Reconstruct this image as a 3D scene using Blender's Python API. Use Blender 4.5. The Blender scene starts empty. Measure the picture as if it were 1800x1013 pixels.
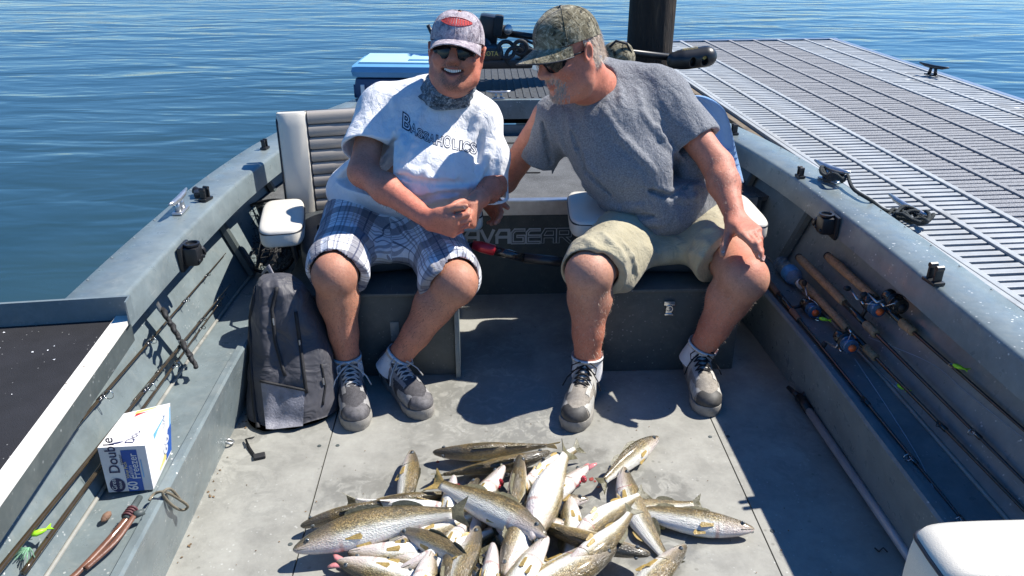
import bpy, bmesh, math, random
import numpy as np
from mathutils import Vector, Matrix, Euler
from mathutils.bvhtree import BVHTree

R = math.radians
random.seed(7)
rng = np.random.default_rng(7)
sc = bpy.context.scene
C = sc.collection

# ---------------------------------------------------------------- camera
F_PX, PITCH, CAM_H = 1400.0, R(25.6), 1.5
cam_d = bpy.data.cameras.new('camera')
cam = bpy.data.objects.new('camera', cam_d)
C.objects.link(cam)
cam.location = (0, 0, CAM_H)
cam.rotation_euler = (R(90) - PITCH, 0, 0)
cam_d.sensor_width = 36.0
cam_d.lens = 36.0 * F_PX / 1800.0
cam_d.clip_start = 0.05
cam_d.clip_end = 5000
sc.camera = cam

# ---------------------------------------------------------------- sky, sun, exposure
SUN = Vector((0.72, 0.27, 1.0)).normalized()
world = bpy.data.worlds.new('World')
sc.world = world
world.use_nodes = True
wn = world.node_tree
bg = wn.nodes['Background']
sky = wn.nodes.new('ShaderNodeTexSky')
sky.sky_type = 'NISHITA'
sky.sun_disc = False
sky.sun_elevation = math.asin(SUN.z)
sky.sun_rotation = math.atan2(SUN.x, SUN.y)
sky.air_density = 0.9
sky.dust_density = 0.0
sky.ozone_density = 3.0
hs = wn.nodes.new('ShaderNodeHueSaturation'); hs.inputs['Saturation'].default_value = 1.2
wb = wn.nodes.new('ShaderNodeMix'); wb.data_type = 'RGBA'; wb.blend_type = 'MULTIPLY'; wb.inputs[0].default_value = 1.0; wb.inputs[7].default_value = (0.84, 0.97, 1.16, 1)
wn.links.new(sky.outputs[0], wb.inputs[6]); wn.links.new(wb.outputs[2], hs.inputs['Color']); wn.links.new(hs.outputs[0], bg.inputs[0])
bg.inputs[1].default_value = 0.088
sun_d = bpy.data.lights.new('sun', 'SUN')
sun_d.energy = 5.0
sun_d.angle = R(0.53)
sun_d.color = (1.0, 0.955, 0.88)
sun = bpy.data.objects.new('sun', sun_d)
C.objects.link(sun)
sun.rotation_euler = SUN.to_track_quat('Z', 'Y').to_euler()
sun.location = (3, 3, 6)
sc.view_settings.view_transform = 'Standard'
sc.view_settings.look = 'None'
sc.view_settings.exposure = 0.72
sc.view_settings.gamma = 1.0
sc.view_settings.use_curve_mapping = False
sc.render.engine = 'CYCLES'
sc.cycles.max_bounces = 6
sc.cycles.use_denoising = True

# ---------------------------------------------------------------- where a sight line meets a level or a distance
CP, SP = math.cos(PITCH), math.sin(PITCH)
def ray(px, py):
    a, b = (px - 900.0) / F_PX, (506.5 - py) / F_PX
    return Vector((a, CP + b * SP, -SP + b * CP))
ORG = Vector((0, 0, CAM_H))
def AZ(px, py, z=0.0):
    d = ray(px, py); return ORG + d * ((z - CAM_H) / d.z)
def AY(px, py, Y):
    d = ray(px, py); return ORG + d * (Y / d.y)
# boat frame: u to starboard, v towards the bow
BTH = R(2.2)
def B(u, v, z=0.0):
    return Vector((0.13 + u * math.cos(BTH) - v * math.sin(BTH), u * math.sin(BTH) + v * math.cos(BTH), z))

# ---------------------------------------------------------------- scene objects
WMAT = {}
def link(o): C.objects.link(o); return o
def props(o, label=None, cat=None, group=None, kind=None):
    if label: o['label'] = label
    if cat: o['category'] = cat
    if group: o['group'] = group
    if kind: o['kind'] = kind
    return o
def thing(name, label, cat, loc=(0, 0, 0), rotz=0.0, group=None):
    o = link(bpy.data.objects.new(name, None))
    o.empty_display_size = 0.05
    o.location = loc
    o.rotation_euler = (0, 0, rotz)
    WMAT[o.name] = Matrix.Translation(Vector(loc)) @ Matrix.Rotation(rotz, 4, 'Z')
    return props(o, label, cat, group)

class MB:
    """collects shapes in world coordinates"""
    def __init__(s): s.v = []; s.f = []; s.m = []
    def add(s, vs, fs, mi=0):
        n = len(s.v); s.v.extend([tuple(p) for p in vs])
        s.f.extend([tuple(i + n for i in f) for f in fs]); s.m.extend([mi] * len(fs)); return s
    def box(s, c, size, M=None, mi=0, bev=0.0):
        bm = bmesh.new(); bmesh.ops.create_cube(bm, size=1.0)
        bmesh.ops.scale(bm, vec=Vector(size), verts=bm.verts)
        if bev > 0:
            bmesh.ops.bevel(bm, geom=list(bm.edges), offset=bev, segments=2, profile=0.6, affect='EDGES')
        M = M or Matrix.Identity(3)
        c = Vector(c); bm.verts.index_update()
        s.add([c + M @ v.co for v in bm.verts], [[v.index for v in f.verts] for f in bm.faces], mi)
        bm.free(); return s
    def tube(s, pts, r, n=8, mi=0, caps=True, flat=None):
        pts = [Vector(p) for p in pts]
        rs = r if isinstance(r, (list, tuple)) else [r] * len(pts)
        up = None; rings = []
        for i, p in enumerate(pts):
            t = (pts[min(i + 1, len(pts) - 1)] - pts[max(i - 1, 0)])
            t = t.normalized() if t.length > 1e-9 else Vector((0, 0, 1))
            if up is None:
                up = Vector((0, 0, 1)) if abs(t.z) < 0.9 else Vector((1, 0, 0))
            a = t.cross(up).normalized(); b = a.cross(t).normalized(); up = b
            k = 1.0 if flat is None else flat
            rings.append([p + a * math.cos(2 * math.pi * j / n) * rs[i] + b * math.sin(2 * math.pi * j / n) * rs[i] * k for j in range(n)])
        vs = [q for rr in rings for q in rr]; fs = []
        for i in range(len(pts) - 1):
            for j in range(n):
                fs.append((i * n + j, i * n + (j + 1) % n, (i + 1) * n + (j + 1) % n, (i + 1) * n + j))
        if caps:
            fs.append(tuple(reversed(range(n)))); fs.append(tuple((len(pts) - 1) * n + j for j in range(n)))
        return s.add(vs, fs, mi)
    def loft(s, rings, mi=0, caps=True, closed=True):
        n = len(rings[0]); vs = [q for rr in rings for q in rr]; fs = []
        for i in range(len(rings) - 1):
            for j in range(n if closed else n - 1):
                fs.append((i * n + j, i * n + (j + 1) % n, (i + 1) * n + (j + 1) % n, (i + 1) * n + j))
        if caps:
            fs.append(tuple(reversed(range(n)))); fs.append(tuple((len(rings) - 1) * n + j for j in range(n)))
        return s.add(vs, fs, mi)
    def lathe(s, base, axis, prof, n=16, mi=0):
        axis = Vector(axis).normalized()
        a = axis.cross(Vector((0, 0, 1)) if abs(axis.z) < 0.9 else Vector((1, 0, 0))).normalized(); b = axis.cross(a)
        return s.loft([[Vector(base) + axis * h + (a * math.cos(2 * math.pi * j / n) + b * math.sin(2 * math.pi * j / n)) * max(r, 1e-4) for j in range(n)] for r, h in prof], mi)
    def prism(s, poly, vec, mi=0):
        poly = [Vector(p) for p in poly]; n = len(poly)
        return s.loft([poly, [p + Vector(vec) for p in poly]], mi)
    def torus(s, c, nrm, rr, r, n=20, m=6, mi=0):
        nrm = Vector(nrm).normalized(); a = nrm.cross(Vector((0, 0, 1)) if abs(nrm.z) < 0.9 else Vector((1, 0, 0))).normalized(); b = nrm.cross(a)
        rings = []
        for i in range(n + 1):
            th = 2 * math.pi * i / n; d = a * math.cos(th) + b * math.sin(th)
            rings.append([Vector(c) + d * (rr + r * math.cos(2 * math.pi * j / m)) + nrm * r * math.sin(2 * math.pi * j / m) for j in range(m)])
        return s.loft(rings, mi, caps=False)
    def build(s, name, mats, parent=None, smooth=False, loc=None, label=None, cat=None, group=None, kind=None, auto=None):
        me = bpy.data.meshes.new(name)
        vs = np.array(s.v, dtype=np.float64)
        root = parent
        if root is not None:
            Mw = WMAT[root.name]
        else:
            if loc is None:
                loc = (vs[:, 0].mean(), vs[:, 1].mean(), vs[:, 2].min())
            Mw = Matrix.Translation(Vector(loc))
        Mi = np.array(Mw.inverted())
        vs = vs @ Mi[:3, :3].T + Mi[:3, 3]
        me.from_pydata(vs.tolist(), [], s.f)
        bm = bmesh.new(); bm.from_mesh(me); bmesh.ops.recalc_face_normals(bm, faces=bm.faces)
        if auto is not None:
            for e in bm.edges:
                e.smooth = not (len(e.link_faces) == 2 and e.calc_face_angle(0) > R(auto))
        bm.to_mesh(me); bm.free()
        mats = mats if isinstance(mats, (list, tuple)) else [mats]
        for m in mats: me.materials.append(m)
        if len(mats) > 1: me.polygons.foreach_set('material_index', s.m)
        if smooth or auto is not None: me.polygons.foreach_set('use_smooth', [True] * len(me.polygons))
        o = link(bpy.data.objects.new(name, me))
        if root is not None: o.parent = root
        else: o.location = loc
        WMAT[o.name] = Mw
        return props(o, label, cat, group, kind)

def npmesh(name, V, Fq, mat, parent, attrs=None, flip=False, kind=None, label=None):
    """mesh from numpy arrays given in world coordinates, smooth shaded, with point attributes"""
    me = bpy.data.meshes.new(name)
    Mi = np.array(WMAT[parent.name].inverted())
    P = V @ Mi[:3, :3].T + Mi[:3, 3]
    me.vertices.add(len(P)); me.vertices.foreach_set('co', P.astype(np.float32).ravel())
    n, k = Fq.shape
    if flip: Fq = Fq[:, ::-1]
    me.loops.add(n * k); me.loops.foreach_set('vertex_index', Fq.astype(np.int32).ravel())
    me.polygons.add(n); me.polygons.foreach_set('loop_start', (np.arange(n) * k).astype(np.int32))
    me.polygons.foreach_set('loop_total', np.full(n, k, np.int32))
    me.polygons.foreach_set('use_smooth', np.ones(n, bool))
    me.update(calc_edges=True); me.validate()
    for an, av in (attrs or {}).items():
        if av.ndim == 1:
            a = me.attributes.new(an, 'FLOAT', 'POINT'); a.data.foreach_set('value', av.astype(np.float32))
        else:
            a = me.attributes.new(an, 'FLOAT_VECTOR', 'POINT'); a.data.foreach_set('vector', av.astype(np.float32).ravel())
    me.materials.append(mat)
    o = link(bpy.data.objects.new(name, me)); o.parent = parent
    WMAT[o.name] = WMAT[parent.name]
    return props(o, kind=kind, label=label)

def dup(root, loc=None, rotz=None, label=None, group=None):
    r = root.copy(); C.objects.link(r)
    if loc is not None: r.location = loc
    if rotz is not None: r.rotation_euler = (0, 0, rotz)
    if label: r['label'] = label
    if group: r['group'] = group
    for ch in list(root.children):
        c = ch.copy(); C.objects.link(c); c.parent = r
        for g in list(ch.children):
            d = g.copy(); C.objects.link(d); d.parent = c
    return r

# ---------------------------------------------------------------- materials
class NT:
    def __init__(s, name):
        s.m = bpy.data.materials.new(name); s.m.use_nodes = True
        s.t = s.m.node_tree; s.b = s.t.nodes['Principled BSDF']
    def n(s, typ, **kw):
        x = s.t.nodes.new('ShaderNode' + typ)
        for k, v in kw.items(): setattr(x, k, v)
        return x
    def l(s, a, b): s.t.links.new(a, b)
    def obj(s):
        if not hasattr(s, '_tc'): s._tc = s.n('TexCoord')
        return s._tc.outputs['Object']
    def attr(s, name):
        a = s.n('Attribute'); a.attribute_name = name; return a
    def mapping(s, vec, scale=(1, 1, 1), rot=(0, 0, 0)):
        m = s.n('Mapping'); m.inputs['Scale'].default_value = scale; m.inputs['Rotation'].default_value = rot
        s.l(vec, m.inputs['Vector']); return m.outputs[0]
    def noise(s, scale, detail=4, rough=0.55, vec=None, dist=0.0):
        x = s.n('TexNoise'); x.inputs['Scale'].default_value = scale; x.inputs['Detail'].default_value = detail
        x.inputs['Roughness'].default_value = rough; x.inputs['Distortion'].default_value = dist
        s.l(vec if vec is not None else s.obj(), x.inputs['Vector']); return x.outputs['Fac']
    def voro(s, scale, feature='F1', vec=None, out='Distance'):
        x = s.n('TexVoronoi'); x.feature = feature; x.inputs['Scale'].default_value = scale
        s.l(vec if vec is not None else s.obj(), x.inputs['Vector']); return x.outputs[out]
    def ramp(s, fac, stops, interp='LINEAR'):
        x = s.n('ValToRGB'); e = x.color_ramp; e.interpolation = interp
        while len(e.elements) < len(stops): e.elements.new(0.5)
        for el, (p, c) in zip(e.elements, stops):
            el.position = p; el.color = (c, c, c, 1) if not isinstance(c, (tuple, list)) else (c[0], c[1], c[2], 1)
        s.l(fac, x.inputs[0]); return x.outputs[0]
    def math(s, op, a, b=0.0, c=None, clamp=False):
        x = s.n('Math', operation=op); x.use_clamp = clamp
        for i, v in enumerate([a, b] + ([c] if c is not None else [])):
            if isinstance(v, (int, float)): x.inputs[i].default_value = v
            else: s.l(v, x.inputs[i])
        return x.outputs[0]
    def mix(s, fac, a, b, blend='MIX'):
        x = s.n('Mix', data_type='RGBA', blend_type=blend)
        for i, v in ((0, fac), (6, a), (7, b)):
            if isinstance(v, (int, float)): x.inputs[i].default_value = v
            elif isinstance(v, (tuple, list)): x.inputs[i].default_value = (v[0], v[1], v[2], 1)
            else: s.l(v, x.inputs[i])
        return x.outputs[2]
    def bump(s, h, strength=0.3, dist=0.01, prev=None):
        x = s.n('Bump'); x.inputs['Strength'].default_value = strength; x.inputs['Distance'].default_value = dist
        s.l(h, x.inputs['Height'])
        if prev is not None: s.l(prev, x.inputs['Normal'])
        s.l(x.outputs[0], s.b.inputs['Normal']); return x.outputs[0]
    def set(s, **kw):
        for k, v in kw.items():
            i = s.b.inputs[k.replace('_', ' ')]
            if isinstance(v, (int, float)): i.default_value = v
            elif isinstance(v, (tuple, list)): i.default_value = tuple(v) + (1,) if len(v) == 3 and i.type == 'RGBA' else v
            else: s.l(v, i)
        return s

def simple(name, col, rough=0.5, metal=0.0, var=0.18, vs=12, bump=0.0, bs=120, spec=0.5, coat=0.0, speck=None, sheen=0.0):
    N = NT(name)
    dark = tuple(c * (1 - var) for c in col); lite = tuple(min(1, c * (1 + var)) for c in col)
    c = N.mix(N.ramp(N.noise(vs, 5, 0.65), [(0.3, 0.0), (0.7, 1.0)]), dark, lite)
    if speck:
        sc_, scale, thr = speck
        c = N.mix(N.ramp(N.voro(scale), [(thr, 1.0), (thr + 0.04, 0.0)]), c, sc_)
    N.set(Base_Color=c, Roughness=rough, Metallic=metal, Specular_IOR_Level=spec, Coat_Weight=coat, Sheen_Weight=sheen)
    if bump > 0: N.bump(N.noise(bs, 3, 0.6), bump, 0.004)
    return N.m

def painted_metal(name, base, chips=0.5, rough=0.38, dust=0.35, floor=False):
    N = NT(name)
    dk = tuple(c * 0.78 for c in base); lt = tuple(c * 1.22 for c in base)
    c = N.mix(N.ramp(N.noise(6.5, 8, 0.75), [(0.32, 0.0), (0.68, 1.0)]), dk, lt)
    # pale dried dust and water marks
    d = N.ramp(N.noise(11, 8, 0.75, dist=1.2), [(0.5, 0.0), (0.74, dust)])
    c = N.mix(d, c, (0.36, 0.36, 0.32))
    # long scratches
    sv = N.mapping(N.obj(), (60, 4, 30), (0, 0, 0.2))
    sct = N.ramp(N.noise(3, 3, 0.5, vec=sv), [(0.70, 0.0), (0.74, 0.3)])
    c = N.mix(sct, c, (0.38, 0.40, 0.40))
    # white paint chips
    mask = N.ramp(N.noise(2.3, 3, 0.6), [(0.44, 0.0), (0.62, 1.0)])
    ch = N.ramp(N.voro(70), [(0.17, 1.0), (0.22, 0.0)])
    ch2 = N.ramp(N.noise(38, 2, 0.5), [(0.54, 0.0), (0.58, 1.0)])
    chips_ = N.math('MULTIPLY', N.math('MULTIPLY', ch, ch2), N.math('MULTIPLY', mask, chips), clamp=True)
    c = N.mix(chips_, c, (0.72, 0.73, 0.70))
    if floor:
        # damp and stained patches
        w = N.ramp(N.noise(9.0, 8, 0.75, dist=1.2), [(0.50, 0.0), (0.545, 1.0)])
        w2 = N.ramp(N.noise(1.1, 2, 0.5), [(0.42, 0.0), (0.62, 1.0)])
        dn_ = N.n('VectorMath', operation='DISTANCE'); N.l(N.mapping(N.obj(), (1.5, 1, 1)), dn_.inputs[0]); dn_.inputs[1].default_value = (-0.12, 2.25, 0)
        near_ = N.ramp(N.math('ADD', dn_.outputs['Value'], N.math('MULTIPLY', N.math('SUBTRACT', N.noise(3.2, 5, 0.6), 0.5), 0.9)), [(0.30, 1.0), (0.52, 0.0)])
        d2_ = N.n('VectorMath', operation='DISTANCE'); N.l(N.mapping(N.obj(), (.62, 1, 1)), d2_.inputs[0]); d2_.inputs[1].default_value = (-0.02, 1.72, 0)
        pile_ = N.ramp(N.math('ADD', d2_.outputs['Value'], N.math('MULTIPLY', N.math('SUBTRACT', N.noise(4.5, 6, 0.65), 0.5), 0.7)), [(0.27, 1.0), (0.33, 0.0)])
        near_ = N.math('MAXIMUM', near_, pile_)
        ww = N.math('MAXIMUM', N.math('MULTIPLY', w, w2), N.math('MULTIPLY', near_, N.ramp(N.noise(17, 7, 0.7, dist=1.4), [(0.40, 0.0), (0.5, 1.0)])))
        c = N.mix(N.math('MULTIPLY', ww, 0.42), c, (0.10, 0.10, 0.09))
        sp = N.ramp(N.voro(26), [(0.10, 1.0), (0.16, 0.0)])
        sp2 = N.ramp(N.noise(9, 2, 0.5), [(0.55, 0.0), (0.6, 0.4)])
        c = N.mix(N.math('MULTIPLY', sp, sp2), c, (0.07, 0.065, 0.05))
        rr = N.math('SUBTRACT', rough, N.math('MULTIPLY', ww, 0.25))
        N.set(Roughness=rr)
        N.bump(N.noise(160, 3, 0.6), 0.12, 0.002)
    else:
        N.set(Roughness=N.ramp(N.noise(20, 4, 0.6), [(0.3, rough - 0.08), (0.7, rough + 0.14)]))
        N.bump(N.noise(9, 3, 0.5), 0.12, 0.01)
    N.set(Base_Color=c, Specular_IOR_Level=0.5)
    return N.m

M = {}
M['hull'] = painted_metal('grey_boat_paint', (0.160, 0.195, 0.202), 0.75, 0.32, 0.25)
M['hull_dark'] = painted_metal('dark_grey_boat_paint', (0.066, 0.080, 0.079), 0.25, 0.42, 0.12)
M['floor'] = painted_metal('grey_floor_paint', (0.285, 0.28, 0.25), 0.35, 0.55, 0.5, floor=True)
M['seam'] = simple('dark_seam', (0.03, 0.03, 0.028), 0.8)
M['alu'] = simple('bare_aluminium', (0.50, 0.51, 0.52), 0.34, 0.85, 0.12, 30)
M['steel'] = simple('stainless_steel', (0.62, 0.62, 0.62), 0.2, 1.0, 0.08, 30)
M['blackp'] = simple('black_plastic', (0.016, 0.017, 0.019), 0.38, 0, 0.3, 20)
M['rubber'] = simple('black_rubber', (0.02, 0.02, 0.021), 0.7, 0, 0.3, 40, 0.3)
M['blackmat'] = simple('black_carpet_mat', (0.014, 0.014, 0.017), 0.95, 0, 0.35, 9, 0.6, 420, speck=((0.25, 0.25, 0.24), 55, 0.05))
M['deck_carpet'] = simple('grey_deck_carpet', (0.10, 0.105, 0.11), 0.95, 0, 0.35, 7, 0.7, 380, speck=((0.3, 0.31, 0.32), 190, 0.16))
M['rib_rubber'] = simple('ribbed_dark_deck', (0.055, 0.06, 0.065), 0.75, 0, 0.3, 30, 0.4, 300)
M['vinyl_w'] = simple('off_white_vinyl', (0.60, 0.565, 0.49), 0.45, 0, 0.05, 6, 0.22, 500, speck=((0.35, 0.32, 0.26), 60, 0.03))
M['vinyl_g'] = simple('taupe_grey_vinyl', (0.34, 0.305, 0.265), 0.42, 0, 0.08, 6, 0.25, 500)
M['vinyl_d'] = simple('dark_grey_vinyl', (0.055, 0.062, 0.068), 0.45, 0, 0.15, 8, 0.25, 500)
M['piping'] = simple('dark_piping', (0.02, 0.022, 0.03), 0.5)
M['seat_shell'] = simple('dark_seat_shell', (0.03, 0.035, 0.045), 0.55)
M['white_edge'] = simple('chipped_white_paint', (0.74, 0.71, 0.64), 0.5, 0, 0.05, 10, 0.2, 90, speck=((0.25, 0.2, 0.15), 40, 0.07))
M['cork'] = simple('cork', (0.36, 0.235, 0.13), 0.8, 0, 0.35, 60, 0.6, 260, speck=((0.07, 0.04, 0.02), 120, 0.16))
M['cork_dk'] = simple('brown_grip', (0.20, 0.115, 0.075), 0.75, 0, 0.25, 60, 0.5, 200)
M['graphite'] = simple('black_rod_blank', (0.02, 0.018, 0.016), 0.22, 0, 0.2, 20, coat=0.6)
M['blank_b'] = simple('bronze_rod_blank', (0.055, 0.04, 0.022), 0.22, 0.2, 0.2, 20, coat=0.6)
M['red'] = simple('red_anodised', (0.45, 0.02, 0.03), 0.3, 0.3, 0.1)
M['orange'] = simple('orange_paint', (0.75, 0.13, 0.03), 0.35, 0, 0.1)
M['lime'] = simple('lime_lure_plastic', (0.35, 0.75, 0.03), 0.4, 0, 0.15, 40)
M['blue_rim'] = simple('blue_grey_spool', (0.12, 0.22, 0.36), 0.25, 0.6, 0.1)
M['line'] = simple('fishing_line', (0.35, 0.42, 0.5), 0.3)
M['white_p'] = simple('white_print', (0.75, 0.76, 0.78), 0.5, 0, 0.03)
M['gold'] = simple('gold_print', (0.55, 0.40, 0.10), 0.4)
M['decal'] = simple('pale_grey_decal', (0.50, 0.53, 0.55), 0.5, 0, 0.1, 20)
M['debris'] = simple('dried_leaf_debris', (0.16, 0.10, 0.05), 0.9, 0, 0.5, 60)
# ---------------------------------------------------------------- smooth bodies: signed distance on a grid, then a surface net
class Field:
    def __init__(s, lo, hi, h):
        s.h = h; s.lo = np.array(lo, float); s.n = np.ceil((np.array(hi) - s.lo) / h).astype(int) + 1
        s.D = np.full(tuple(s.n), 0.08, np.float32)
        s.ax = [s.lo[i] + h * np.arange(s.n[i]) for i in range(3)]
    def blk(s, lo, hi, m):
        sl = []
        for i in range(3):
            a = max(0, int((lo[i] - m - s.lo[i]) / s.h)); b = min(s.n[i], int((hi[i] + m - s.lo[i]) / s.h) + 2)
            if a >= b: return None, None
            sl.append(slice(a, b))
        g = [s.ax[0][sl[0]][:, None, None].astype(np.float32), s.ax[1][sl[1]][None, :, None].astype(np.float32), s.ax[2][sl[2]][None, None, :].astype(np.float32)]
        return tuple(sl), g
    def comb(s, sl, d, k, sub=False):
        a = s.D[sl]
        if sub:
            b = -d; h = np.maximum(k - np.abs(a - b), 0) / max(k, 1e-6)
            s.D[sl] = np.maximum(a, b) + h * h * k * 0.25
        else:
            h = np.maximum(k - np.abs(a - d), 0) / max(k, 1e-6)
            s.D[sl] = np.minimum(a, d) - h * h * k * 0.25
    def cap(s, a, b, r1, r2, k=0.02, sub=False, flat=None):
        """round cone from a to b; flat=(axis, factor) squeezes it along an axis"""
        a = np.array(a, float); b = np.array(b, float)
        rm = max(r1, r2); lo = np.minimum(a, b) - rm; hi = np.maximum(a, b) + rm
        if flat: lo -= rm * max(0, flat[1] - 1); hi += rm * max(0, flat[1] - 1)
        sl, g = s.blk(lo, hi, k + 2 * s.h + 0.01)
        if sl is None: return
        ba = b - a; L2 = float(ba @ ba) + 1e-12
        p = [g[i] - np.float32(a[i]) for i in range(3)]
        t = np.clip((p[0] * ba[0] + p[1] * ba[1] + p[2] * ba[2]) / L2, 0, 1)
        q = [p[i] - t * ba[i] for i in range(3)]
        rr = r1 + (r2 - r1) * t
        if flat:
            ax = np.array(flat[0], float); ax /= np.linalg.norm(ax)
            w = q[0] * ax[0] + q[1] * ax[1] + q[2] * ax[2]
            e = (1.0 / flat[1] - 1.0)
            q = [q[i] + w * e * ax[i] for i in range(3)]
        d = np.sqrt(q[0] ** 2 + q[1] ** 2 + q[2] ** 2) - rr
        s.comb(sl, d.astype(np.float32), k, sub)
    def chain(s, pts, rs, k=0.015, **kw):
        for i in range(len(pts) - 1): s.cap(pts[i], pts[i + 1], rs[i], rs[i + 1], k, **kw)
    def ell(s, c, r, rot=None, k=0.02, sub=False):
        c = np.array(c, float); r = np.array(r, float)
        Rm = np.array(rot if rot is not None else np.eye(3), float)   # columns: local axes in world
        ext = np.sqrt(((Rm * r) ** 2).sum(1))
        sl, g = s.blk(c - ext, c + ext, k + 2 * s.h + 0.01)
        if sl is None: return
        p = [g[i] - np.float32(c[i]) for i in range(3)]
        l = [(p[0] * Rm[0, j] + p[1] * Rm[1, j] + p[2] * Rm[2, j]) / r[j] for j in range(3)]
        k0 = np.sqrt(l[0] ** 2 + l[1] ** 2 + l[2] ** 2); k1 = np.sqrt((l[0] / r[0]) ** 2 + (l[1] / r[1]) ** 2 + (l[2] / r[2]) ** 2)
        d = k0 * (k0 - 1) / np.maximum(k1, 1e-6)
        s.comb(sl, d.astype(np.float32), k, sub)
    def half(s, c, nrm, keep_k=0.004, lo=None, hi=None):
        """cut away everything on the +nrm side of the plane, inside an optional box"""
        sl, g = s.blk(lo if lo is not None else s.lo, hi if hi is not None else s.lo + s.h * (s.n - 1), 0)
        if sl is None: return
        nrm = np.array(nrm, float); nrm /= np.linalg.norm(nrm)
        d = (g[0] - c[0]) * nrm[0] + (g[1] - c[1]) * nrm[1] + (g[2] - c[2]) * nrm[2]
        s.comb(sl, (-d).astype(np.float32), keep_k, True)
    def samp(s, p):
        i = np.clip(((np.array(p) - s.lo) / s.h).astype(int), 0, s.n - 1); return float(s.D[tuple(i)])
    def hit(s, px, py, dmin=1.6, dmax=4.2):
        d = ray(px, py); t = dmin
        while t < dmax:
            q = ORG + d * t
            if all(s.lo[i] <= q[i] <= s.lo[i] + s.h * (s.n[i] - 1) for i in range(3)):
                v = s.samp(q)
                if v < 0.001: return q
                t += max(0.003, min(v, 0.03) * 0.8)
            else: t += 0.02
        return None
    def fold(s, pts, r=0.008, depth=0.003, k=0.018, sub=False, taper=True):
        """a raised (or sunken) fold that follows the cloth between picture points"""
        out = []
        for i in range(len(pts) - 1):
            (x0, y0), (x1, y1) = pts[i], pts[i + 1]
            m = max(2, int(math.hypot(x1 - x0, y1 - y0) / 14))
            for j in range(m + (1 if i == len(pts) - 2 else 0)):
                q = s.hit(x0 + (x1 - x0) * j / m, y0 + (y1 - y0) * j / m)
                if q is not None: out.append(q)
        if len(out) < 2: return
        n = len(out)
        for i in range(n): 
            out[i] = out[i] + ray(900, 500).normalized() * (depth if not sub else -depth)
        rs = [r * (0.35 + 0.65 * math.sin(math.pi * min(1, max(0, (i + 0.3) / n)))) if taper else r for i in range(n)]
        for i in range(n - 1):
            if (out[i + 1] - out[i]).length < 0.06: s.cap(out[i], out[i + 1], rs[i], rs[i + 1], k, sub=sub)
    def ripple(s, amp, scale, seed, dirv=None, stretch=1.0, lo=None, hi=None):
        """cloth wrinkles: warped sine noise added to the distance near the surface"""
        sl, g = s.blk(lo if lo is not None else s.lo, hi if hi is not None else s.lo + s.h * (s.n - 1), 0)
        if sl is None: return
        r2 = np.random.default_rng(seed); acc = 0
        dv = np.array(dirv if dirv is not None else (0, 0, 0), float)
        if dirv is not None: dv /= np.linalg.norm(dv)
        for o in range(4):
            w = r2.normal(size=3); w /= np.linalg.norm(w)
            if dirv is not None: w = w - dv * (w @ dv) * (1 - 1 / stretch); w /= np.linalg.norm(w)
            f = scale * (0.7 + 0.45 * o); w2 = r2.normal(size=3) * scale * 0.5
            ph = r2.uniform(0, 6.28, 2)
            u = g[0] * w[0] * f + g[1] * w[1] * f + g[2] * w[2] * f + ph[0]
            v = g[0] * w2[0] + g[1] * w2[1] + g[2] * w2[2] + ph[1]
            acc = acc + (1 - np.abs(np.sin(u + 1.4 * np.sin(v)))) * np.float32(1.0 / (1 + 0.5 * o))
        acc = (acc - 0.9) * amp
        a = s.D[sl]
        s.D[sl] = a - (acc * np.clip(1 - np.abs(a) / 0.03, 0, 1)).astype(np.float32)
    def mesh(s):
        D = s.D; h = s.h
        S = D < 0
        c = [S[i:D.shape[0] - 1 + i, j:D.shape[1] - 1 + j, k:D.shape[2] - 1 + k] for i in (0, 1) for j in (0, 1) for k in (0, 1)]
        allin = c[0].copy(); anyin = c[0].copy()
        for x in c[1:]: allin &= x; anyin |= x
        act = np.argwhere(anyin & ~allin)
        idx = np.full(anyin.shape, -1, np.int32); idx[tuple(act.T)] = np.arange(len(act))
        corners = [(i, j, k) for i in (0, 1) for j in (0, 1) for k in (0, 1)]
        vals = np.stack([D[act[:, 0] + i, act[:, 1] + j, act[:, 2] + k] for i, j, k in corners], 1)
        P = np.zeros((len(act), 3)); cnt = np.zeros(len(act))
        for a in range(8):
            for b in range(a + 1, 8):
                ca, cb = np.array(corners[a]), np.array(corners[b])
                if np.abs(ca - cb).sum() != 1: continue
                va, vb = vals[:, a], vals[:, b]; m = (va < 0) != (vb < 0)
                t = np.where(m, va / np.where(m, va - vb, 1), 0)
                P += np.where(m[:, None], ca + t[:, None] * (cb - ca), 0); cnt += m
        P = P / cnt[:, None]
        V = s.lo + (act + P) * h
        quads = []
        for ax in range(3):
            sh = [slice(None)] * 3; sh2 = [slice(None)] * 3
            sh[ax] = slice(0, -1); sh2[ax] = slice(1, None)
            A, Bq = S[tuple(sh)], S[tuple(sh2)]
            e = np.argwhere(A != Bq)
            o1, o2 = [(1, 2), (2, 0), (0, 1)][ax]
            ok = (e[:, o1] > 0) & (e[:, o2] > 0) & (e[:, o1] < idx.shape[o1]) & (e[:, o2] < idx.shape[o2])
            e = e[ok]
            if not len(e): continue
            d1 = np.zeros(3, int); d1[o1] = 1; d2 = np.zeros(3, int); d2[o2] = 1
            g = lambda q: idx[q[:, 0], q[:, 1], q[:, 2]]
            q = np.stack([g(e), g(e - d1), g(e - d1 - d2), g(e - d2)], 1)
            ins = A[tuple(e.T)]
            q[~ins] = q[~ins][:, ::-1]
            quads.append(q)
        Q = np.concatenate(quads); Q = Q[(Q >= 0).all(1)]
        # light relaxation
        nv = len(V)
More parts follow.
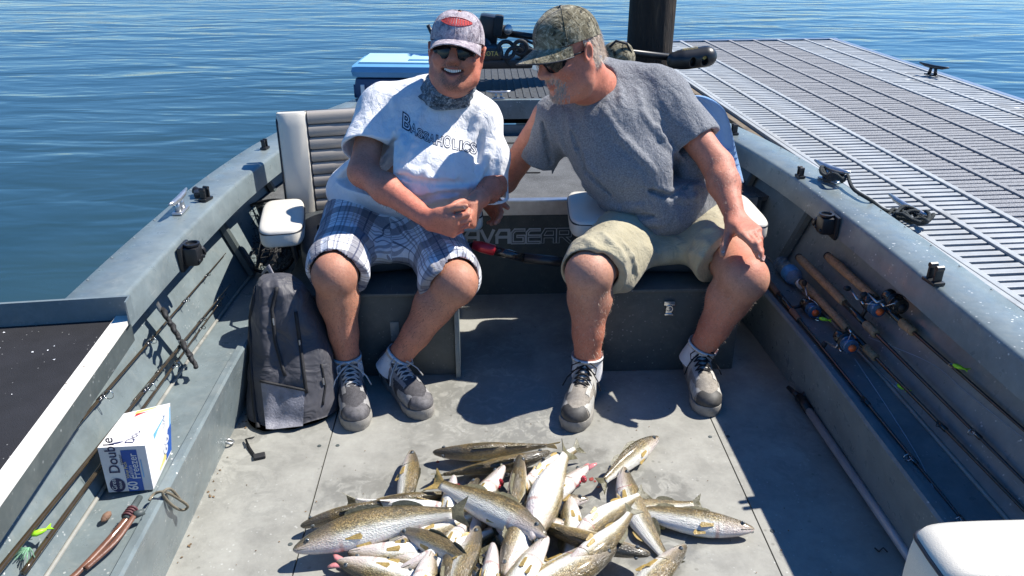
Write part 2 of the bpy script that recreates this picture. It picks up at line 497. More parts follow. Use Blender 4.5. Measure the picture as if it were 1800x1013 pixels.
        for _ in range(2):
            acc = np.zeros((nv, 3)); cc = np.zeros(nv)
            for a, b in ((0, 1), (1, 2), (2, 3), (3, 0)):
                for i, j in ((a, b), (b, a)):
                    for d in range(3): acc[:, d] += np.bincount(Q[:, i], V[Q[:, j], d], nv)
                    cc += np.bincount(Q[:, i], minlength=nv)
            V = V * 0.55 + 0.45 * acc / np.maximum(cc, 1)[:, None]
        return V, Q

def seg_dist(V, pts, rs=None):
    """distance of points to a polyline, with the parameter along it"""
    best = np.full(len(V), 9.0); par = np.zeros(len(V)); L = 0
    for i in range(len(pts) - 1):
        a = np.array(pts[i]); b = np.array(pts[i + 1]); ba = b - a; l = np.linalg.norm(ba)
        t = np.clip(((V - a) @ ba) / (l * l), 0, 1); d = np.linalg.norm(V - a - t[:, None] * ba, axis=1)
        m = d < best; best[m] = d[m]; par[m] = L + t[m] * l; L += l
    return best, par

def fingers_hand(Fd, wrist, fwd, back, side, s=1.0, curl=(20, 20, 20, 20), spread=(8, 2, -3, -9), thumb=(35, 15), tdir=None, lens=None, k=0.006):
    """wrist point, direction to the knuckles, back-of-hand normal, direction of the thumb side"""
    w = Vector(wrist); f = Vector(fwd).normalized(); sd = Vector(side); sd = (sd - f * sd.dot(f)).normalized()
    bk = Vector(back); bk = (bk - f * bk.dot(f) - sd * bk.dot(sd)).normalized()
    offs = (0.030, 0.010, -0.011, -0.030); pl = (0.088, 0.091, 0.086, 0.078)
    fl = lens or ((0.042, 0.025, 0.020), (0.046, 0.028, 0.021), (0.043, 0.026, 0.021), (0.034, 0.020, 0.018))
    tips = []
    for i in range(4):
        kn = w + (f * pl[i] + sd * offs[i]) * s + bk * (0.004 * s)
        Fd.cap(w + sd * offs[i] * 0.55 * s, kn, 0.0175 * s, 0.0125 * s, 0.014 * s)
        d = (Matrix.Rotation(R(spread[i]), 3, bk) @ f).normalized()
        ax = d.cross(bk).normalized()
        cu = curl[i] if isinstance(curl[i], (tuple, list)) else (curl[i], curl[i] * 1.2, curl[i] * 0.8)
        p = kn; rr = [0.0108, 0.0098, 0.0088, 0.0076]
        if i == 3: rr = [x * 0.88 for x in rr]
        for j in range(3):
            d = (Matrix.Rotation(-R(cu[j]), 3, ax) @ d).normalized()
            q = p + d * fl[i][j] * s
            Fd.cap(p, q, rr[j] * s, rr[j + 1] * s, 0.0025)
            if j: Fd.ell(p, (rr[j] * s * 1.10,) * 3, None, .003)
            p = q
        bn = bk.copy(); bn = (bn - d * bn.dot(d)); bn = (ax.cross(d)).normalized() if bn.length < .3 else bn.normalized()
        up_ = d.cross(ax).normalized(); up_ = up_ if True else bn
        tips.append((p, d, -ax.cross(d).normalized()))
    # heel of the thumb and the thumb itself
    tb = w + (f * 0.028 + sd * 0.026) * s - bk * 0.006 * s
    td = Vector(tdir).normalized() if tdir is not None else (f * 0.75 + sd * 0.75 - bk * 0.25).normalized()
    m1 = tb + td * 0.040 * s
    Fd.cap(w + sd * 0.012 * s, tb, 0.018 * s, 0.0175 * s, 0.014 * s); Fd.cap(tb, m1, 0.0175 * s, 0.0135 * s, 0.014 * s)
    ax = td.cross(bk).normalized() if tdir is None else td.cross(bk).normalized()
    d2 = (td * 1.0 + f * math.tan(R(thumb[1])) * 0.9).normalized()
    m2 = m1 + d2 * 0.033 * s; Fd.cap(m1, m2, 0.0128 * s, 0.0112 * s, 0.005)
    d3 = (d2 + f * 0.25 - bk * 0.1).normalized(); m3 = m2 + d3 * 0.026 * s
    Fd.cap(m2, m3, 0.0115 * s, 0.0088 * s, 0.004)
    tips.append((m3, d3, bk))
    return tips
# ================================================================= THE SETTING: water
def make_water():
    N = NT('lake_water')
    g = N.n('NewGeometry').outputs['Position']
    v1 = N.mapping(g, (0.55, 1.5, 1)); v2 = N.mapping(g, (1.6, 4.2, 1), (0, 0, 0.25)); v3 = N.mapping(g, (5, 11, 1), (0, 0, -0.2))
    h = N.math('ADD', N.math('MULTIPLY', N.noise(1.0, 2, 0.5, vec=v1, dist=0.6), 1.0), N.math('MULTIPLY', N.noise(1.0, 2, 0.5, vec=v2, dist=0.5), 0.33))
    h = N.math('ADD', h, N.math('MULTIPLY', N.noise(1.0, 2, 0.5, vec=v3), 0.045))
    h = N.math('MULTIPLY', h, N.ramp(N.noise(0.16, 3, 0.6, vec=N.mapping(g, (.6, 1.4, 1))), [(0.3, 0.45), (0.7, 1.25)]))
    N.bump(h, 0.28, 0.16)
    c = N.mix(N.ramp(N.noise(0.35, 3, 0.6, vec=g), [(0.3, 0.0), (0.7, 1.0)]), (0.018, 0.046, 0.056), (0.032, 0.070, 0.084))
    N.set(Base_Color=c, Roughness=0.10, IOR=1.36, Specular_IOR_Level=0.5)
    mb = MB()
    n = 3000.0
    mb.add([(-n, -200, -0.12), (n, -200, -0.12), (n, 4000, -0.12), (-n, 4000, -0.12)], [(0, 1, 2, 3)])
    o = mb.build('water', N.m, loc=(0, 0, -0.12), kind='structure')
    # the near water as a real swell
    return o
make_water()

# ================================================================= THE BOAT
G = 0.60                        # gunwale height above the floor
boat = thing('boat', 'long open grey aluminium fishing boat moored beside the metal dock', 'boat', tuple(B(0, 0, 0)), BTH)
OUT = [(-0.9, 1.215), (0.6, 1.215), (1.4, 1.213), (2.2, 1.205), (2.8, 1.175), (3.3, 1.105), (3.75, 0.985), (4.15, 0.815), (4.6, 0.575), (5.0, 0.33), (5.3, 0.10)]
def interp(tab, v):
    for (a, x), (b, y) in zip(tab, tab[1:]):
        if v <= b: 
            t = max(0, (v - a) / (b - a)); return x + (y - x) * t
    return tab[-1][1]
def outw(v):      # smoothed half width
    return sum(interp(OUT, v + d) for d in (-0.15, -0.05, 0.05, 0.15)) / 4
VS = [-0.9 + 0.1 * i for i in range(63)]
def strip(prof, s, v0=-0.9, v1=5.3, cap=False, step=0.1):
    """sweep a cross-section (list of (inset from the outer edge, z)) along one side"""
    mb = MB(); rings = []
    n = max(2, int(round((v1 - v0) / step)) + 1)
    for i in range(n):
        v = v0 + (v1 - v0) * i / (n - 1); w = outw(v)
        rings.append([B(s * max(0.0, w - d), v, z) for d, z in prof])
    mb.loft(rings, caps=cap, closed=cap)
    return mb
SKIN = []
for s in (-1, 1):
    gw = strip([(0.0, G - 0.035), (0.004, G - 0.008), (0.012, G), (0.145, G), (0.152, G - 0.004), (0.156, G - 0.012), (0.162, G - 0.085), (0.158, G - 0.088), (0.150, G - 0.012), (0.012, G - 0.012), (0.012, G - 0.035)], s, cap=True)
    gw.build('gunwale', M['hull'], boat, auto=50)
    ob = strip([(0.006, G - 0.02), (0.02, 0.25), (0.09, -0.02), (0.30, -0.22), (0.5, -0.3)], s)
    ob.build('outer_hull', M['hull'], boat, smooth=True)
    rr = strip([(-0.012, G - 0.03), (-0.018, G - 0.045), (-0.012, G - 0.065), (0.004, G - 0.065), (0.004, G - 0.03)], s, cap=True)
    rr.build('rub_rail', M['hull_dark'], boat, smooth=True)
    # inner side skin and the side tray with its raised edge
    sw = MB(); rings = []
    for i in range(44):
        v = -0.9 + 0.1 * i; w = outw(v)
        rings.append([B(s * (w - 0.03), v, G - 0.013), B(s * (w - 0.045), v, 0.50), B(s * (w - 0.155), v, 0.235)])
    sw.loft(rings, caps=False, closed=False)
    sw.build('side_wall', M['hull'], boat)
    lip = 0.905
    tr = MB(); v1 = 3.05 if s > 0 else 3.05
    rings = []
    for i in range(42):
        v = -0.9 + (v1 + 0.9) * i / 41; w = outw(v); l = min(lip, w - 0.30); fl = min(0.935, w - 0.27)
        rings.append([B(s * (w - 0.15), v, 0.231), B(s * (l + 0.02), v, 0.231), B(s * (l + 0.014), v, 0.243), B(s * (l - 0.004), v, 0.243), B(s * (l - 0.010), v, 0.236), B(s * fl, v, -0.01)])
    tr.loft(rings, caps=False, closed=False); SKIN.append((sw.v, sw.f)); SKIN.append((tr.v, tr.f))
    tr.build('side_tray', M['hull'], boat, auto=30)
    # weld ridge where the wall meets the tray
    wl = MB(); wl.tube([B(s * (outw(-0.8 + 0.2 * i) - 0.157), -0.8 + 0.2 * i, 0.236) for i in range(20)], 0.006, 5)
    wl.build('weld_bead', M['floor'], boat, smooth=True)
    # ribs on the side wall
    for v in (0.55, 1.35, 2.15, 2.78, 3.25):
        w = outw(v); rb = MB()
        a0, a1 = B(s * (w - 0.052), v, 0.505), B(s * (w - 0.160), v, 0.245)
        n_ = B(s * 1.0, 0, 0) - B(0, 0, 0); n_.normalize(); t_ = B(0, 1, 0) - B(0, 0, 0)
        inn = -n_ * 0.016 + Vector((0, 0, 0.006))
        rb.loft([[a0 - t_ * .02, a0 + t_ * .02, a0 + t_ * .014 + inn, a0 - t_ * .014 + inn], [a1 - t_ * .02, a1 + t_ * .02, a1 + t_ * .014 + inn, a1 - t_ * .014 + inn]])
        if v in (2.78, 3.25): rb.build('hull_rib', M['hull_dark'], boat)
_sv, _sf = [], []
for v__, f__ in SKIN:
    n__ = len(_sv); _sv += [tuple(q) for q in v__]; _sf += [tuple(i + n__ for i in f) for f in f__]
SKINBV = BVHTree.FromPolygons(_sv, _sf)
def W(px, py, off=.012):
    """point resting on the side wall or tray under a sight line"""
    d = ray(px, py).normalized(); h_ = SKINBV.ray_cast(ORG, d, 8)
    if h_[0] is None: return AZ(px, py, .26)
    n_ = h_[1] if h_[1].dot(d) < 0 else -h_[1]
    return h_[0] + n_ * off
for s in (-1, 1):
    rv = MB()
    for i in range(46):
        v = 0.1 + .075 * i; 
        if v > 3.3: break
        w = outw(v); p_ = B(s * (w - .166), v, G - .072); n_ = (B(-s, 0) - B(0, 0)).normalized(); 0 and rv.lathe(p_ - n_ * .002, n_, [(.0045, 0), (.0042, .0022), (.002, .0032), (.0003, .0034)], 7)
        if i % 2: rv.lathe(B(s * (w - .018), v, G - .0005), (0, 0, 1), [(.004, 0), (.0036, .0015), (.0015, .0022), (.0003, .0023)], 7)
    rv.build('gunwale_rivet', M['hull'], boat, kind='stuff', smooth=True)
# floor: three painted sheets with a narrow joint between them
def fpanel(u0, u1, v0, v1, z=0.0):
    mb = MB(); P = [B(u0, v0, z), B(u1, v0, z), B(u1, v1, z), B(u0, v1, z)]
    mb.prism(P, (0, 0, -0.012)); return mb
sub = MB(); sub.prism([B(-0.96, -0.9, -0.013), B(0.96, -0.9, -0.013), B(0.96, 4.4, -0.013), B(-0.96, 4.4, -0.013)], (0, 0, -0.01))
sub.build('floor_bed', M['seam'], boat)
for u0, u1 in ((-0.945, -0.6205), (-0.6165, 0.5955), (0.5995, 0.945)):
    fpanel(u0, u1, -0.9, 3.075).build('floor_panel', M['floor'], boat)
sc_ = MB()
for su, du in ((-0.6185, 1), (0.5975, 1)):
    for i in range(9):
        v = 0.35 + 0.42 * i
        for e in (-0.028, 0.028):
            p = B(su + e, v, 0.0); sc_.lathe(p, (0, 0, 1), [(0.0065, 0.0), (0.006, 0.0015), (0.002, 0.0018)], 8)
sc_.build('floor_screw', M['hull_dark'], boat, kind='stuff')
# grime and leaf bits along the floor's edge
db = MB()
for i in range(50):
    v = random.uniform(1.2, 2.35); u = -0.925 + abs(random.gauss(0, 0.014)); p = B(u, v, 0.002)
    a = random.uniform(0, 6.28); L = random.uniform(.002, .007); d = Vector((math.cos(a), math.sin(a), 0)) * L; e = Vector((-d.y, d.x, random.uniform(0, .004))) * .6
    db.add([p - d, p + e, p + d, p - e + Vector((0, 0, .002))], [(0, 1, 2, 3)])
for i in range(150):
    p = B(random.uniform(-0.85, 0.8), random.uniform(1.3, 2.5), 0.002); a = random.uniform(0, 6.28); L = random.uniform(.001, .0035)
    d = Vector((math.cos(a), math.sin(a), 0)) * L; e = Vector((-d.y, d.x, .002)) * .5
    db.add([p - d, p + e, p + d, p - e], [(0, 1, 2, 3)])
o = db.build('leaf_litter', M['debris'], boat, kind='stuff')

# raised casting deck behind the men
DZ = 0.42
d1 = MB(); w0, w1 = outw(3.08) - .17, outw(4.3) - .05
poly = [B(-w0, 3.085, DZ - .02)] + [B(w0, 3.085, DZ - .02)] + [B(outw(3.1 + .12 * i) - .06, 3.1 + .12 * i, DZ - .02) for i in range(11)] + [B(-(outw(3.1 + .12 * i) - .06), 3.1 + .12 * i, DZ - .02) for i in range(10, -1, -1)]
d1.prism(poly, (0, 0, 0.018)); d1.build('casting_deck', M['deck_carpet'], boat)
fr = MB(); fr.box(B(0, 3.078, (DZ - .002) / 2 - .002), (2 * w0 + .1, 0.012, DZ - .006), Matrix.Rotation(BTH, 3, 'Z')); fr.build('deck_riser', M['hull_dark'], boat)
ed = MB(); Mz = Matrix.Rotation(BTH, 3, 'Z')
ed.box(B(0, 3.083, DZ + .002), (2 * w0 + .06, 0.034, 0.006), Mz, bev=.001); ed.box(B(0, 3.067, DZ - .028), (2 * w0 + .06, 0.006, 0.06), Mz, bev=.001)
ed.build('deck_edge_trim', M['alu'], boat)
for v_ in (3.45, 3.95):
    ha = MB(); ha.box(B(-.12, v_, DZ + .002), (.5, .005, .004), Mz); ha.build('hatch_seam', M['seam'], boat)
# front (bow) deck, one step higher, with a dark opening below it
F0 = 4.16
b2 = MB(); poly = [B(outw(F0 + .1 * i) - .02, F0 + .1 * i, 0.585) for i in range(12)] + [B(-(outw(F0 + .1 * i) - .02), F0 + .1 * i, 0.585) for i in range(11, -1, -1)]
b2.prism(poly, (0, 0, 0.012)); b2.build('bow_deck', M['rib_rubber'], boat)
rb = MB()
for i in range(34):
    u = -0.66 + 0.04 * i
    vmax = F0 + .06
    while outw(vmax) - .05 > abs(u) and vmax < 5.2: vmax += .05
    if vmax > F0 + .1: rb.box(B(u, (F0 + .02 + vmax) / 2, .599), (.012, vmax - F0 - .03, .004), Mz)
rb.build('deck_rib', M['rib_rubber'], boat, kind='stuff')
wf = outw(F0) - .03
fc = MB(); fc.box(B(0, F0 - .012, .548), (2 * wf, .03, .10), Mz, bev=.004); fc.build('bow_deck_beam', M['hull'], boat, auto=40)
fc = MB(); fc.box(B(0, F0 + .30, .49), (2 * wf - .25, .012, .186), Mz); fc.build('storage_back', M['seam'], boat)
fc = MB(); fc.box(B(0, F0 - .004, .440), (2 * wf, .02, .045), Mz, bev=.003); fc.build('storage_sill', M['hull'], boat, auto=40)
def cleat(P, ang, sc_=1.0, mat='alu', name='cleat', parent=boat, h=.045, L=.085):
    mb = MB(); M3 = Matrix.Rotation(ang, 3, 'Z'); P = Vector(P)
    mb.box(P + Vector((0, 0, .004)), (.085 * sc_, .035 * sc_, .008), M3, bev=.003)
    for e in (-.018, .018):
        mb.tube([P + M3 @ Vector((e * sc_ * 1.2, 0, .005)), P + M3 @ Vector((e * sc_ * .8, 0, h * sc_))], [.011 * sc_, .008 * sc_], 10)
    mb.tube([P + M3 @ Vector((x * sc_, 0, (h + z) * sc_)) for x, z in ((-L, .010), (-L * .6, .003), (0, 0), (L * .6, .003), (L, .010))], [.004 * sc_, .0095 * sc_, .011 * sc_, .0095 * sc_, .004 * sc_], 10)
    return mb.build(name, M[mat], parent, smooth=True)
p = AZ(318, 372, G + .001); cleat(p, R(92), .95)
cl = AZ(878, 148, .598); cleat((cl.x, B(0, F0 - .005).y + .0, .598), BTH, .75)

def mount(P, ang, s=1.0, flip=1, name='rod_holder_base'):
    """black plastic rod-holder base on the inner lip of the gunwale"""
    mb = MB(); M3 = Matrix.Rotation(ang, 3, 'Z'); P = Vector(P)
    mb.box(P + M3 @ Vector((0, -.004, -.04)), (.085 * s, .012, .09 * s), M3, bev=.004)
    mb.box(P + M3 @ Vector((0, -.030, -.036)), (.062 * s, .045, .066 * s), M3, bev=.010)
    mb.lathe(P + M3 @ Vector((0, -.032, -.004)), (0, 0, 1), [(.026 * s, 0), (.027 * s, .006), (.020 * s, .007), (.016 * s, -.01)], 16)
    mb.lathe(P + M3 @ Vector((.028 * s * flip, -.034, -.045)), M3 @ Vector((flip, 0, 0)), [(.010, 0), (.010, .012), (.019, .012), (.021, .022), (.014, .026), (.001, .026)], 12)
    for e in (-.022, .022): mb.lathe(P + M3 @ Vector((e * s, -.053, -.05)), M3 @ Vector((0, -1, 0)), [(.006, 0), (.005, .004), (.001, .004)], 8)
    return mb.build(name, M['blackp'], boat, auto=40)
def clip2(P, ang, s=1.0):
    """small black twin-post rod clip on top of the gunwale"""
    mb = MB(); M3 = Matrix.Rotation(ang, 3, 'Z'); P = Vector(P)
    mb.box(P + Vector((0, 0, .005)), (.055 * s, .038 * s, .010), M3, bev=.003)
    for e in (-.014, .014): 
        mb.box(P + M3 @ Vector((e * s, 0, .028 * s)), (.010 * s, .026 * s, .042 * s), M3, bev=.004)
        mb.tube([P + M3 @ Vector((e * s, -.01 * s, .05 * s)), P + M3 @ Vector((e * s, .012 * s, .05 * s))], .0085 * s, 8)
    return mb.build('rod_clip', M['blackp'], boat, auto=40)
def inner(s, v): return s * (outw(v) - .164)
# mounts found on both sides
q = AZ(328, 428, G - .03); mv = 2.32
for (px, py, sgn) in ((330, 432, -1), (1463, 380, 1)):
    q = AZ(px, py, G - .02); v = q.y - (q.x * math.sin(BTH))
    mount(B(inner(sgn, v) , v, G - .012), BTH + (R(90) if sgn < 0 else R(-90)), .88, -sgn)
for (px, py, a, s_) in ((362, 352, 75, .8), (466, 262, 80, .7), (1406, 312, 95, .7), (1290, 236, 95, .8), (1640, 497, 100, .92)):
    clip2(AZ(px, py, G + .001), R(a), s_)
mb = MB(); q = AZ(350, 346, G + .001); mb.box(q + Vector((0, 0, .012)), (.03, .045, .022), Matrix.Rotation(R(20), 3, 'Z'), bev=.007); mb.lathe(q + Vector((-.012, .02, .014)), (-1, .5, .2), [(.012, -.01), (.014, .01), (.008, .014)], 10); mb.build('rod_clip_knob', M['blackp'], boat, auto=40)

# bench boxes that carry the seats
def bbox(name, u0, u1, v0, v1, h, z0=0.0, mat='hull_dark', bev=.006, par=None, label=None):
    mb = MB(); mb.box(B((u0 + u1) / 2, (v0 + v1) / 2, z0 + h / 2), (u1 - u0, v1 - v0, h), Mz, bev=bev)
    return mb.build(name, M[mat], par or boat, auto=40, label=label)
BX = .315
for (u0, u1) in ((-.80, -.235), (.285, .755)):
    bbox('seat_box', u0, u1, 2.43, 2.98, BX)
    bbox('seat_box_lid', u0 - .012, u1 + .012, 2.415, 2.99, .014, BX + .001, 'hull_dark', .004)
    # corner angle
bbox('corner_angle', -.2345, -.218, 2.405, 2.45, .30, 0.001, 'hull', .002)
# draw latch on the right box
def latch(u, v, z):
    mb = MB(); c = B(u, v, z)
    mb.box(c + Vector((0, 0, .022)), (.038, .010, .016), Mz, bev=.002); mb.box(c, (.024, .012, .036), Mz, bev=.003)
    mb.torus(c + Vector((0, -.008, .004)), (0, 1, 0), .011, .0022, 14, 6); mb.box(c + Vector((0, -.006, -.018)), (.030, .006, .006), Mz, bev=.001)
    mb.build('draw_latch', M['steel'], boat, auto=40)
lp = AY(1180, 543, 2.44); latch(lp.x - .045 + .0, 2.43 - .008 - .0, lp.z)
mb = MB(); pp = AY(636, 572, 2.42); v_ = 2.43 - .004
mb.box(B(-.44, v_, .18), (.03, .004, .075), Mz, bev=.001); mb.build('box_hinge', M['hull'], boat, auto=40)

# the logo on the riser: stroke letters, real raised vinyl
def stroke(mb, pts, w, base, ex, ez, th=.0015, closed=False):
    n = len(pts)
    for i in range(n - 1 if not closed else n):
        a = Vector(pts[i]); b = Vector(pts[(i + 1) % n]); d = (b - a)
        if d.length < 1e-6: continue
        d.normalize(); nn = Vector((-d.y, d.x)) * w / 2; a2 = a - d * w * .35; b2 = b + d * w * .35
        q = [a2 + nn, b2 + nn, b2 - nn, a2 - nn]
        P = [base + ex * x.x + ez * x.y for x in q]
        off = ex.cross(ez).normalized() * (th + .00012 * i)
        mb.add(P + [p_ + off for p_ in P], [(4, 5, 6, 7), (0, 1, 5, 4), (1, 2, 6, 5), (2, 3, 7, 6), (3, 0, 4, 7)])
LET = {'A': [[(0, 0), (0, .6), (.25, 1), (1, 1), (1, 0)], [(0, .45), (1, .45)]], 'V': [[(0, 1), (.5, 0), (1, 1)]],
       'G': [[(1, 1), (.25, 1), (0, .75), (0, 0), (1, 0), (1, .5), (.45, .5)]], 'E': [[(1, 1), (.2, 1), (0, .8), (0, 0), (1, 0)], [(0, .5), (1, .5)]],
       'S': [[(1, 1), (.2, 1), (0, .8), (0, .5), (1, .5), (1, 0), (0, 0)]], 'R': [[(0, 0), (0, 1), (1, 1), (1, .5), (0, .5)], [(.4, .5), (1, 0)]]}
lm = MB(); ex = (B(1, 0) - B(0, 0)); ez = Vector((0, 0, 1)); LW, LH = .050, .056
y_ = 3.0785 - .0125
x = AY(822, 413, 3.1).x - .0 ; lz = AY(822, 425, 3.08).z
for i, ch in enumerate('SAVAGEAR'):
    u = x - .13 + .117 - .067 + i * .0635
    base = B(u, 3.0715, lz); outl = ch in 'AR' and i >= 6
    for st in LET[ch]:
        pts = [(px_ * LW, pz * LH) for px_, pz in st]
        if outl:
            stroke(lm, pts, .014, base, ex, ez, .001)
        else: stroke(lm, pts, .0125 if i < 4 else .014, base, ex, ez, .001)
lm.build('logo_lettering', M['decal'], boat)
lm = MB()
for i, ch in enumerate('SAVAGEAR'):
    if i < 4: continue
    u = x - .13 + .117 - .067 + i * .0635; base = B(u, 3.0700, lz)
    for st in LET[ch]:
        pts = [(px_ * LW, pz * LH) for px_, pz in st]
        stroke(lm, pts, .0085 if i >= 6 else .003, base, ex, ez, .0006)
lm.build('logo_outline_gap', M['hull_dark'], boat)

# left: dark topped console lid standing on the gunwale, with its raised rim and white painted edge
cz = G + .035
L0 = AZ(205, 562, cz); L1 = AZ(0, 838, cz); K0 = AZ(0, 575, cz)
dirl = (L1 - L0).normalized(); L2 = L0 + dirl * .9
perp = (K0 - L0).normalized()
cons = thing('side_console', 'black carpet topped console lid with chipped white edge beside left gunwale', 'console lid', tuple(L0 - Vector((0, 0, .06))), 0)
far = L0 + perp * .75; far2 = L2 + perp * .75
mb = MB(); mb.prism([L0, L2, far2, far], (0, 0, -.028)); mb.build('console_top', M['blackmat'], cons)
mb = MB(); sd = Vector((dirl.y, -dirl.x, 0)); sd = sd if sd.x > 0 else -sd
mb.prism([L0 + sd * .001, L2 + sd * .001, L2 + sd * .036, L0 + sd * .036], (0, 0, .010)); mb.build('white_edge_strip', M['white_edge'], cons)
mb = MB(); mb.prism([L0 + sd * .030 - Vector((0, 0, .001)), L2 + sd * .030 - Vector((0, 0, .001)), L2 + sd * .0 - Vector((0, 0, .001)), L0 - Vector((0, 0, .001))], (0, 0, -.055)); mb.build('edge_face', M['hull_dark'], cons)
mb = MB(); fw = Vector((-perp.y, perp.x, 0)); fw = fw if fw.y > 0 else -fw
mb.prism([L0 + sd * .036, far, far + fw * .008, L0 + sd * .036 + fw * .008], (0, 0, .058)); mb.build('raised_rim', M['hull'], cons)
mb = MB(); mb.prism([L0 + sd * .0365 + fw * .008, L0 + sd * .040 + fw * .008, L0 + sd * .040 - fw * .03, L0 + sd * .0365 - fw * .03], (0, 0, .058)); mb.build('rim_corner', M['hull'], cons)
fl = MB()
for i in range(22):
    p = L0 + dirl * random.uniform(.02, .8) + perp * random.uniform(.02, .4) + Vector((0, 0, .001)); a = random.uniform(0, 6); d = Vector((math.cos(a), math.sin(a), .1)) * random.uniform(.001, .003)
    fl.add([p - d, p + Vector((-d.y, d.x, .001)), p + d, p + Vector((d.y, -d.x, .001))], [(0, 1, 2, 3)])
fl.build('paint_flake', M['white_p'], cons, kind='stuff')

# near right: corner of another seat's white cushion top
def cushion(name, c, size, rot, bev, par, mat='vinyl_w', pip=True, label=None):
    mb = MB(); mb.box(c, size, rot, bev=0)
    # rounded pillow: superellipsoid
    mb = MB(); rings = []; n = 40; c = Vector(c)
    a, b, h = size[0] / 2, size[1] / 2, size[2] / 2
    prof = [(0.0, -1.0), (.80, -1), (.93, -.93), (.985, -.72), (1.0, -.3), (1.0, .35), (.985, .72), (.93, .92), (.80, .99), (.5, 1.05), (0.0, 1.08)]
    e = bev
    for pr, z in prof:
        ring = []
        for j in range(n):
            th = 2 * math.pi * j / n; ct, st = math.cos(th), math.sin(th)
            x_ = a * math.copysign(abs(ct) ** e, ct); y_ = b * math.copysign(abs(st) ** e, st)
            inset = (1 - pr)
            x_ *= 1 - inset * min(1, h * 2.0 / a) if pr > .4 else pr; y_ *= 1 - inset * min(1, h * 2.0 / b) if pr > .4 else pr
            ring.append(c + rot @ Vector((x_, y_, z * h)))
        rings.append(ring)
    mb.loft(rings, caps=False); o = mb.build(name, M[mat], par, smooth=True, label=label)
    if pip:
        for z in ((.78,) if pip is True else pip):
            k = .975
            pts = []
            for j in range(n + 1):
                th = 2 * math.pi * j / n; ct, st = math.cos(th), math.sin(th)
                pts.append(c + rot @ Vector((k * a * math.copysign(abs(ct) ** e, ct) * 1.008, k * b * math.copysign(abs(st) ** e, st) * 1.008, z * h)))
            mp = MB(); mp.tube(pts, .0042, 6, caps=False); mp.build('piping', M['piping'], o, smooth=True)
    return o
nz = .70
c0 = AZ(1605, 925, nz); fs_ = thing('foreground_seat', 'off white vinyl seat cushion cut off by the lower right corner', 'boat seat', (c0.x + .25, c0.y - .1, nz - .3))
cushion('backrest', (c0.x + .245, c0.y - .045, nz - .055), (.50, .12, .13), Matrix.Rotation(R(2), 3, 'Z'), .28, fs_, pip=(.72,))
bb = MB(); bb.box((c0.x + .245, c0.y - .15, nz - .30), (.46, .10, .38), bev=.03); bb.build('seat_back_shell', M['vinyl_w'], fs_, auto=40)

# silver pole on the floor under the right tray
pa = AZ(1415, 712, .03); pb_ = AZ(1590, 968, .03); pdir = (pb_ - pa).normalized()
pole = thing('boat_hook', 'silver aluminium pole with black hook end lying on right floor edge', 'boat hook', (pa.x, pa.y, 0.002))
mb = MB(); mb.tube([pa, pa + pdir * 1.25], .0125, 14); M['pole'] = simple('dull_silver_tube', (.42, .43, .44), .35, .25, .1, 20)
mb = mb; mb.build('shaft', M['pole'], pole, smooth=True)
mb = MB(); mb.tube([pa - pdir * .045, pa + pdir * .035], [.017, .0155], 12); mb.tube([pa - pdir * .03, pa - pdir * .06 + Vector((.03, .0, .02)), pa - pdir * .03 + Vector((.06, .01, .03))], [.012, .009, .006], 8); mb.tube([pa - pdir * .04, pa - pdir * .10 + Vector((-.02, 0, .005))], [.012, .007], 8)
mb.build('hook', M['blackp'], pole, smooth=True)

# ================================================================= THE DOCK
DKZ = .50; DTH = math.atan(.0928)
DK0 = Vector((1.382, 2.28, DKZ))
dx = Vector((math.cos(DTH), math.sin(DTH), 0)); dy = Vector((-math.sin(DTH), math.cos(DTH), 0))
def DK(a, b, z=0.0): return DK0 + dx * a + dy * b + Vector((0, 0, z))
dock = thing('dock', 'long floating dock of light and dark grey slotted deck grating', 'dock', tuple(DK(0, 0, -DKZ - .1)), DTH)
Md = Matrix.Rotation(DTH, 3, 'Z')
N = NT('light_dock_grating'); cc = N.mix(N.ramp(N.noise(9, 6, .7), [(.3, 0.), (.7, 1.)]), (.28, .30, .31), (.44, .46, .46)); cc = N.mix(N.ramp(N.noise(2.2, 6, .75, dist=.8), [(.5, 0.), (.68, .5)]), cc, (.25, .23, .19)); cc = N.mix(N.math('MULTIPLY', N.ramp(N.voro(9), [(.10, 1.), (.16, 0.)]), N.ramp(N.noise(3, 2, .5), [(.55, 0.), (.6, 1.)])), cc, (.75, .75, .70))
N.set(Base_Color=cc, Roughness=.55, Metallic=.0); N.bump(N.noise(200, 3, .6), .25, .002); M['grate_l'] = N.m
N = NT('dark_grit_grating'); g_ = N.ramp(N.voro(260), [(.2, 1.), (.5, 0.)]); cc = N.mix(g_, (.20, .205, .215), (.46, .47, .48))
N.set(Base_Color=cc, Roughness=.8); N.bump(N.voro(260), .7, .003); M['grate_d'] = N.m
M['dockwood'] = simple('weathered_wood', (.16, .125, .085), .85, 0, .5, 14, .6, 60)
y0, y1 = -1.9, 4.45
for a, mt in ((0.012, 'grate_l'), (.205, 'grate_l'), (.41, 'grate_l'), (.615, 'grate_d'), (.82, 'grate_d'), (1.025, 'grate_d'), (1.23, 'grate_l'), (1.46, 'grate_l'), (1.68, 'grate_l')):
    mb = MB(); mb.box(DK(a, (y0 + y1) / 2, -.004), (.024, y1 - y0, .03), Md, bev=.003); mb.build('deck_beam', M[mt], dock)
pitch = .0465
cols = [(.024, .193, 'grate_l'), (.217, .398, 'grate_l'), (.422, .603, 'grate_d'), (.627, .808, 'grate_d'), (.832, 1.013, 'grate_d'), (1.037, 1.218, 'grate_d'), (1.242, 1.448, 'grate_l'), (1.472, 1.668, 'grate_l')]
def slat_mb(w): 
    mb = MB(); mb.box((0, 0, 0), (w, .028, .010), bev=.0035); return mb
count = 0
rest = {'grate_l': MB(), 'grate_d': MB()}
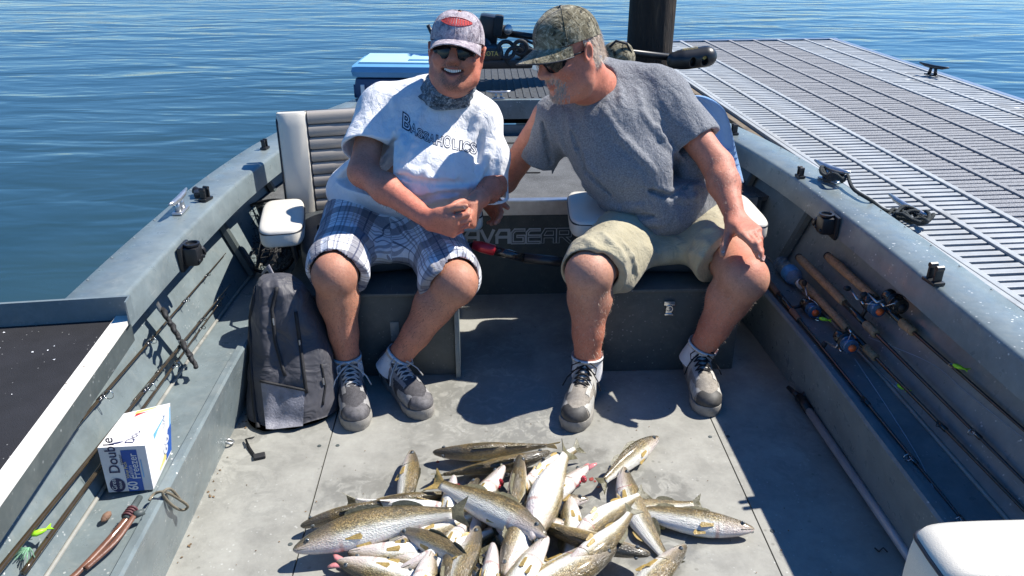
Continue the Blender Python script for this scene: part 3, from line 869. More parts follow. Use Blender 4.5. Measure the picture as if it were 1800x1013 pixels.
for ci, (a0, a1, mt) in enumerate(cols):
    w = a1 - a0; base_me = None
    nrow = int((y1 - y0) / pitch) - 1
    for j in range(nrow):
        b = y0 + .04 + j * pitch
        near = (ci in (0, 1) and b < 3.0) or (ci in (2, 3) and b < 2.0)
        if b < -.75: near = False
        c = DK((a0 + a1) / 2, b, -.001)
        if near and count < 300:
            if base_me is None:
                mb = MB(); mb.box(c - Vector((0, 0, .008)), (w, .035 if mt == 'grate_d' else .030, .026), Md, bev=.003)
                o0 = mb.build('slat', M[mt], dock); base_me = (o0, c)
            else:
                o = link(bpy.data.objects.new('slat', base_me[0].data)); o.parent = dock
                dlt = c - base_me[1]; Ml = WMAT[dock.name].to_3x3().inverted()
                o.location = Ml @ (dlt + dy * random.uniform(-.0012, .0012) + Vector((0, 0, random.uniform(-.0012, .0008))))
            count += 1
        elif b > -.9 or ci < 4:
            rest[mt].box(c - Vector((0, 0, .008 + random.uniform(-.001, .0012))) + dy * random.uniform(-.0012, .0012), (w, .035 if mt == 'grate_d' else .030, .026), Md)
for mt in rest: rest[mt].build('slat_field', M[mt], dock, kind='stuff')
# frame below and fascia
mb = MB(); mb.box(DK(-.012, (y0 + y1) / 2, -.015), (.022, y1 - y0, .05), Md, bev=.003); mb.build('white_edge_rail', M['grate_l'], dock)
mb = MB(); mb.box(DK(-.045, (y0 + y1) / 2 + .6, -.05), (.04, y1 - y0 - 1.2, .09), Md, bev=.006); mb.build('wood_bumper', M['dockwood'], dock)
mb = MB(); mb.box(DK(.85, (y0 + y1) / 2, -.12), (1.68, y1 - y0 - .1, .02), Md); mb.build('float_top', M['seam'], dock)
mb = MB(); mb.box(DK(1.72, (y0 + y1) / 2, -.012), (.045, y1 - y0, .045), Md, bev=.004); mb.build('outer_rail', M['alu'], dock)
mb = MB(); mb.box(DK(1.757, (y0 + y1) / 2, -.03), (.022, y1 - y0, .05), Md, bev=.004); mb.build('outer_bumper', M['dockwood'], dock)
mb = MB(); mb.box(DK(.85, y1 + .02, -.012), (1.80, .045, .045), Md, bev=.004); mb.build('end_rail', M['alu'], dock)
for k in range(4):
    mb = MB(); mb.box(DK(.85, y0 + .8 + k * 1.5, -.36), (1.5, 1.2, .46), Md, bev=.05); mb.build('float', M['rubber'], dock)
q = AZ(1638, 133, DKZ + .012); cleat(q, R(115), 1.1, 'blackp', 'dock_cleat', dock, .05, .1)
# dark cross mark in the dark grating
# piling
pq = AZ(1150, 128, 0.40); px_l = 1108; Yp = 4.75
pl_, pr_ = AY(1108, 60, Yp), AY(1189, 60, Yp)
N = NT('tarred_piling_wood'); vv = N.mapping(N.obj(), (9, 9, 1.1)); nn = N.noise(4, 6, .7, vec=vv, dist=.6)
cc = N.ramp(nn, [(.3, (.012, .010, .009)), (.58, (.035, .024, .016)), (.78, (.13, .085, .05))]); N.set(Base_Color=cc, Roughness=.85); N.bump(nn, .9, .03); M['pile'] = N.m
mb = MB(); cx = (pl_.x + pr_.x) / 2; rr = (pr_.x - pl_.x) / 2
rings = []
for i in range(26):
    z = -1.5 + i * .16
    rings.append([Vector((cx + math.cos(t) * rr * k, Yp + .1 + math.sin(t) * rr * k, z)) for t, k in [(2 * math.pi * j / 28, 1 + .025 * math.sin(j * 1.9 + i * .11) + .018 * math.sin(j * 5.1 + i * .45)) for j in range(28)]])
mb.loft(rings); mb.build('dock_piling', M['pile'], smooth=True, label='thick tarred dark wooden post rising at the dock beside the bow', cat='piling')
# ================================================================= SEATS
def seat_back(name, P, mat, par, th=.075):
    """padded panel from four picture-checked corners (bottom-left, bottom-right, top-right, top-left) with rounded thickness"""
    return None
def pad(par, name, c, size, rot, mat, e=.35, pip=(.75,)): return cushion(name, c, size, rot, e, par, mat, pip if pip else False)
def make_seat(label, cx, cy, w, yaw, group, top=.86, tilt=-12):
    s = thing('boat_chair', label, 'boat seat', (cx, cy, BX + .016), yaw, group)
    Rz = Matrix.Rotation(yaw, 3, 'Z'); Rt = Rz @ Matrix.Rotation(R(tilt), 3, 'X')
    c = Vector((cx, cy, 0))
    cushion('seat_cushion', c + Rz @ Vector((0, 0, BX + .016 + .050)), (w - .10, .50, .09), Rz, .3, s, 'vinyl_d', pip=(.6,))
    # backrest: side bolsters, ribbed middle, shell behind
    hb = top - .44; mid = (top + .44) / 2
    def onback(x, y, z): # in the leaning plane
        return c + Rz @ Vector((0, .235, .42)) + Rt @ Vector((x, y, z))
    bs = .112
    for sx in (-1, 1):
        mb = MB(); rings = []
        for i, (z, k) in enumerate([(-.02, .8), (0, 1), (hb * .5, 1), (hb - .05, 1), (hb - .012, .95), (hb, .80)]):
            rings.append([onback(sx * (w / 2 - bs / 2) + x_ * bs / 2 * (1 if k > .9 else .97), y_ * .042 * k - .005, z) for x_, y_ in ((-1, .9), (-1, -.6), (-.85, -.95), (-.3, -1.08), (.3, -1.08), (.85, -.95), (1, -.6), (1, .9))])
        mb.loft(rings); mb.build('side_bolster', M['vinyl_w'], s, auto=50)
        pm = MB(); 
        for xx in (-1, 1): pm.tube([onback(sx * (w / 2 - bs / 2) + xx * bs / 2, -.036, z) for z in (0, hb * .3, hb * .6, hb - .03)] + [onback(sx * (w / 2 - bs / 2) + xx * bs / 2 * .92, -.01, hb)], .0035, 6)
        pm.build('piping', M['piping'], s, smooth=True)
    nr = 8; rh = hb / nr
    for i in range(nr):
        mb = MB(); rings = []; ww = w / 2 - bs - .001
        prof = [(.03, .001), (-.032, .001), (-.038, rh * .10), (-.042, rh * .35), (-.042, rh * .65), (-.038, rh * .90), (-.032, rh - .001), (.03, rh - .001)]
        for x_ in (-ww, -ww * .5, 0, ww * .5, ww): rings.append([onback(x_, y_ + .012 * (1 - (x_ / ww) ** 2), i * rh + z_) for y_, z_ in prof])
        mb.loft(rings); mb.build('back_roll', M['vinyl_g'], s, auto=60)
    mb = MB(); mb.box(onback(0, .045, hb / 2 - .01), (w - .01, .02, hb + .02), Rt, bev=.008); mb.build('back_shell', M['seat_shell'], s, auto=40)
    for sx in (-1, 1):
        ac = c + Rz @ Vector((sx * (w / 2 + (.035 if sx > 0 and 'towel' in label else .002)), -.055, .485))
        if sx > 0 and 'plaid' in label: ac = ac
        arm = cushion('armrest', ac, (.150, .42, .060), Rz @ Matrix.Rotation(R(-4), 3, 'X'), .42, s, 'vinyl_w', pip=(.55,))
        mb = MB(); mb.tube([ac + Rz @ Vector((0, .14, -.03)), ac + Rz @ Vector((-sx * .02, .10, -.14)), ac + Rz @ Vector((-sx * .035, .06, -.24))], .012, 8)
        mb.box(ac + Rz @ Vector((-sx * .008, .02, -.050)), (.035, .22, .025), Rz, bev=.006)
        mb.build('armrest_bracket', M['seat_shell'], s, smooth=False)
    return s
# placing: left seat's outer top corner is seen at (475, 215); right seat's armrests at (1010, 380) and (1325, 355)
ls = make_seat('off white and taupe ribbed vinyl boat seat under the man in the plaid shorts', -.525, 2.79, .62, R(13), 'padded boat seats on the two boxes', top=.82, tilt=-8)
rs = make_seat('off white vinyl boat seat with the blue towel over its backrest', .535, 2.80, .50, R(-2), 'padded boat seats on the two boxes', top=.78, tilt=-8)

# ================================================================= PEOPLE
def lumap(N, vec_attr): return N.attr(vec_attr).outputs['Vector']
def skin_mat(name, base, red, sc=(.075, .055, .045)):
    N = NT(name)
    t = N.attr('tan').outputs['Fac']; st = N.attr('stub').outputs['Fac']; lp = N.attr('lips').outputs['Fac']
    n1 = N.ramp(N.math('ADD', N.math('MULTIPLY', N.noise(7, 4, .6), .55), N.math('MULTIPLY', N.noise(45, 6, .75), .45)), [(.36, 0.), (.62, 1.)])
    b = N.mix(n1, tuple(x * .78 for x in base), tuple(min(1, x * 1.14) for x in base))
    r = N.mix(n1, tuple(x * .76 for x in red), tuple(min(1, x * 1.16) for x in red))
    c = N.mix(t, b, r)
    fr = N.ramp(N.noise(170, 3, .6), [(.52, 0.), (.68, .42)])
    c = N.mix(fr, c, tuple(x * .55 for x in red))
    c = N.mix(lp, c, (.33, .10, .085))
    hr = N.ramp(N.noise(230, 4, .7), [(.35, 0.0), (.62, 1.)])
    c = N.mix(N.math('MULTIPLY', st, N.math('ADD', N.math('MULTIPLY', hr, .95), .08), clamp=True), c, sc)
    N.set(Base_Color=c, Roughness=.55, Specular_IOR_Level=.38, Subsurface_Weight=.12, Subsurface_Scale=.012, Subsurface_Radius=(1, .3, .15))
    b = N.bump(N.noise(190, 4, .65), .35, .003); N.bump(N.noise(38, 4, .6), .3, .006, prev=b)
    return N.m
M['skin1'] = skin_mat('sunburnt_skin', (.50, .235, .150), (.63, .195, .125))
M['skin2'] = skin_mat('tanned_skin', (.53, .27, .18), (.56, .19, .118), (.62, .47, .36))
def cloth_mat(name, build, rough=.9, weave=900, bmp=.25):
    N = NT(name); c = build(N); N.set(Base_Color=c, Roughness=rough, Sheen_Weight=.15, Specular_IOR_Level=.2)
    b = N.bump(N.noise(weave * .5, 2, .5), bmp, .0015)
    b = N.bump(N.noise(28, 4, .6, dist=.8), .4, .012, prev=b); N.bump(N.noise(9, 5, .7, vec=N.mapping(N.obj(), (2.2, 2.2, .8), (.3, .5, .2)), dist=1.6), .5, .020, prev=b)
    return N.m
M['tee_w'] = cloth_mat('white_cotton', lambda N: N.mix(N.ramp(N.noise(14, 4, .6), [(.3, 0.), (.7, 1.)]), (.70, .70, .72), (.80, .80, .81)))
def heather(N):
    a = N.mapping(N.obj(), (1, 1, 1)); n1 = N.ramp(N.noise(210, 4, .75), [(.35, 0.), (.65, 1.)])
    return N.mix(n1, (.13, .135, .148), (.29, .295, .31))
M['tee_g'] = cloth_mat('heather_grey_knit', heather, .85)
M['khaki'] = cloth_mat('khaki_twill', lambda N: N.mix(N.ramp(N.noise(9, 5, .6), [(.3, 0.), (.7, 1.)]), (.36, .32, .21), (.47, .425, .30)))
M['sock'] = simple('white_sock', (.78, .78, .79), .95, 0, .05, 60, .5, 500)
def plaid(N):
    u = N.attr('uvw').outputs['Vector']; sp = N.n('SeparateXYZ'); N.l(u, sp.inputs[0])
    X, Y = sp.outputs[0], sp.outputs[1]
    def band(src, per, stops, off=0.0):
        f = N.math('FRACT', N.math('MULTIPLY', N.math('ADD', src, off), 1.0 / per)); return N.ramp(f, stops, 'CONSTANT')
    P = .165
    wide = [(0, 0.), (.08, .85), (.40, 0.), (.45, .5), (.49, 0.), (.66, .7), (.70, 0.), (.74, .7), (.78, 0.)]
    bx, by = band(X, P, wide), band(Y, P, wide, .03)
    c = (.74, .75, .78)
    c = N.mix(N.math('MULTIPLY', bx, .80), c, (.065, .055, .075)); c = N.mix(N.math('MULTIPLY', by, .80), c, (.06, .055, .085))
    lx = band(X, P, [(0, 0.), (.205, .9), (.24, 0.), (.88, .8), (.905, 0.)]); ly = band(Y, P, [(0, 0.), (.52, .8), (.545, 0.), (.88, .7), (.905, 0.)], .03)
    c = N.mix(lx, c, (.030, .035, .085)); c = N.mix(ly, c, (.035, .045, .10))
    tn = band(X, P, [(0, 0.), (.54, .6), (.565, 0.)]); c = N.mix(tn, c, (.35, .30, .20))
    fade = N.ramp(N.noise(40, 4, .7), [(.3, 0.), (.75, .12)]); return N.mix(fade, c, (.7, .72, .75))
M['plaid'] = cloth_mat('washed_plaid_cotton', plaid)
def camo(cols, scale=22, line=True):
    def f(N):
        v = N.mapping(N.obj(), (1, 1, 1.3)); n = N.noise(scale, 5, .7, vec=v, dist=1.8)
        c = N.ramp(n, [(.0, cols[0]), (.40, cols[1]), (.50, cols[2]), (.60, cols[3]), (.70, cols[1])], 'CONSTANT')
        v2 = N.mapping(N.obj(), (1, .35, 1), (.5, .9, .2)); l = N.ramp(N.noise(scale * 3.4, 3, .6, vec=v2, dist=2.2), [(.56, 0.), (.62, .8), (.68, .1)])
        c = N.mix(l, c, cols[3]); v3 = N.mapping(N.obj(), (.4, 1, .8), (.1, .5, 1.2)); l3 = N.ramp(N.noise(scale * 3, 3, .6, vec=v3, dist=2.0), [(.60, 0.), (.66, .8)])
        return N.mix(l3, c, cols[0])
    return f
M['camo_g'] = cloth_mat('brown_green_camouflage', camo([(.018, .018, .012), (.13, .11, .065), (.21, .185, .12), (.44, .40, .29)], 12), .85)
M['camo_p'] = cloth_mat('faded_mauve_camouflage', camo([(.16, .13, .15), (.32, .27, .30), (.42, .36, .38), (.58, .53, .55)], 17), .85)
M['gaiter'] = cloth_mat('slate_scale_print', camo([(.018, .028, .042), (.06, .085, .115), (.13, .18, .23), (.40, .45, .50)], 30), .7)
M['red_thread'] = simple('red_embroidery', (.55, .045, .04), .7, 0, .25, 200, .6, 700)
M['lens'] = simple('black_lens', (.006, .007, .010), .12, 0, .1, spec=.35)
M['frame'] = simple('black_glasses_frame', (.012, .012, .014), .3)
M['teeth'] = simple('teeth', (.92, .88, .80), .3)
M['mouth'] = simple('mouth_inside', (.05, .012, .012), .5)
M['eye'] = simple('eye_white', (.6, .58, .55), .2)
def hair_mat(name, a, b):
    N = NT(name); c = N.mix(N.ramp(N.noise(300, 3, .6), [(.3, 0.), (.7, 1.)]), a, b); N.set(Base_Color=c, Roughness=.7); N.bump(N.noise(300, 2, .5), .6, .003); return N.m
M['hair_w'] = hair_mat('white_grey_hair', (.40, .30, .22), (.72, .60, .49)); M['hair_d'] = hair_mat('greying_brown_hair', (.05, .035, .025), (.22, .17, .13))

class Head:
    def __init__(s, c, fwd, up, sc_=1.0):
        f = Vector(fwd).normalized(); u = Vector(up); u = (u - f * u.dot(f)).normalized(); r = f.cross(u).normalized()
        s.c = Vector(c); s.M = Matrix((r, f, u)).transposed(); s.k = sc_
    def p(s, x, y, z): return s.c + s.M @ (Vector((x, y, z)) * s.k)
    def rot(s, rx=0, ry=0, rz=0): return np.array(s.M @ Euler((R(rx), R(ry), R(rz))).to_matrix())
    def E(s, F, c, r, k=.02, sub=False, **kw): F.ell(s.p(*c), np.array(r) * s.k, s.rot(**kw), k, sub)
    def Cc(s, F, a, b, r1, r2, k=.01, sub=False): F.cap(s.p(*a), s.p(*b), r1 * s.k, r2 * s.k, k, sub)
def sculpt_head(F, H, smile=False, jowl=1.0):
    H.E(F, (0, -.012, .045), (.078, .098, .088), .02)
    H.E(F, (0, .022, -.020), (.066, .070, .088), .03)
    for sx in (-1, 1):
        H.Cc(F, (sx * .060, -.005, -.035), (sx * .052, .012, -.068), .026 * jowl, .025 * jowl, .03)
        H.Cc(F, (sx * .050, .014, -.070), (sx * .012, .066, -.096), .026 * jowl, .022, .03)
        H.E(F, (sx * .040, .060, -.022), (.027, .024, .024), .02)          # cheek
        H.Cc(F, (sx * .012, .086, .030), (sx * .048, .066, .030), .012, .011, .015)  # brow
        H.E(F, (sx * .031, .088, .006), (.016, .014, .010), .012, True)      # socket
        # ear
        H.E(F, (sx * .083, -.010, .002), (.010, .021, .034), .006, ry=sx * 14, rz=-sx * 20)
        H.E(F, (sx * .093, -.004, .006), (.007, .012, .020), .004, True, ry=sx * 14, rz=-sx * 20)
        H.E(F, (sx * .080, -.002, -.028), (.008, .010, .010), .006)
        H.E(F, (sx * .0125, .101, -.024), (.0105, .012, .009), .008)       # nostril wing
        H.E(F, (sx * .008, .104, -.033), (.0035, .005, .004), .002, True)
    H.Cc(F, (0, .084, .030), (0, .113, -.018), .0095, .0145, .012)
    H.E(F, (0, .076, -.094), (.024, .020, .020), .02)                      # chin
    H.E(F, (0, .070, -.050), (.036, .028, .026), .02)                      # muzzle
    H.E(F, (0, .01, -.100), (.05 * jowl, .055, .028), .04)                   # under the chin
    if smile:
        for sx in (-1, 1):
            H.E(F, (sx * .044, .068, -.020), (.022, .020, .020), .014)
            H.Cc(F, (sx * .017, .1035, -.038), (sx * .040, .074, -.064), .0022, .0028, .006, True)   # laugh line
            H.Cc(F, (0, .0985, -.046), (sx * .028, .083, -.046), .0055, .0045, .006)
            H.Cc(F, (0, .094, -.070), (sx * .027, .082, -.052), .0065, .0045, .006)
        for j in range(-4, 5):
            t = j / 4; H.E(F, (t * .029, .095 - .013 * t * t, -.057 + .0075 * t * t), (.007, .014, .0085 * (1 - .5 * t * t)), .002, True)
    else:
        for sx in (-1, 1):
            H.Cc(F, (0, .100, -.052), (sx * .023, .088, -.056), .0052, .004, .006)
            H.Cc(F, (0, .098, -.064), (sx * .022, .087, -.059), .0062, .004, .006)
            H.Cc(F, (0, .106, -.0575), (sx * .024, .092, -.058), .0018, .0018, .003, True)
def head_attrs(V, H, smile):
    L = (V - np.array(H.c)) @ np.array(H.M) / H.k
    x, y, z = L[:, 0], L[:, 1], L[:, 2]; r = np.sqrt((L ** 2).sum(1)); inh = (r < .16) & (z > -.14)
    lips = np.zeros(len(V)); zz = -.058
    ln = np.clip(1 - np.sqrt((x / .029) ** 2 + ((z - zz) / (.017 if smile else .010)) ** 2), 0, .35) / .35
    lips = np.where(inh & (y > .072), ln * .8, 0)
    go = np.sqrt((x / .040) ** 2 + ((z + .068) / .046) ** 2)          # goatee ring
    st = np.clip((1.25 - go) / .45, 0, 1) * np.clip((go - .36) / .15, 0, 1) * (y > .045)
    jaw = np.clip((-z - .045) / .04, 0, 1) * (z > -.13) * (y > -.01) * .22
    st = np.where(inh, np.maximum(st * .95, jaw), 0) * (1 - (lips > .25))
    return L, inh, lips, st
def cap_hat(H, par, mat, logo=False, tip=0, sq=1.0, lift=.0):
    o_ = H; hat = None
    def hp(x, y, z):
        v = Euler((R(tip), 0, 0)).to_matrix() @ Vector((x, y, z - .05)); return H.p(v.x, v.y, v.z + .05 + lift)
    mb = MB(); rings = []; n = 48; A, Bd, Hh = .088, .108, .098 * sq
    def dome(th, ph):
        ct, st = math.cos(th), math.sin(th); r = math.cos(ph) ** .80; zz = math.sin(ph) ** .92
        fb = 1.0 + .06 * max(0, st) * math.sin(2 * ph)
        seam = 1 - .012 * (abs(math.cos(3 * th + R(90))) < .07) * math.cos(ph)
        return hp(A * r * ct * fb * seam, Bd * r * st * fb * seam - .008, .034 + .004 * math.cos(2 * th) + Hh * zz)
    for i in range(17):
        ph = R(90) * i / 16 * .995; rings.append([dome(2 * math.pi * j / n, ph) for j in range(n)])
    mb.loft(rings, caps=False); mb.loft([rings[0], [p_ + (H.c - p_).normalized() * .004 for p_ in rings[0]], [p_ + (H.p(0, 0, .1) - p_).normalized() * .006 for p_ in rings[0]]], caps=False)
    hat = mb.build('cap', mat, par, smooth=True)
    mb = MB(); c = dome(0, R(89.5)); mb.lathe(hp(0, -.008, .034 + Hh - .001), H.M @ Vector((0, 0, 1)), [(.0085, 0), (.0085, .003), (.004, .006), (.0005, .0065)], 12); mb.build('cap_button', M['piping'], hat, smooth=True)
    # sweat-band seam
    mb = MB(); 
    for j6 in range(6):
        th = R(90 + 60 * j6); mb.tube([dome(th, R(90) * i / 12 * .97) + (dome(th, R(90) * i / 12 * .97) - H.c).normalized() * .0003 for i in range(13)], .0012, 5)
    mb.build('cap_seam', mat, hat, smooth=True, kind='stuff')
    # brim
    top, bot = [], []; nu, nv = 25, 9
    for j in range(nv):
        t = j / (nv - 1); rt, rb2 = [], []
        for i in range(nu):
            s_ = -1 + 2 * i / (nu - 1); th = R(90 - s_ * 66)
            bx, by = A * math.cos(th) * 1.005, Bd * math.sin(th) * 1.005 - .008
            ext = .074 * max(0, 1 - s_ * s_) ** .55
            X = bx * (1 + .05 * t * (1 - abs(s_))); Y = by + t * ext
            Z = .036 + .006 * s_ * s_ - t * .020 * (1 - .3 * s_ * s_) - .040 * (abs(X) / .085) ** 2.2 * (.35 + .65 * t) * .75
            rt.append(hp(X, Y, Z)); rb2.append(hp(X, Y, Z - .0035))
        top.append(rt); bot.append(rb2)
    mb = MB(); vs = [p_ for r_ in top for p_ in r_] + [p_ for r_ in bot for p_ in r_]; fs = []; K = nu * nv
    for j in range(nv - 1):
        for i in range(nu - 1):
            a = j * nu + i; fs += [(a, a + 1, a + nu + 1, a + nu), (K + a + nu, K + a + nu + 1, K + a + 1, K + a)]
    for i in range(nu - 1): a = (nv - 1) * nu + i; fs.append((a, a + 1, K + a + 1, K + a))
    for j in range(nv - 1):
        a = j * nu; fs.append((a, a + nu, K + a + nu, K + a)); a = j * nu + nu - 1; fs.append((a, K + a, K + a + nu, a + nu))
    mb.add(vs, fs); mb.build('cap_brim', mat, hat, auto=55)
    mb = MB(); mb.tube([p_ + (p_ - bot[-1][i]) * .0 for i, p_ in enumerate([(a_ + b_) / 2 for a_, b_ in zip(top[-1], bot[-1])])], .0024, 6); mb.build('brim_edge', M['piping'] if not logo else mat, hat, smooth=True)
    if logo:
        mb = MB()
        for k, (za, zb, wd) in enumerate([(R(33), R(50), .62), ]):
            # long lens-shaped emblem broken into letters-like blocks
            for i in range(12):
                s0, s1 = -wd + 2 * wd * i / 12, -wd + 2 * wd * (i + .82) / 12
                sm = (s0 + s1) / 2; hh = (1 - (sm / (wd * 1.15)) ** 2) * R(8.5)
                ph0 = R(34) ; P = []
                for (s_, ph) in ((s0, ph0 - hh * .75), (s1, ph0 - hh * .75), (s1, ph0 + hh), (s0, ph0 + hh)):
                    q = dome(R(90) - s_, ph); P.append(q + (q - H.p(0, 0, .04)).normalized() * .0016)
                mb.add(P, [(0, 1, 2, 3)])
            for sg in (1, -1):
                pts = []
                for i in range(15):
                    s_ = -wd * 1.05 + 2.1 * wd * i / 14; q = dome(R(90) - s_, R(34) + (R(11.5) * (1 - (s_ / (wd * 1.1)) ** 2) if sg > 0 else -R(8.5) * (1 - (s_ / (wd * 1.1)) ** 2))); pts.append(q + (q - H.p(0, 0, .04)).normalized() * .001)
                mb.tube(pts, .0014, 5)
        mb.build('cap_emblem', M['red_thread'], hat, kind='stuff')
    return hat
def glasses(H, par, wrap=1.0):
    root = None
    def lens(sx):
        mb = MB(); rings = []
        top, bot = [], []
        nu = 11
        for i in range(nu):
            t = i / (nu - 1); x = sx * (.006 + t * .064)
            y = .103 - .034 * (t ** 2.0) - .002
            hh = .0235 * (1 - abs(2 * t - .95) ** 2.6 * .80) + .001
            zc = .006 + .005 * t
            top.append(H.p(x, y, zc + hh)); bot.append(H.p(x, y - .003, zc - hh * 1.12))
        mids = [H.p(sx * (.007 + i / 10 * .061), .1065 - .034 * ((i / 10) ** 2.0), .011 + .004 * i / 10) for i in range(nu)]
        back = lambda L_: [p_ - H.M @ Vector((0, .003, 0)) for p_ in L_]
        rings = [top, mids, bot, back(bot), back(mids), back(top)]
        mb.loft([list(r_) for r_ in zip(*rings)], caps=True)
        return mb, top, bot
    f = MB()
    fr_ = None
    for sx in (-1, 1):
        mb, top, bot = lens(sx)
        f.tube(top + [H.p(sx * .074, .062, .017), H.p(sx * .080, .02, .014), H.p(sx * .082, -.012, .012)], [.0022] * 11 + [.0042, .0032, .0025], 6, flat=1.0)
    f.tube([H.p(-.009, .104, .018), H.p(0, .107, .019), H.p(.009, .104, .018)], .003, 6)
    fr_ = f.build('sunglasses', M['frame'], par, smooth=True)
    for sx in (-1, 1):
        mb, _, _ = lens(sx); mb.build('lens', M['lens'], fr_, auto=50)
    return fr_

def shoe(ankle, heel, toe, par, style, shin=None):
    """running shoe standing on the floor from heel point to toe point"""
    heel = Vector((heel.x, heel.y, 0)); toe = Vector((toe.x, toe.y, 0)); d = (toe - heel); Ls = d.length; f = d.normalized(); r = Vector((f.y, -f.x, 0)); k = Ls / .31
    P = lambda x, y, z: heel + r * (x * k) + f * (y * k) + Vector((0, 0, z * k))
    Mx = np.array(Matrix((r, f, Vector((0, 0, 1)))).transposed())
    # sole outline
    out = [(.0, .0), (.022, .006), (.034, .03), (.036, .08), (.036, .13), (.044, .19), (.052, .23), (.050, .265), (.038, .293), (.018, .308), (0, .311), (-.020, .306), (-.038, .288), (-.050, .255), (-.052, .22), (-.044, .17), (-.036, .12), (-.036, .07), (-.034, .03), (-.022, .006)]
    def ring(s_, z, dz=0):
        return [P(x * s_, .155 + (y - .155) * (1 + (s_ - 1) * .35), z + (.010 * max(0, (y - .25) / .06) if dz else 0)) for x, y in out]
    mb = MB(); mb.loft([ring(.95, .002), ring(1.0, .008, 1), ring(1.02, .018, 1), ring(.98, .029, 1)])
    mb.build('shoe_sole', M[style['sole']], par, auto=60)
    F = Field(np.array(heel) + [-.2, -.36, -.01], np.array(heel) + [.2, .06, .17], .0032) if False else None
    c = heel + f * .155 * k
    F = Field(np.array(c) - [.20, .20, .0] + [0, 0, .012], np.array(c) + [.20, .20, .165], .0032)
    F.ell(P(0, .245, .044), np.array((.046, .062, .034)) * k, Mx, .02); F.ell(P(0, .175, .052), np.array((.042, .080, .042)) * k, Mx, .02)
    F.cap(P(0, .04, .050), P(0, .20, .050), .036 * k, .040 * k, .02); F.cap(P(0, .035, .04), P(0, .030, .092), .036 * k, .034 * k, .02); F.cap(P(0, .03, .075), P(0, .115, .082), .033 * k, .035 * k, .02)
    F.half(np.array(P(0, 0, .028)), (0, 0, -1))
    F.cap(P(0, .058, .075), P(0, .062, .15), .030 * k, .036 * k, .006, sub=True)
    V, Q = F.mesh(); L = (V - np.array(heel)) @ Mx / k
    npmesh('shoe_upper', V, Q, M[style['upper']], par, {'uvw': L})
    # toe cap and side overlays as raised shells
    def patch(sel, off, name, mat):
        m = sel(L); idx = np.where(m)[0]; mp = -np.ones(len(V), int); mp[idx] = np.arange(len(idx))
        q = Q[(m[Q]).all(1)]
        if not len(q): return
        me = bpy.data.meshes.new('t'); me.from_pydata(V.tolist(), [], Q.tolist()); nr = np.zeros(len(V) * 3); me.update(); me.vertices.foreach_get('normal', nr) if hasattr(me.vertices[0], 'normal') else None
        nr = nr.reshape(-1, 3); bpy.data.meshes.remove(me)
        cn = V - np.array(P(0, .15, .03)); sg = np.sign((nr * cn).sum(1))[:, None]; nr = nr * sg
        Vp = (V + nr * off)[idx]; npmesh(name, Vp, mp[q], mat, par)
    patch(lambda L: (L[:, 1] > .268 + .010 * np.cos(L[:, 0] * 120)) & (L[:, 2] < .075), .0018, 'toe_cap', M[style['toe']])
    patch(lambda L: (np.abs(L[:, 0]) > .024) & (L[:, 1] > .05) & (L[:, 1] < .19) & (np.sin(L[:, 1] * 75 + L[:, 2] * 60) > .2), .0016, 'side_overlay', M[style['over']])
    for sg_ in (-1, 1): patch(lambda L: (L[:, 0] * sg_ > .027 + .010 * np.sin(L[:, 1] * 90)) & (L[:, 1] > .185) & (L[:, 1] < .262) & (L[:, 2] < .072), .0017, 'forefoot_overlay', M[style['over']])
    patch(lambda L: (np.abs(L[:, 0]) > .0205) & (np.abs(L[:, 0]) < .034) & (L[:, 1] > .10) & (L[:, 1] < .215) & (L[:, 2] > .066), .0019, 'eyestay', M[style['over']])
    patch(lambda L: (L[:, 1] < .045) & (L[:, 2] < .085), .0016, 'heel_counter', M[style['over']])
    # tongue
    mb = MB(); mb.loft([[P(x * w_, y, z + b_) for x, b_ in ((-1, 0), (-.6, .007), (0, .010), (.6, .007), (1, 0), (.6, -.004), (0, .001), (-.6, -.004))] for w_, y, z in ((.024, .19, .078), (.026, .15, .094), (.028, .115, .112), (.027, .098, .128), (.018, .092, .134))])
    mb.build('shoe_tongue', M[style['tongue']], par, auto=60)
    # laces
    lm = MB()
    for i in range(6):
        y = .112 + i * .0175; z = .112 - i * .0068; w_ = .026
        for sg in (1, -1):
            lm.tube([P(-w_ * sg, y, z - .002), P(-w_ * .5 * sg, y + .005, z + .0095), P(w_ * .5 * sg, y + .013, z + .007), P(w_ * sg, y + .018, z - .009)], .0027 * k, 6)
    for sg in (-1, 1):
        lm.tube([P(0, .108, .130), P(sg * .018, .112, .140), P(sg * .040, .128, .134), P(sg * .040, .142, .118), P(sg * .020, .128, .124), P(0, .110, .130)], .0024 * k, 6)
        lm.tube([P(0, .108, .130), P(sg * .022, .130, .128), P(sg * .050, .150, .100), P(sg * .062, .165, .075)], .0022 * k, 6)
    lm.build('shoelace', M[style['lace']], par, smooth=True, kind='stuff')
def sock(ankle, knee, par, r=.047, top=.055, heel=None):
    a = Vector(ankle); u = (Vector(knee) - a).normalized(); mb = MB(); rings = []
    b = u.cross(Vector((1, 0, 0))).normalized(); c = u.cross(b).normalized()
    for h_, k in ((-.038, 1.0), (-.02, 1.0), (.0, .98), (.02, .97), (.035, .99), (.048, 1.02), (top, 1.03), (top + .003, .98), (top - .004, .9)):
        rings.append([a + u * h_ + (b * math.cos(t) + c * math.sin(t)) * r * k * (1 + .02 * math.sin(3 * t + h_ * 60)) for t in [2 * math.pi * j / 24 for j in range(24)]])
    mb.loft(rings, caps=False); mb.build('sock', M['sock'], par, smooth=True)
M['sh1'] = simple('grey_mesh_shoe_fabric', (.075, .072, .078), .8, 0, .35, 120, .6, 900); M['sh1o'] = simple('worn_grey_overlay', (.27, .265, .26), .6, 0, .3, 60)
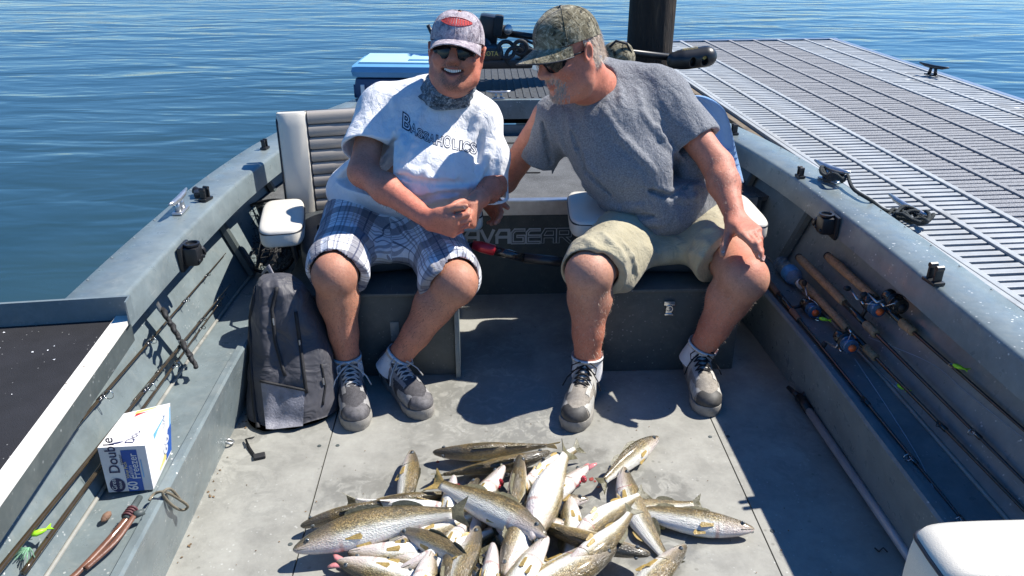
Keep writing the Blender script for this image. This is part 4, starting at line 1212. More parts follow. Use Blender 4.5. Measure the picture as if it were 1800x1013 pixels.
M['sole1'] = simple('dirty_grey_sole', (.28, .265, .24), .7, 0, .2, 50, .3, 200); M['lace1'] = simple('grey_lace', (.50, .49, .47), .8)
M['sh2'] = simple('dusty_beige_shoe_fabric', (.30, .27, .23), .8, 0, .25, 90, .5, 900); M['sh2o'] = simple('stone_grey_overlay', (.42, .41, .38), .6, 0, .25, 60)
M['toe2'] = simple('dark_rubber_toe', (.065, .062, .058), .6, 0, .3, 80); M['lace2'] = simple('black_lace', (.012, .012, .014), .8)
M['maroon'] = simple('maroon_trim', (.10, .03, .035), .6)
M['sh1t'] = simple('scuffed_grey_toe', (.12, .115, .12), .6, 0, .4, 80, .4, 500)
ST1 = dict(sole='sole1', upper='sh1', toe='sh1t', over='sh1o', tongue='sh1', lace='lace1')
ST2 = dict(sole='sole1', upper='sh2', toe='toe2', over='sh2o', tongue='sh2o', lace='lace2')

def leg(F, hip, knee, ank, toe, fat=1.0):
    hip, knee, ank, toe = Vector(hip), Vector(knee), Vector(ank), Vector(toe)
    F.cap(hip, knee, .092 * fat, .066 * fat, .03)
    fw = (toe - ank); fw.z = 0; fw.normalize(); u = (ank - knee)
    sh = knee + u * .06
    F.ell(knee + fw * .012 + Vector((0, 0, .004)), (.060 * fat, .060 * fat, .062 * fat), None, .03)
    F.ell(knee + fw * .046 + u * .06, (.030, .022, .034), None, .03)
    for sx in (-1, 1):
        sd = Vector((fw.y, -fw.x, 0)) * sx; pass
    F.ell(knee + fw * .052 * fat + u * .015, (.024, .016, .028), None, .014); F.ell(knee + fw * .050 * fat + u * .20, (.014, .012, .02), None, .02)
    q1 = knee + u * .28 - fw * .018; q2 = knee + u * .62
    F.cap(knee + u * .04, q1, .056 * fat, .062 * fat, .03); F.cap(q1, q2, .062 * fat, .046 * fat, .03); F.cap(q2, ank, .044 * fat, .036 * fat, .02)
    F.cap(knee + u * .08 + fw * .022, ank + fw * .004, .040 * fat, .031 * fat, .02)
    for sx in (-1, 1):
        sd = Vector((fw.y, -fw.x, 0)) * sx; F.ell(ank + sd * .030, (.014, .014, .017), None, .012)
    F.cap(ank, ank + fw * .10 - Vector((0, 0, .045)), .034, .026, .02)

def wear_uv(V, segs):
    """cloth coordinates: along and around the nearest limb"""
    best = np.full(len(V), 9.); U = np.zeros((len(V), 3))
    for si, (a, b, ref) in enumerate(segs):
        a = np.array(a); b = np.array(b); ba = b - a; l = np.linalg.norm(ba); ba = ba / l
        e1 = np.array(ref, float); e1 -= ba * (e1 @ ba); e1 /= np.linalg.norm(e1); e2 = np.cross(ba, e1)
        t = (V - a) @ ba; q = V - a - np.outer(t, ba); d = np.linalg.norm(V - a - np.outer(np.clip(t, 0, l), ba), axis=1)
        ang = np.arctan2(q @ e2, q @ e1); m = d < best; best[m] = d[m]
        U[m, 0] = (ang * .115)[m] + si * .31; U[m, 1] = t[m]; U[m, 2] = si
    return U

# ----------------------------------------------------------------- the man in white
m1 = thing('person', 'smiling man in white t-shirt and plaid shorts sitting on left seat, hands clasped', 'person', (-.40, 2.6, 0.0))
def J(px, py, Y): return np.array(AY(px, py, Y))
h1c = AY(802, 96, 2.72)
H1 = Head(h1c, (-.02, -1, .20), (.10, .16, 1), 1.03)
hipL, hipR = J(622, 385, 2.80), J(745, 392, 2.80)
kneeL, kneeR = J(588, 482, 2.32), J(800, 497, 2.34)
ankL, ankR = J(618, 640, 2.315), J(697, 628, 2.36)
toeL, heelL = AZ(630, 760, 0), AZ(612, 655, 0); heelL = toeL + (heelL - toeL).normalized() * .315
toeR, heelR = AZ(752, 738, 0), AZ(668, 652, 0); heelR = toeR + (heelR - toeR).normalized() * .305
ankL = np.array(heelL + (toeL - heelL).normalized() * .065 + Vector((0, 0, .095))); ankR = np.array(heelR + (toeR - heelR).normalized() * .068 + Vector((0, 0, .095)))
shL, elL, wrL = J(660, 192, 2.80), J(638, 303, 2.60), J(757, 388, 2.40)
shR, elR, wrR = J(852, 212, 2.78), J(868, 326, 2.70), J(844, 348, 2.53)
F = Field((-.80, 2.02, .03), (.17, 3.05, 1.22), .0037)
sculpt_head(F, H1, True, .93)
nb = J(776, 190, 2.82)
F.cap(H1.p(0, -.02, -.06), nb, .062, .068, .03)
F.cap(H1.p(0, .02, -.085), nb, .045, .06, .03)
pel = (hipL + hipR) / 2
F.cap(J(770, 260, 2.80), pel, .12, .13, .05); F.cap(shL, shR, .045, .040, .05); F.cap(nb, J(770, 230, 2.82), .06, .10, .05)
leg(F, hipL, kneeL, ankL, toeL, 1.03); leg(F, hipR, kneeR, ankR, toeR, 1.03)
F.chain([shL, elL], [.050, .048], .02); el2 = elL + (wrL - elL) * .35
F.cap(elL, el2, .045, .047, .03); F.cap(el2, wrL, .047, .0300, .03)
F.chain([shR, elR], [.042, .044], .02); F.cap(elR, elR + (wrR - elR) * .4, .044, .042, .02); F.cap(elR + (wrR - elR) * .4, wrR, .042, .029, .02)
# clasped hands: his right fist closes over the curled fingers of the left
fd = (J(806, 398, 2.36) - wrL)
tipsA = fingers_hand(F, wrL, fd, (-.15, -.55, .85), (.35, -.3, .75), 1.03, curl=((48, 62, 40), (56, 66, 40), (62, 68, 40), (66, 70, 40)), spread=(3, 0, -2, -5), thumb=(25, 35), tdir=(.75, -.25, .45))
wr2 = J(838, 352, 2.49); F.cap(wrR, wr2, .030, .029, .02)
tipsB = fingers_hand(F, wr2, J(818, 412, 2.40) - wr2, (.90, -.35, .25), (-.25, -.80, .45), 1.0, curl=((55, 75, 40), (60, 78, 42), (66, 78, 42), (72, 74, 42)), spread=(4, 1, -2, -5), thumb=(25, 30), tdir=(-.55, -.62, .35))
V, Q = F.mesh()
L, inh, lips, stub = head_attrs(V, H1, True)
dA, _ = seg_dist(V, [elL, wrL, J(800, 395, 2.4)]); dB, _ = seg_dist(V, [shR, elR, wrR])
tan = np.clip(1.2 - np.minimum(dA, dB) / .09, 0, 1); tan = np.where(inh, .45 + .3 * (np.abs(L[:, 0]) > .06), tan)
tan = np.maximum(tan, np.clip((.36 - V[:, 2]) / .25, 0, 1) * .45)
BV1 = (V, Q); npmesh('body', V, Q, M['skin1'], m1, {'tan': tan, 'lips': lips, 'stub': stub * .9})
# mouth and teeth
mb = MB(); mb.loft([[H1.p(x * .027, .0835 - .010 * x * x + o_, z) for x in [-1 + .2 * i for i in range(11)]] for z, o_ in ((-.067, -.002), (-.056, .001), (-.047, 0))], caps=False, closed=False)
mb.build('mouth', M['mouth'], m1)
for i in range(10):
    x = -.0238 + i * .0053; mb = MB(); mb.box(H1.p(x, .0905 - .0075 * (x / .02) ** 2, -.0525 + .005 * (x / .024) ** 2), (.0047, .004, .0125 - .003 * abs(x) / .024), H1.M, bev=.001); mb.build('tooth', M['teeth'], m1, auto=60)
for sx in (-1, 1):
    mb = MB(); mb.lathe(H1.p(sx * .031, .066, .008), H1.M @ Vector((0, 1, 0)), [(.001, .0125), (.006, .011), (.011, .006), (.0125, 0), (.009, -.008), (.001, -.012)], 14); mb.build('eye', M['eye'], m1, smooth=True)
cap_hat(H1, m1, M['camo_p'], logo=True, tip=3, sq=1.02)
glasses(H1, m1)
# hair at the temples
def hair_fringe(H, par, mat, z0, z1, th0, th1, n=500, L_=.014, rr=(.0795, .099)):
    mb = MB()
    for i in range(n):
        th = R(random.uniform(th0, th1)); z = random.uniform(z0, z1); sg = random.choice((-1, 1))
        a = Vector((sg * rr[0] * math.cos(th) , -rr[1] * math.sin(th) - .012, z))
        o_ = Vector((a.x, a.y + .012, 0)).normalized(); t = Vector((random.uniform(-.2, .2), random.uniform(-.5, -.1), -1)) * L_ * random.uniform(.6, 1.2) + o_ * random.uniform(.001, .004)
        w_ = Vector((-o_.y, o_.x, 0)) * .0011; a = a + o_ * .001
        mb.add([H.p(*(a - w_)), H.p(*(a + w_)), H.p(*(a + t))], [(0, 1, 2)])
    return mb.build('hair', mat, par, kind='stuff')
hair_fringe(H1, m1, M['hair_d'], -.005, .045, 8, 88, 700)
# neck gaiter
def tubecloth(name, rings, mat, par, amp=.004, n=64, seed=1, th=.003, fr=9):
    mb = MB(); rr = []
    r2 = random.Random(seed); ph = [r2.uniform(0, 6.28) for _ in range(6)]
    for i, (c, ax, ra, rb_) in enumerate(rings):
        ax = Vector(ax).normalized(); e1 = Vector((1, 0, 0)); e1 = (e1 - ax * e1.dot(ax)).normalized(); e2 = ax.cross(e1)
        rr.append([Vector(c) + (e1 * math.cos(t) * ra + e2 * math.sin(t) * rb_) * (1 + (amp / ra) * (math.sin(fr * i * .35 + 2.0 * math.sin(2 * t + ph[0]) + ph[1]) + .6 * math.sin(5 * t + i * 1.7 + ph[2]))) for t in [2 * math.pi * j / n for j in range(n)]])
    mb.loft(rr, caps=False); return mb.build(name, mat, par, smooth=True)
gc = H1.p(0, -.012, -.070); gn = Vector(J(781, 168, 2.79))
gl = []
for i in range(13):
    t = i / 12; c_ = gc.lerp(gn, t); gl.append((c_ + Vector((0, -.004, 0)), (.12, -.42 + .12 * t, 1), .072 + .020 * t + (.004 if 0 < i < 12 else -.004), .080 + .022 * t + (.004 if 0 < i < 12 else -.004)))
tubecloth('neck_gaiter', gl, M['gaiter'], m1, .0055)

# white t-shirt
F = Field((-.72, 2.28, .42), (.16, 3.10, .98), .0046)
Ry = lambda a: np.array(Euler((0, R(a), 0)).to_matrix())
F.ell(J(770, 222, 2.82), (.190, .140, .150), Ry(8), .05)
F.cap(J(672, 190, 2.80), J(846, 214, 2.79), .070, .062, .06); F.cap(J(745, 170, 2.84), J(690, 182, 2.82), .062, .066, .05); F.cap(J(812, 182, 2.83), J(842, 205, 2.80), .055, .060, .05)
F.cap(J(777, 182, 2.83), J(772, 230, 2.80), .092, .12, .06)
F.ell(J(752, 296, 2.72), (.212, .20, .150), Ry(12), .07)
F.ell(J(702, 322, 2.77), (.205, .175, .110), Ry(10), .06)
F.ell(J(660, 335, 2.84), (.180, .150, .120), None, .06)
# sleeves
hemL = J(640, 268, 2.66); F.cap(J(668, 196, 2.80), hemL, .072, .080, .05)
hemR = J(861, 358, 2.70); F.cap(J(846, 222, 2.79), J(858, 275, 2.75), .066, .072, .05); F.cap(J(858, 275, 2.75), hemR, .072, .066, .03)
dL = (hemL - J(668, 196, 2.80)); dL /= np.linalg.norm(dL); F.half(hemL - dL * .012 + np.array((0, 0, .0)), dL * 1.0 + np.array((.25, 0, 0)), .006, hemL - np.array((.13, .13, .13)), hemL + np.array((.105, .12, .10)))
dR = np.array((.05, -.05, -1.0)); F.half(hemR - np.array((0, 0, -.012)), dR, .006, hemR - np.array((.078, .12, .10)), hemR + np.array((.12, .12, .08)))
F.cap(hemL - dL * .05, hemL + dL * .08, .070, .0755, .006, sub=True); F.cap(hemR + np.array((0, 0, .05)), hemR - np.array((0, 0, .1)), .060, .0625, .006, sub=True)
# neck opening
F.cap(J(779, 168, 2.80), J(787, 132, 2.79), .072, .084, .012, sub=True)
F.ripple(.0050, 14, 4, dirv=(.3, -.2, 1), stretch=1.6)
F.ripple(.0020, 34, 77)
for pts, r_, dp in [([(690, 215), (712, 262), (700, 300)], .010, .004), ([(742, 195), (730, 240), (712, 285)], .007, .003), ([(672, 292), (720, 300), (780, 325), (835, 330)], .012, .005), ([(668, 318), (730, 336), (800, 345)], .012, .006),
                   ([(640, 330), (700, 355), (770, 352)], .010, .005), ([(655, 210), (640, 245), (625, 268)], .008, .004), ([(690, 170), (700, 215), (694, 250)], .008, .003), ([(845, 190), (830, 240), (812, 270)], .009, .004), ([(868, 240), (850, 290), (838, 325)], .009, .004),
                   ([(760, 270), (745, 300), (700, 322)], .008, .004), ([(795, 275), (800, 305), (790, 330)], .007, .003), ([(880, 260), (876, 300), (880, 340)], .007, .003)]:
    F.fold(pts, r_, dp)
for pts, r_, dp in [([(676, 285), (690, 255), (700, 225)], .010, -.002), ([(700, 308), (760, 322), (820, 322)], .010, -.002), ([(690, 345), (740, 348), (800, 338)], .008, -.002), ([(835, 300), (842, 260), (846, 235)], .010, -.001), ([(630, 235), (650, 262), (660, 275)], .006, -.001)]:
    F.fold(pts, r_, -.006, .012, sub=True)
V, Q = F.mesh(); tee1 = npmesh('t_shirt', V, Q, M['tee_w'], m1)
bv1 = BVHTree.FromPolygons(V.tolist(), Q.tolist())
def on_cloth(bv, px, py, off=.0015):
    d = ray(px, py).normalized(); h_ = bv.ray_cast(ORG, d, 6.0)
    return None if h_[0] is None else h_[0] - d * off
# printed lettering following the chest, arched
def poly_text(s, off=0.0, res=3):
    cu = bpy.data.curves.new('t', 'FONT'); cu.body = s; cu.size = 1.0; cu.offset = off; cu.resolution_u = res; cu.fill_mode = 'FRONT'
    o = bpy.data.objects.new('t', cu); C.objects.link(o); dg = bpy.context.evaluated_depsgraph_get(); me = bpy.data.meshes.new_from_object(o.evaluated_get(dg))
    bm = bmesh.new(); bm.from_mesh(me); bmesh.ops.triangulate(bm, faces=bm.faces)
    for _ in range(2): 
        es = [e for e in bm.edges if e.calc_length() > .12]
        if es: bmesh.ops.subdivide_edges(bm, edges=es, cuts=1); bmesh.ops.triangulate(bm, faces=bm.faces)
    vs = [(v.co.x, v.co.y) for v in bm.verts]; fs = [[v.index for v in f.verts] for f in bm.faces]; bm.free()
    bpy.data.objects.remove(o); bpy.data.curves.remove(cu); bpy.data.meshes.remove(me); return vs, fs
def print_on(bv, letters, mat, par, name, off, woff):
    mb = MB()
    for ch, (x0, y0), (x1, y1), hgt, sl in letters:
        vs, fs = poly_text(ch, woff); mx = max(v[0] for v in poly_text(ch, 0)[0])
        ux, uy = (x1 - x0) / mx, (y1 - y0) / mx; P = []; ok = True
        for a, b in vs:
            q = on_cloth(bv, x0 + a * ux + b * sl, y0 + a * uy - b * hgt / .70, off)
            if q is None: ok = False; break
            P.append(q)
        if ok: mb.add(P, fs)
    if mb.v: mb.build(name, mat, par)
M['ink'] = simple('dark_navy_ink', (.02, .03, .06), .7); M['ink_w'] = simple('white_ink', (.72, .73, .76), .7)
word = 'BASSAHOLICS'; xs = [706, 722, 733, 744, 754, 765, 779, 794, 806, 813, 826, 838]; ys = [222, 232, 239, 245, 250, 254, 258, 261, 264, 265, 268, 272]; hs = [26, 17, 15, 15, 15, 17, 20, 17, 17, 17, 18, 16]
lets = [(word[i], (xs[i], ys[i]), (xs[i + 1] - 1.5, ys[i + 1] - .5), hs[i], 1.5) for i in range(11)]
print_on(bv1, lets, M['ink'], tee1, 'print_outline', .0016, .055)
print_on(bv1, lets, M['ink_w'], tee1, 'print_letter', .0026, -.012)

# plaid shorts
F = Field((-.72, 2.10, .28), (.02, 3.02, .68), .0046)
F.ell(pel + np.array((0, .02, 0.01)), (.215, .18, .13), None, .05); F.ell(J(690, 432, 2.60), (.12, .10, .055), None, .06)
F.cap(hipL, kneeL + np.array((.0, .06, .0)), .112, .098, .05); F.cap(hipR, kneeR + np.array((-.02, .06, .0)), .112, .098, .05)
endL = kneeL + np.array((.01, .01, -.015)); endR = kneeR + np.array((-.03, .01, -.01))
F.cap(kneeL + np.array((.0, .06, .0)), endL, .095, .095, .03); F.cap(kneeR + np.array((-.02, .06, .0)), endR, .093, .093, .03)
F.half(J(590, 462, 2.31), (0, -.86, -.40), .0025, (-.75, 2.1, .2), (-.40, 2.6, .70)); F.half(J(800, 480, 2.31), (.22, -.86, -.42), .0025, (-.42, 2.1, .2), (.05, 2.6, .70))
F.cap(kneeL + (hipL - kneeL) * .22, kneeL + (kneeL - hipL) * .35, .080, .086, .003, sub=True); F.cap(kneeR + (hipR - kneeR) * .22, kneeR + (kneeR - hipR) * .35, .078, .084, .003, sub=True)
F.ripple(.0045, 20, 9, dirv=hipL - kneeL, stretch=1.8)
for pts, r_, dp in [([(620, 395), (650, 430), (660, 470)], .010, .005), ([(660, 400), (680, 440), (690, 470)], .010, .005), ([(560, 390), (580, 420), (575, 450)], .008, .004), ([(700, 400), (740, 430), (760, 470)], .009, .004), ([(770, 420), (800, 440), (830, 450)], .008, .003)]: F.fold(pts, r_, dp)
V, Q = F.mesh()
npmesh('plaid_shorts', V, Q, M['plaid'], m1, {'uvw': wear_uv(V, [(hipL, kneeL, (-.3, -.3, 1)), (hipR, kneeR, (.3, -.3, 1))])})
sock(ankL, kneeL, m1, .047, .030); sock(ankR, kneeR, m1, .047, .030)
shoe(ankL, heelL, toeL, m1, ST1); shoe(ankR, heelR, toeR, m1, ST1)

# ----------------------------------------------------------------- the man in grey
m2 = thing('person', 'man in grey t-shirt, khaki shorts and camouflage cap looking down, hand on knee', 'person', (.45, 2.6, 0.0))
h2c = AY(1001, 97, 2.66)
H2 = Head(h2c, (-.80, -.56, -.28), (-.28, -.02, 1), 1.08)
hipL2, hipR2 = J(1125, 385, 2.82), J(1238, 385, 2.82)
kneeL2, kneeR2 = J(1036, 480, 2.32), J(1308, 488, 2.34)
toeL2, heelL2 = AZ(1005, 762, 0), AZ(1040, 660, 0); heelL2 = toeL2 + (heelL2 - toeL2).normalized() * .315
toeR2, heelR2 = AZ(1248, 735, 0), AZ(1212, 640, 0); heelR2 = toeR2 + (heelR2 - toeR2).normalized() * .31
ankL2 = np.array(heelL2 + (toeL2 - heelL2).normalized() * .065 + Vector((0, 0, .10))); ankR2 = np.array(heelR2 + (toeR2 - heelR2).normalized() * .07 + Vector((0, 0, .10)))
shL2, elL2, wrL2 = J(965, 205, 2.82), J(888, 318, 2.92), J(850, 345, 2.84)
shR2, elR2, wrR2 = J(1178, 182, 2.78), J(1262, 292, 2.62), J(1293, 385, 2.42)
F = Field((-.22, 2.02, .03), (.95, 3.08, 1.24), .0037)
sculpt_head(F, H2, False, 1.12)
nb2 = J(1052, 165, 2.80)
F.cap(H2.p(0, -.03, -.05), nb2, .064, .074, .03); F.cap(H2.p(0, .01, -.09), nb2, .05, .066, .03)
pel2 = (hipL2 + hipR2) / 2
F.cap(J(1080, 230, 2.80), pel2, .12, .13, .05); F.cap(shL2, shR2, .055, .055, .05); F.cap(nb2, J(1070, 220, 2.82), .07, .10, .05)
leg(F, hipL2, kneeL2, ankL2, toeL2, 1.10); leg(F, hipR2, kneeR2, ankR2, toeR2, 1.12)
F.chain([shR2, elR2], [.058, .050], .02); q_ = elR2 + (wrR2 - elR2) * .33; F.cap(elR2, q_, .048, .050, .03); F.cap(q_, wrR2, .050, .0315, .03)
F.chain([shL2, elL2], [.056, .046], .02); F.cap(elL2, wrL2, .044, .032, .02)
# hand spread over the knee
hw = wrR2; tipsC = fingers_hand(F, hw, J(1334, 428, 2.28) - hw, (.10, -.42, .90), (-.95, -.1, .0), 1.08, curl=((10, 22, 14), (8, 22, 16), (10, 24, 16), (14, 26, 18)), spread=(16, 4, -7, -17), thumb=(20, 5), tdir=(-.42, -.62, -.62))
# other hand hanging relaxed behind the white sleeve
fingers_hand(F, wrL2, J(880, 382, 2.74) - wrL2, (.5, .1, .6), (.5, -.6, .5), 1.0, curl=((16, 20, 14), (20, 24, 14), (24, 26, 16), (28, 28, 18)), spread=(8, 2, -3, -8), tdir=(.75, -.5, -.25))
V, Q = F.mesh()
L, inh, lips, stub = head_attrs(V, H2, False)
dA, _ = seg_dist(V, [shR2, elR2, wrR2, J(1330, 440, 2.3)]); dB, _ = seg_dist(V, [shL2, elL2, wrL2, J(880, 385, 2.75)])
tan = np.clip(1.25 - np.minimum(dA, dB) / .09, 0, 1); tan = np.where(inh | (V[:, 2] > .9), .95, tan)
tan = np.where(V[:, 2] < .40, np.maximum(tan, np.clip((.40 - V[:, 2]) / .16, 0, 1) * .75), tan)
BV2 = (V, Q); npmesh('body', V, Q, M['skin2'], m2, {'tan': tan, 'lips': lips * .6, 'stub': stub * .85})
bvb2 = BVHTree.FromPolygons(V.tolist(), Q.tolist())
for sx in (-1, 1):
    mb = MB(); mb.lathe(H2.p(sx * .031, .066, .008), H2.M @ Vector((0, 1, 0)), [(.001, .0125), (.006, .011), (.011, .006), (.0125, 0), (.009, -.008), (.001, -.012)], 14); mb.build('eye', M['eye'], m2, smooth=True)
# goatee and moustache: short bristles grown on the chin
def bristles(bv, H, pts_fn, n, par, mat, L_=.010, name='beard'):
    mb = MB(); c0 = H.p(0, .02, -.04); got = 0
    for i in range(n):
        x, z, ln = pts_fn(); tgt = H.p(x, .07, z); src = H.p(x * 1.6, .30, z + .0)
        h_ = bv.ray_cast(src, (H.p(x * .8, .0, z) - src).normalized(), 1.0)
        if h_[0] is None: continue
        p_, nr = h_[0], h_[1]; nr = nr if nr.dot(p_ - c0) > 0 else -nr
        dn = H.M @ Vector((x * 3, .35, -1.0)); t = (nr * .55 + dn.normalized() * .8).normalized() * L_ * ln
        w_ = t.cross(nr if abs(t.normalized().dot(nr)) < .95 else Vector((1, 0, 0))).normalized() * .0015
        mb.add([p_ - nr * .001 - w_, p_ - nr * .001 + w_, p_ + t], [(0, 1, 2)])
    mb.build(name, mat, par, kind='stuff')
def gp():
    while True:
        x, z = random.uniform(-.05, .05), random.uniform(-.118, -.034)
        g_ = math.hypot(x / .040, (z + .074) / .044)
        if random.random() < (1.25 - g_) * 2.2 + .25 * math.sin(x * 260 + z * 190) and g_ < 1.3 and not (abs(x) < .022 and -.068 < z < -.052) and not (g_ < .33 and z > -.09): return x, z, (1.0 if z < -.06 else .75) * random.uniform(.6, 1.2)
bristles(bvb2, H2, gp, 650, m2, M['hair_w'], .0105)
def gj():
    return random.choice((-1, 1)) * random.uniform(.03, .07), random.uniform(-.10, -.03), random.uniform(.3, .5)
bristles(bvb2, H2, gj, 500, m2, M['hair_w'], .004, 'stubble')
hair_fringe(H2, m2, M['hair_w'], -.035, .045, -6, 88, 2600, .020, (.081, .100))
cap_hat(H2, m2, M['camo_g'], tip=6, sq=1.02, lift=.007)
glasses(H2, m2)
# grey t-shirt
F = Field((-.10, 2.22, .38), (.82, 3.14, 1.06), .0046)
F.cap(J(1050, 160, 2.83), J(1062, 210, 2.82), .095, .12, .06)
F.cap(J(985, 210, 2.82), J(1165, 178, 2.80), .072, .080, .06); F.cap(J(1070, 138, 2.86), J(1150, 150, 2.82), .062, .070, .06); F.ell(J(1195, 330, 2.78), (.11, .14, .12), None, .07); F.ell(J(1210, 300, 2.77), (.085, .12, .12), None, .06); F.ell(J(1232, 322, 2.73), (.055, .08, .10), None, .05); F.ell(J(1195, 385, 2.78), (.12, .15, .08), None, .06)
F.ell(J(1075, 222, 2.78), (.190, .150, .150), Ry(-8), .05)
F.ell(J(1110, 290, 2.74), (.200, .190, .160), Ry(14), .07)
F.ell(J(1150, 350, 2.75), (.200, .200, .150), Ry(10), .06)
F.ell(J(1170, 385, 2.80), (.185, .165, .11), None, .05)
hL2 = J(942, 285, 2.86); hR2 = J(1222, 250, 2.70)
F.cap(J(978, 208, 2.82), hL2, .080, .072, .05); F.cap(J(1172, 182, 2.79), hR2, .090, .092, .05)
d1_ = hL2 - J(978, 208, 2.82); d1_ /= np.linalg.norm(d1_); d2_ = hR2 - J(1172, 182, 2.79); d2_ /= np.linalg.norm(d2_)
F.half(hL2 - d1_ * .01, d1_, .006, hL2 - .11, hL2 + np.array((.055, .12, .08))); F.half(hR2 + d2_ * .008, d2_, .006, hR2 - np.array((.08, .12, .12)), hR2 + .13)
F.cap(hL2 - d1_ * .05, hL2 + d1_ * .1, .056, .058, .006, sub=True); F.cap(hR2 - d2_ * .05, hR2 + d2_ * .1, .071, .075, .006, sub=True)
F.ell(J(1222, 312, 2.75), (.070, .09, .11), None, .03); F.ell(J(1205, 285, 2.77), (.06, .09, .09), None, .03)
F.cap(J(1050, 158, 2.80), np.array(H2.p(0, -.02, -.04)), .073, .080, .014, sub=True)
F.ripple(.0055, 13, 12, dirv=(.5, 0, -1), stretch=1.8)
F.ripple(.0020, 34, 77)
for pts, r_, dp in [([(1000, 200), (1015, 260), (1060, 320)], .010, .005), ([(985, 235), (1005, 300), (1050, 350)], .009, .004), ([(1060, 190), (1090, 240), (1150, 300)], .010, .004), ([(1120, 160), (1130, 200), (1165, 250), (1205, 285)], .009, .004),
                   ([(1150, 200), (1165, 240), (1200, 262)], .008, .004), ([(1040, 350), (1090, 365), (1140, 360)], .010, .006), ([(1060, 372), (1110, 392), (1170, 392)], .010, .006), ([(1200, 300), (1215, 330), (1225, 365)], .009, .005), ([(1160, 330), (1200, 350), (1225, 345)], .009, .005), ([(1090, 410), (1130, 412), (1170, 405)], .008, .004), ([(1075, 130), (1090, 160), (1092, 185)], .006, .003)]: F.fold(pts, r_, dp)
for pts, r_ in [([(1005, 230), (1030, 300), (1075, 340)], .009), ([(1200, 280), (1180, 245), (1160, 215)], .009), ([(1130, 330), (1180, 345), (1215, 320)], .008), ([(1050, 362), (1100, 380), (1150, 378)], .008), ([(955, 215), (962, 250), (968, 285)], .008)]: F.fold(pts, r_, -.006, .012, sub=True)
V, Q = F.mesh(); npmesh('t_shirt', V, Q, M['tee_g'], m2)
# khaki shorts
F = Field((.10, 2.10, .28), (.90, 3.02, .68), .0046)
F.ell(pel2 + np.array((0, .02, 0)), (.215, .16, .12), None, .05)
F.cap(hipL2, kneeL2 + np.array((.03, .06, 0)), .118, .100, .05); F.cap(hipR2, kneeR2 + np.array((-.05, .12, .015)), .118, .100, .05)
F.cap(kneeL2 + np.array((.03, .06, 0)), kneeL2 + np.array((.01, .015, .0)), .099, .099, .03)
F.cap(J(1120, 450, 2.50), J(1095, 495, 2.40), .05, .035, .05); F.ell(J(1160, 432, 2.62), (.15, .11, .058), None, .06)
F.half(J(1036, 462, 2.32), (-.12, -.88, -.30), .0025, (.1, 2.1, .2), (.48, 2.62, .70)); F.half(J(1262, 452, 2.46), (.55, -.75, -.25), .0025, (.48, 2.1, .2), (.95, 2.75, .70))
F.cap(kneeL2 + (hipL2 - kneeL2) * .2, kneeL2 + (kneeL2 - hipL2) * .35, .083, .091, .003, sub=True); F.cap(kneeR2 + (hipR2 - kneeR2) * .3, kneeR2 + (kneeR2 - hipR2) * .35, .083, .088, .006, sub=True)
F.ripple(.0042, 19, 21, dirv=hipR2 - kneeR2, stretch=1.8)
for pts, r_, dp in [([(1195, 400), (1225, 425), (1262, 430)], .008, .005), ([(1185, 420), (1215, 445), (1250, 455)], .008, .005), ([(1205, 385), (1240, 405), (1268, 405)], .008, .005), ([(1060, 410), (1085, 440), (1110, 470)], .009, .005), ([(1090, 420), (1110, 450), (1120, 480)], .008, .004), ([(1030, 420), (1050, 440), (1060, 455)], .007, .003)]: F.fold(pts, r_, dp)
V, Q = F.mesh(); npmesh('khaki_shorts', V, Q, M['khaki'], m2)
sock(ankL2, kneeL2, m2, .052, .034); sock(ankR2, kneeR2, m2, .052, .034)
shoe(ankL2, heelL2, toeL2, m2, ST2); shoe(ankR2, heelR2, toeR2, m2, ST2)

# short body hair on forearms and shins, and fingernails
def body_hair(BV, segs, n, par, mat, L_=.012, wd=.0005):
    V, Q = BV; c = V[Q[:, 0]]; nr = np.cross(V[Q[:, 2]] - V[Q[:, 0]], V[Q[:, 3]] - V[Q[:, 1]]); nr /= np.linalg.norm(nr, axis=1)[:, None] + 1e-12
    mb = MB(); per = n // len(segs)
    for (a, b, rad) in segs:
        a = np.array(a); b = np.array(b); ax = (b - a) / np.linalg.norm(b - a); L = np.linalg.norm(b - a)
        t = (c - a) @ ax; q = c - a - np.outer(t, ax); d = np.linalg.norm(q, axis=1); idx = np.where((t > .0) & (t < L) & (d < rad))[0]
        if not len(idx): continue
        for i in rng.choice(idx, per):
            o_ = q[i] / (d[i] + 1e-9); n_ = nr[i] if nr[i] @ o_ > 0 else -nr[i]
            t_ = ax * rng.uniform(.5, 1) + n_ * rng.uniform(.15, .5) + rng.normal(size=3) * .35; t_ = t_ / np.linalg.norm(t_) * L_ * rng.uniform(.5, 1.2)
            s_ = np.cross(t_, n_); s_ = s_ / (np.linalg.norm(s_) + 1e-9) * wd
            p_ = c[i] + rng.normal(size=3) * .001 - n_ * .001; mb.add([p_ - s_, p_ + s_, p_ + t_], [(0, 1, 2)])
    if mb.v: mb.build('body_hair', mat, par, kind='stuff')
body_hair(BV1, [(elL, wrL, .07), (elR, wrR, .07), (kneeL + (ankL - kneeL) * .12, ankL, .085), (kneeR + (ankR - kneeR) * .12, ankR, .085)], 5200, m1, M['hair_d'])
body_hair(BV2, [(elR2, wrR2, .07), (elL2, wrL2, .07), (kneeL2 + (ankL2 - kneeL2) * .12, ankL2, .09), (kneeR2 + (ankR2 - kneeR2) * .12, ankR2, .09)], 4400, m2, M['hair_w'], .012, .0005)
M['nail'] = simple('fingernail', (.72, .45, .36), .3, 0, .05)
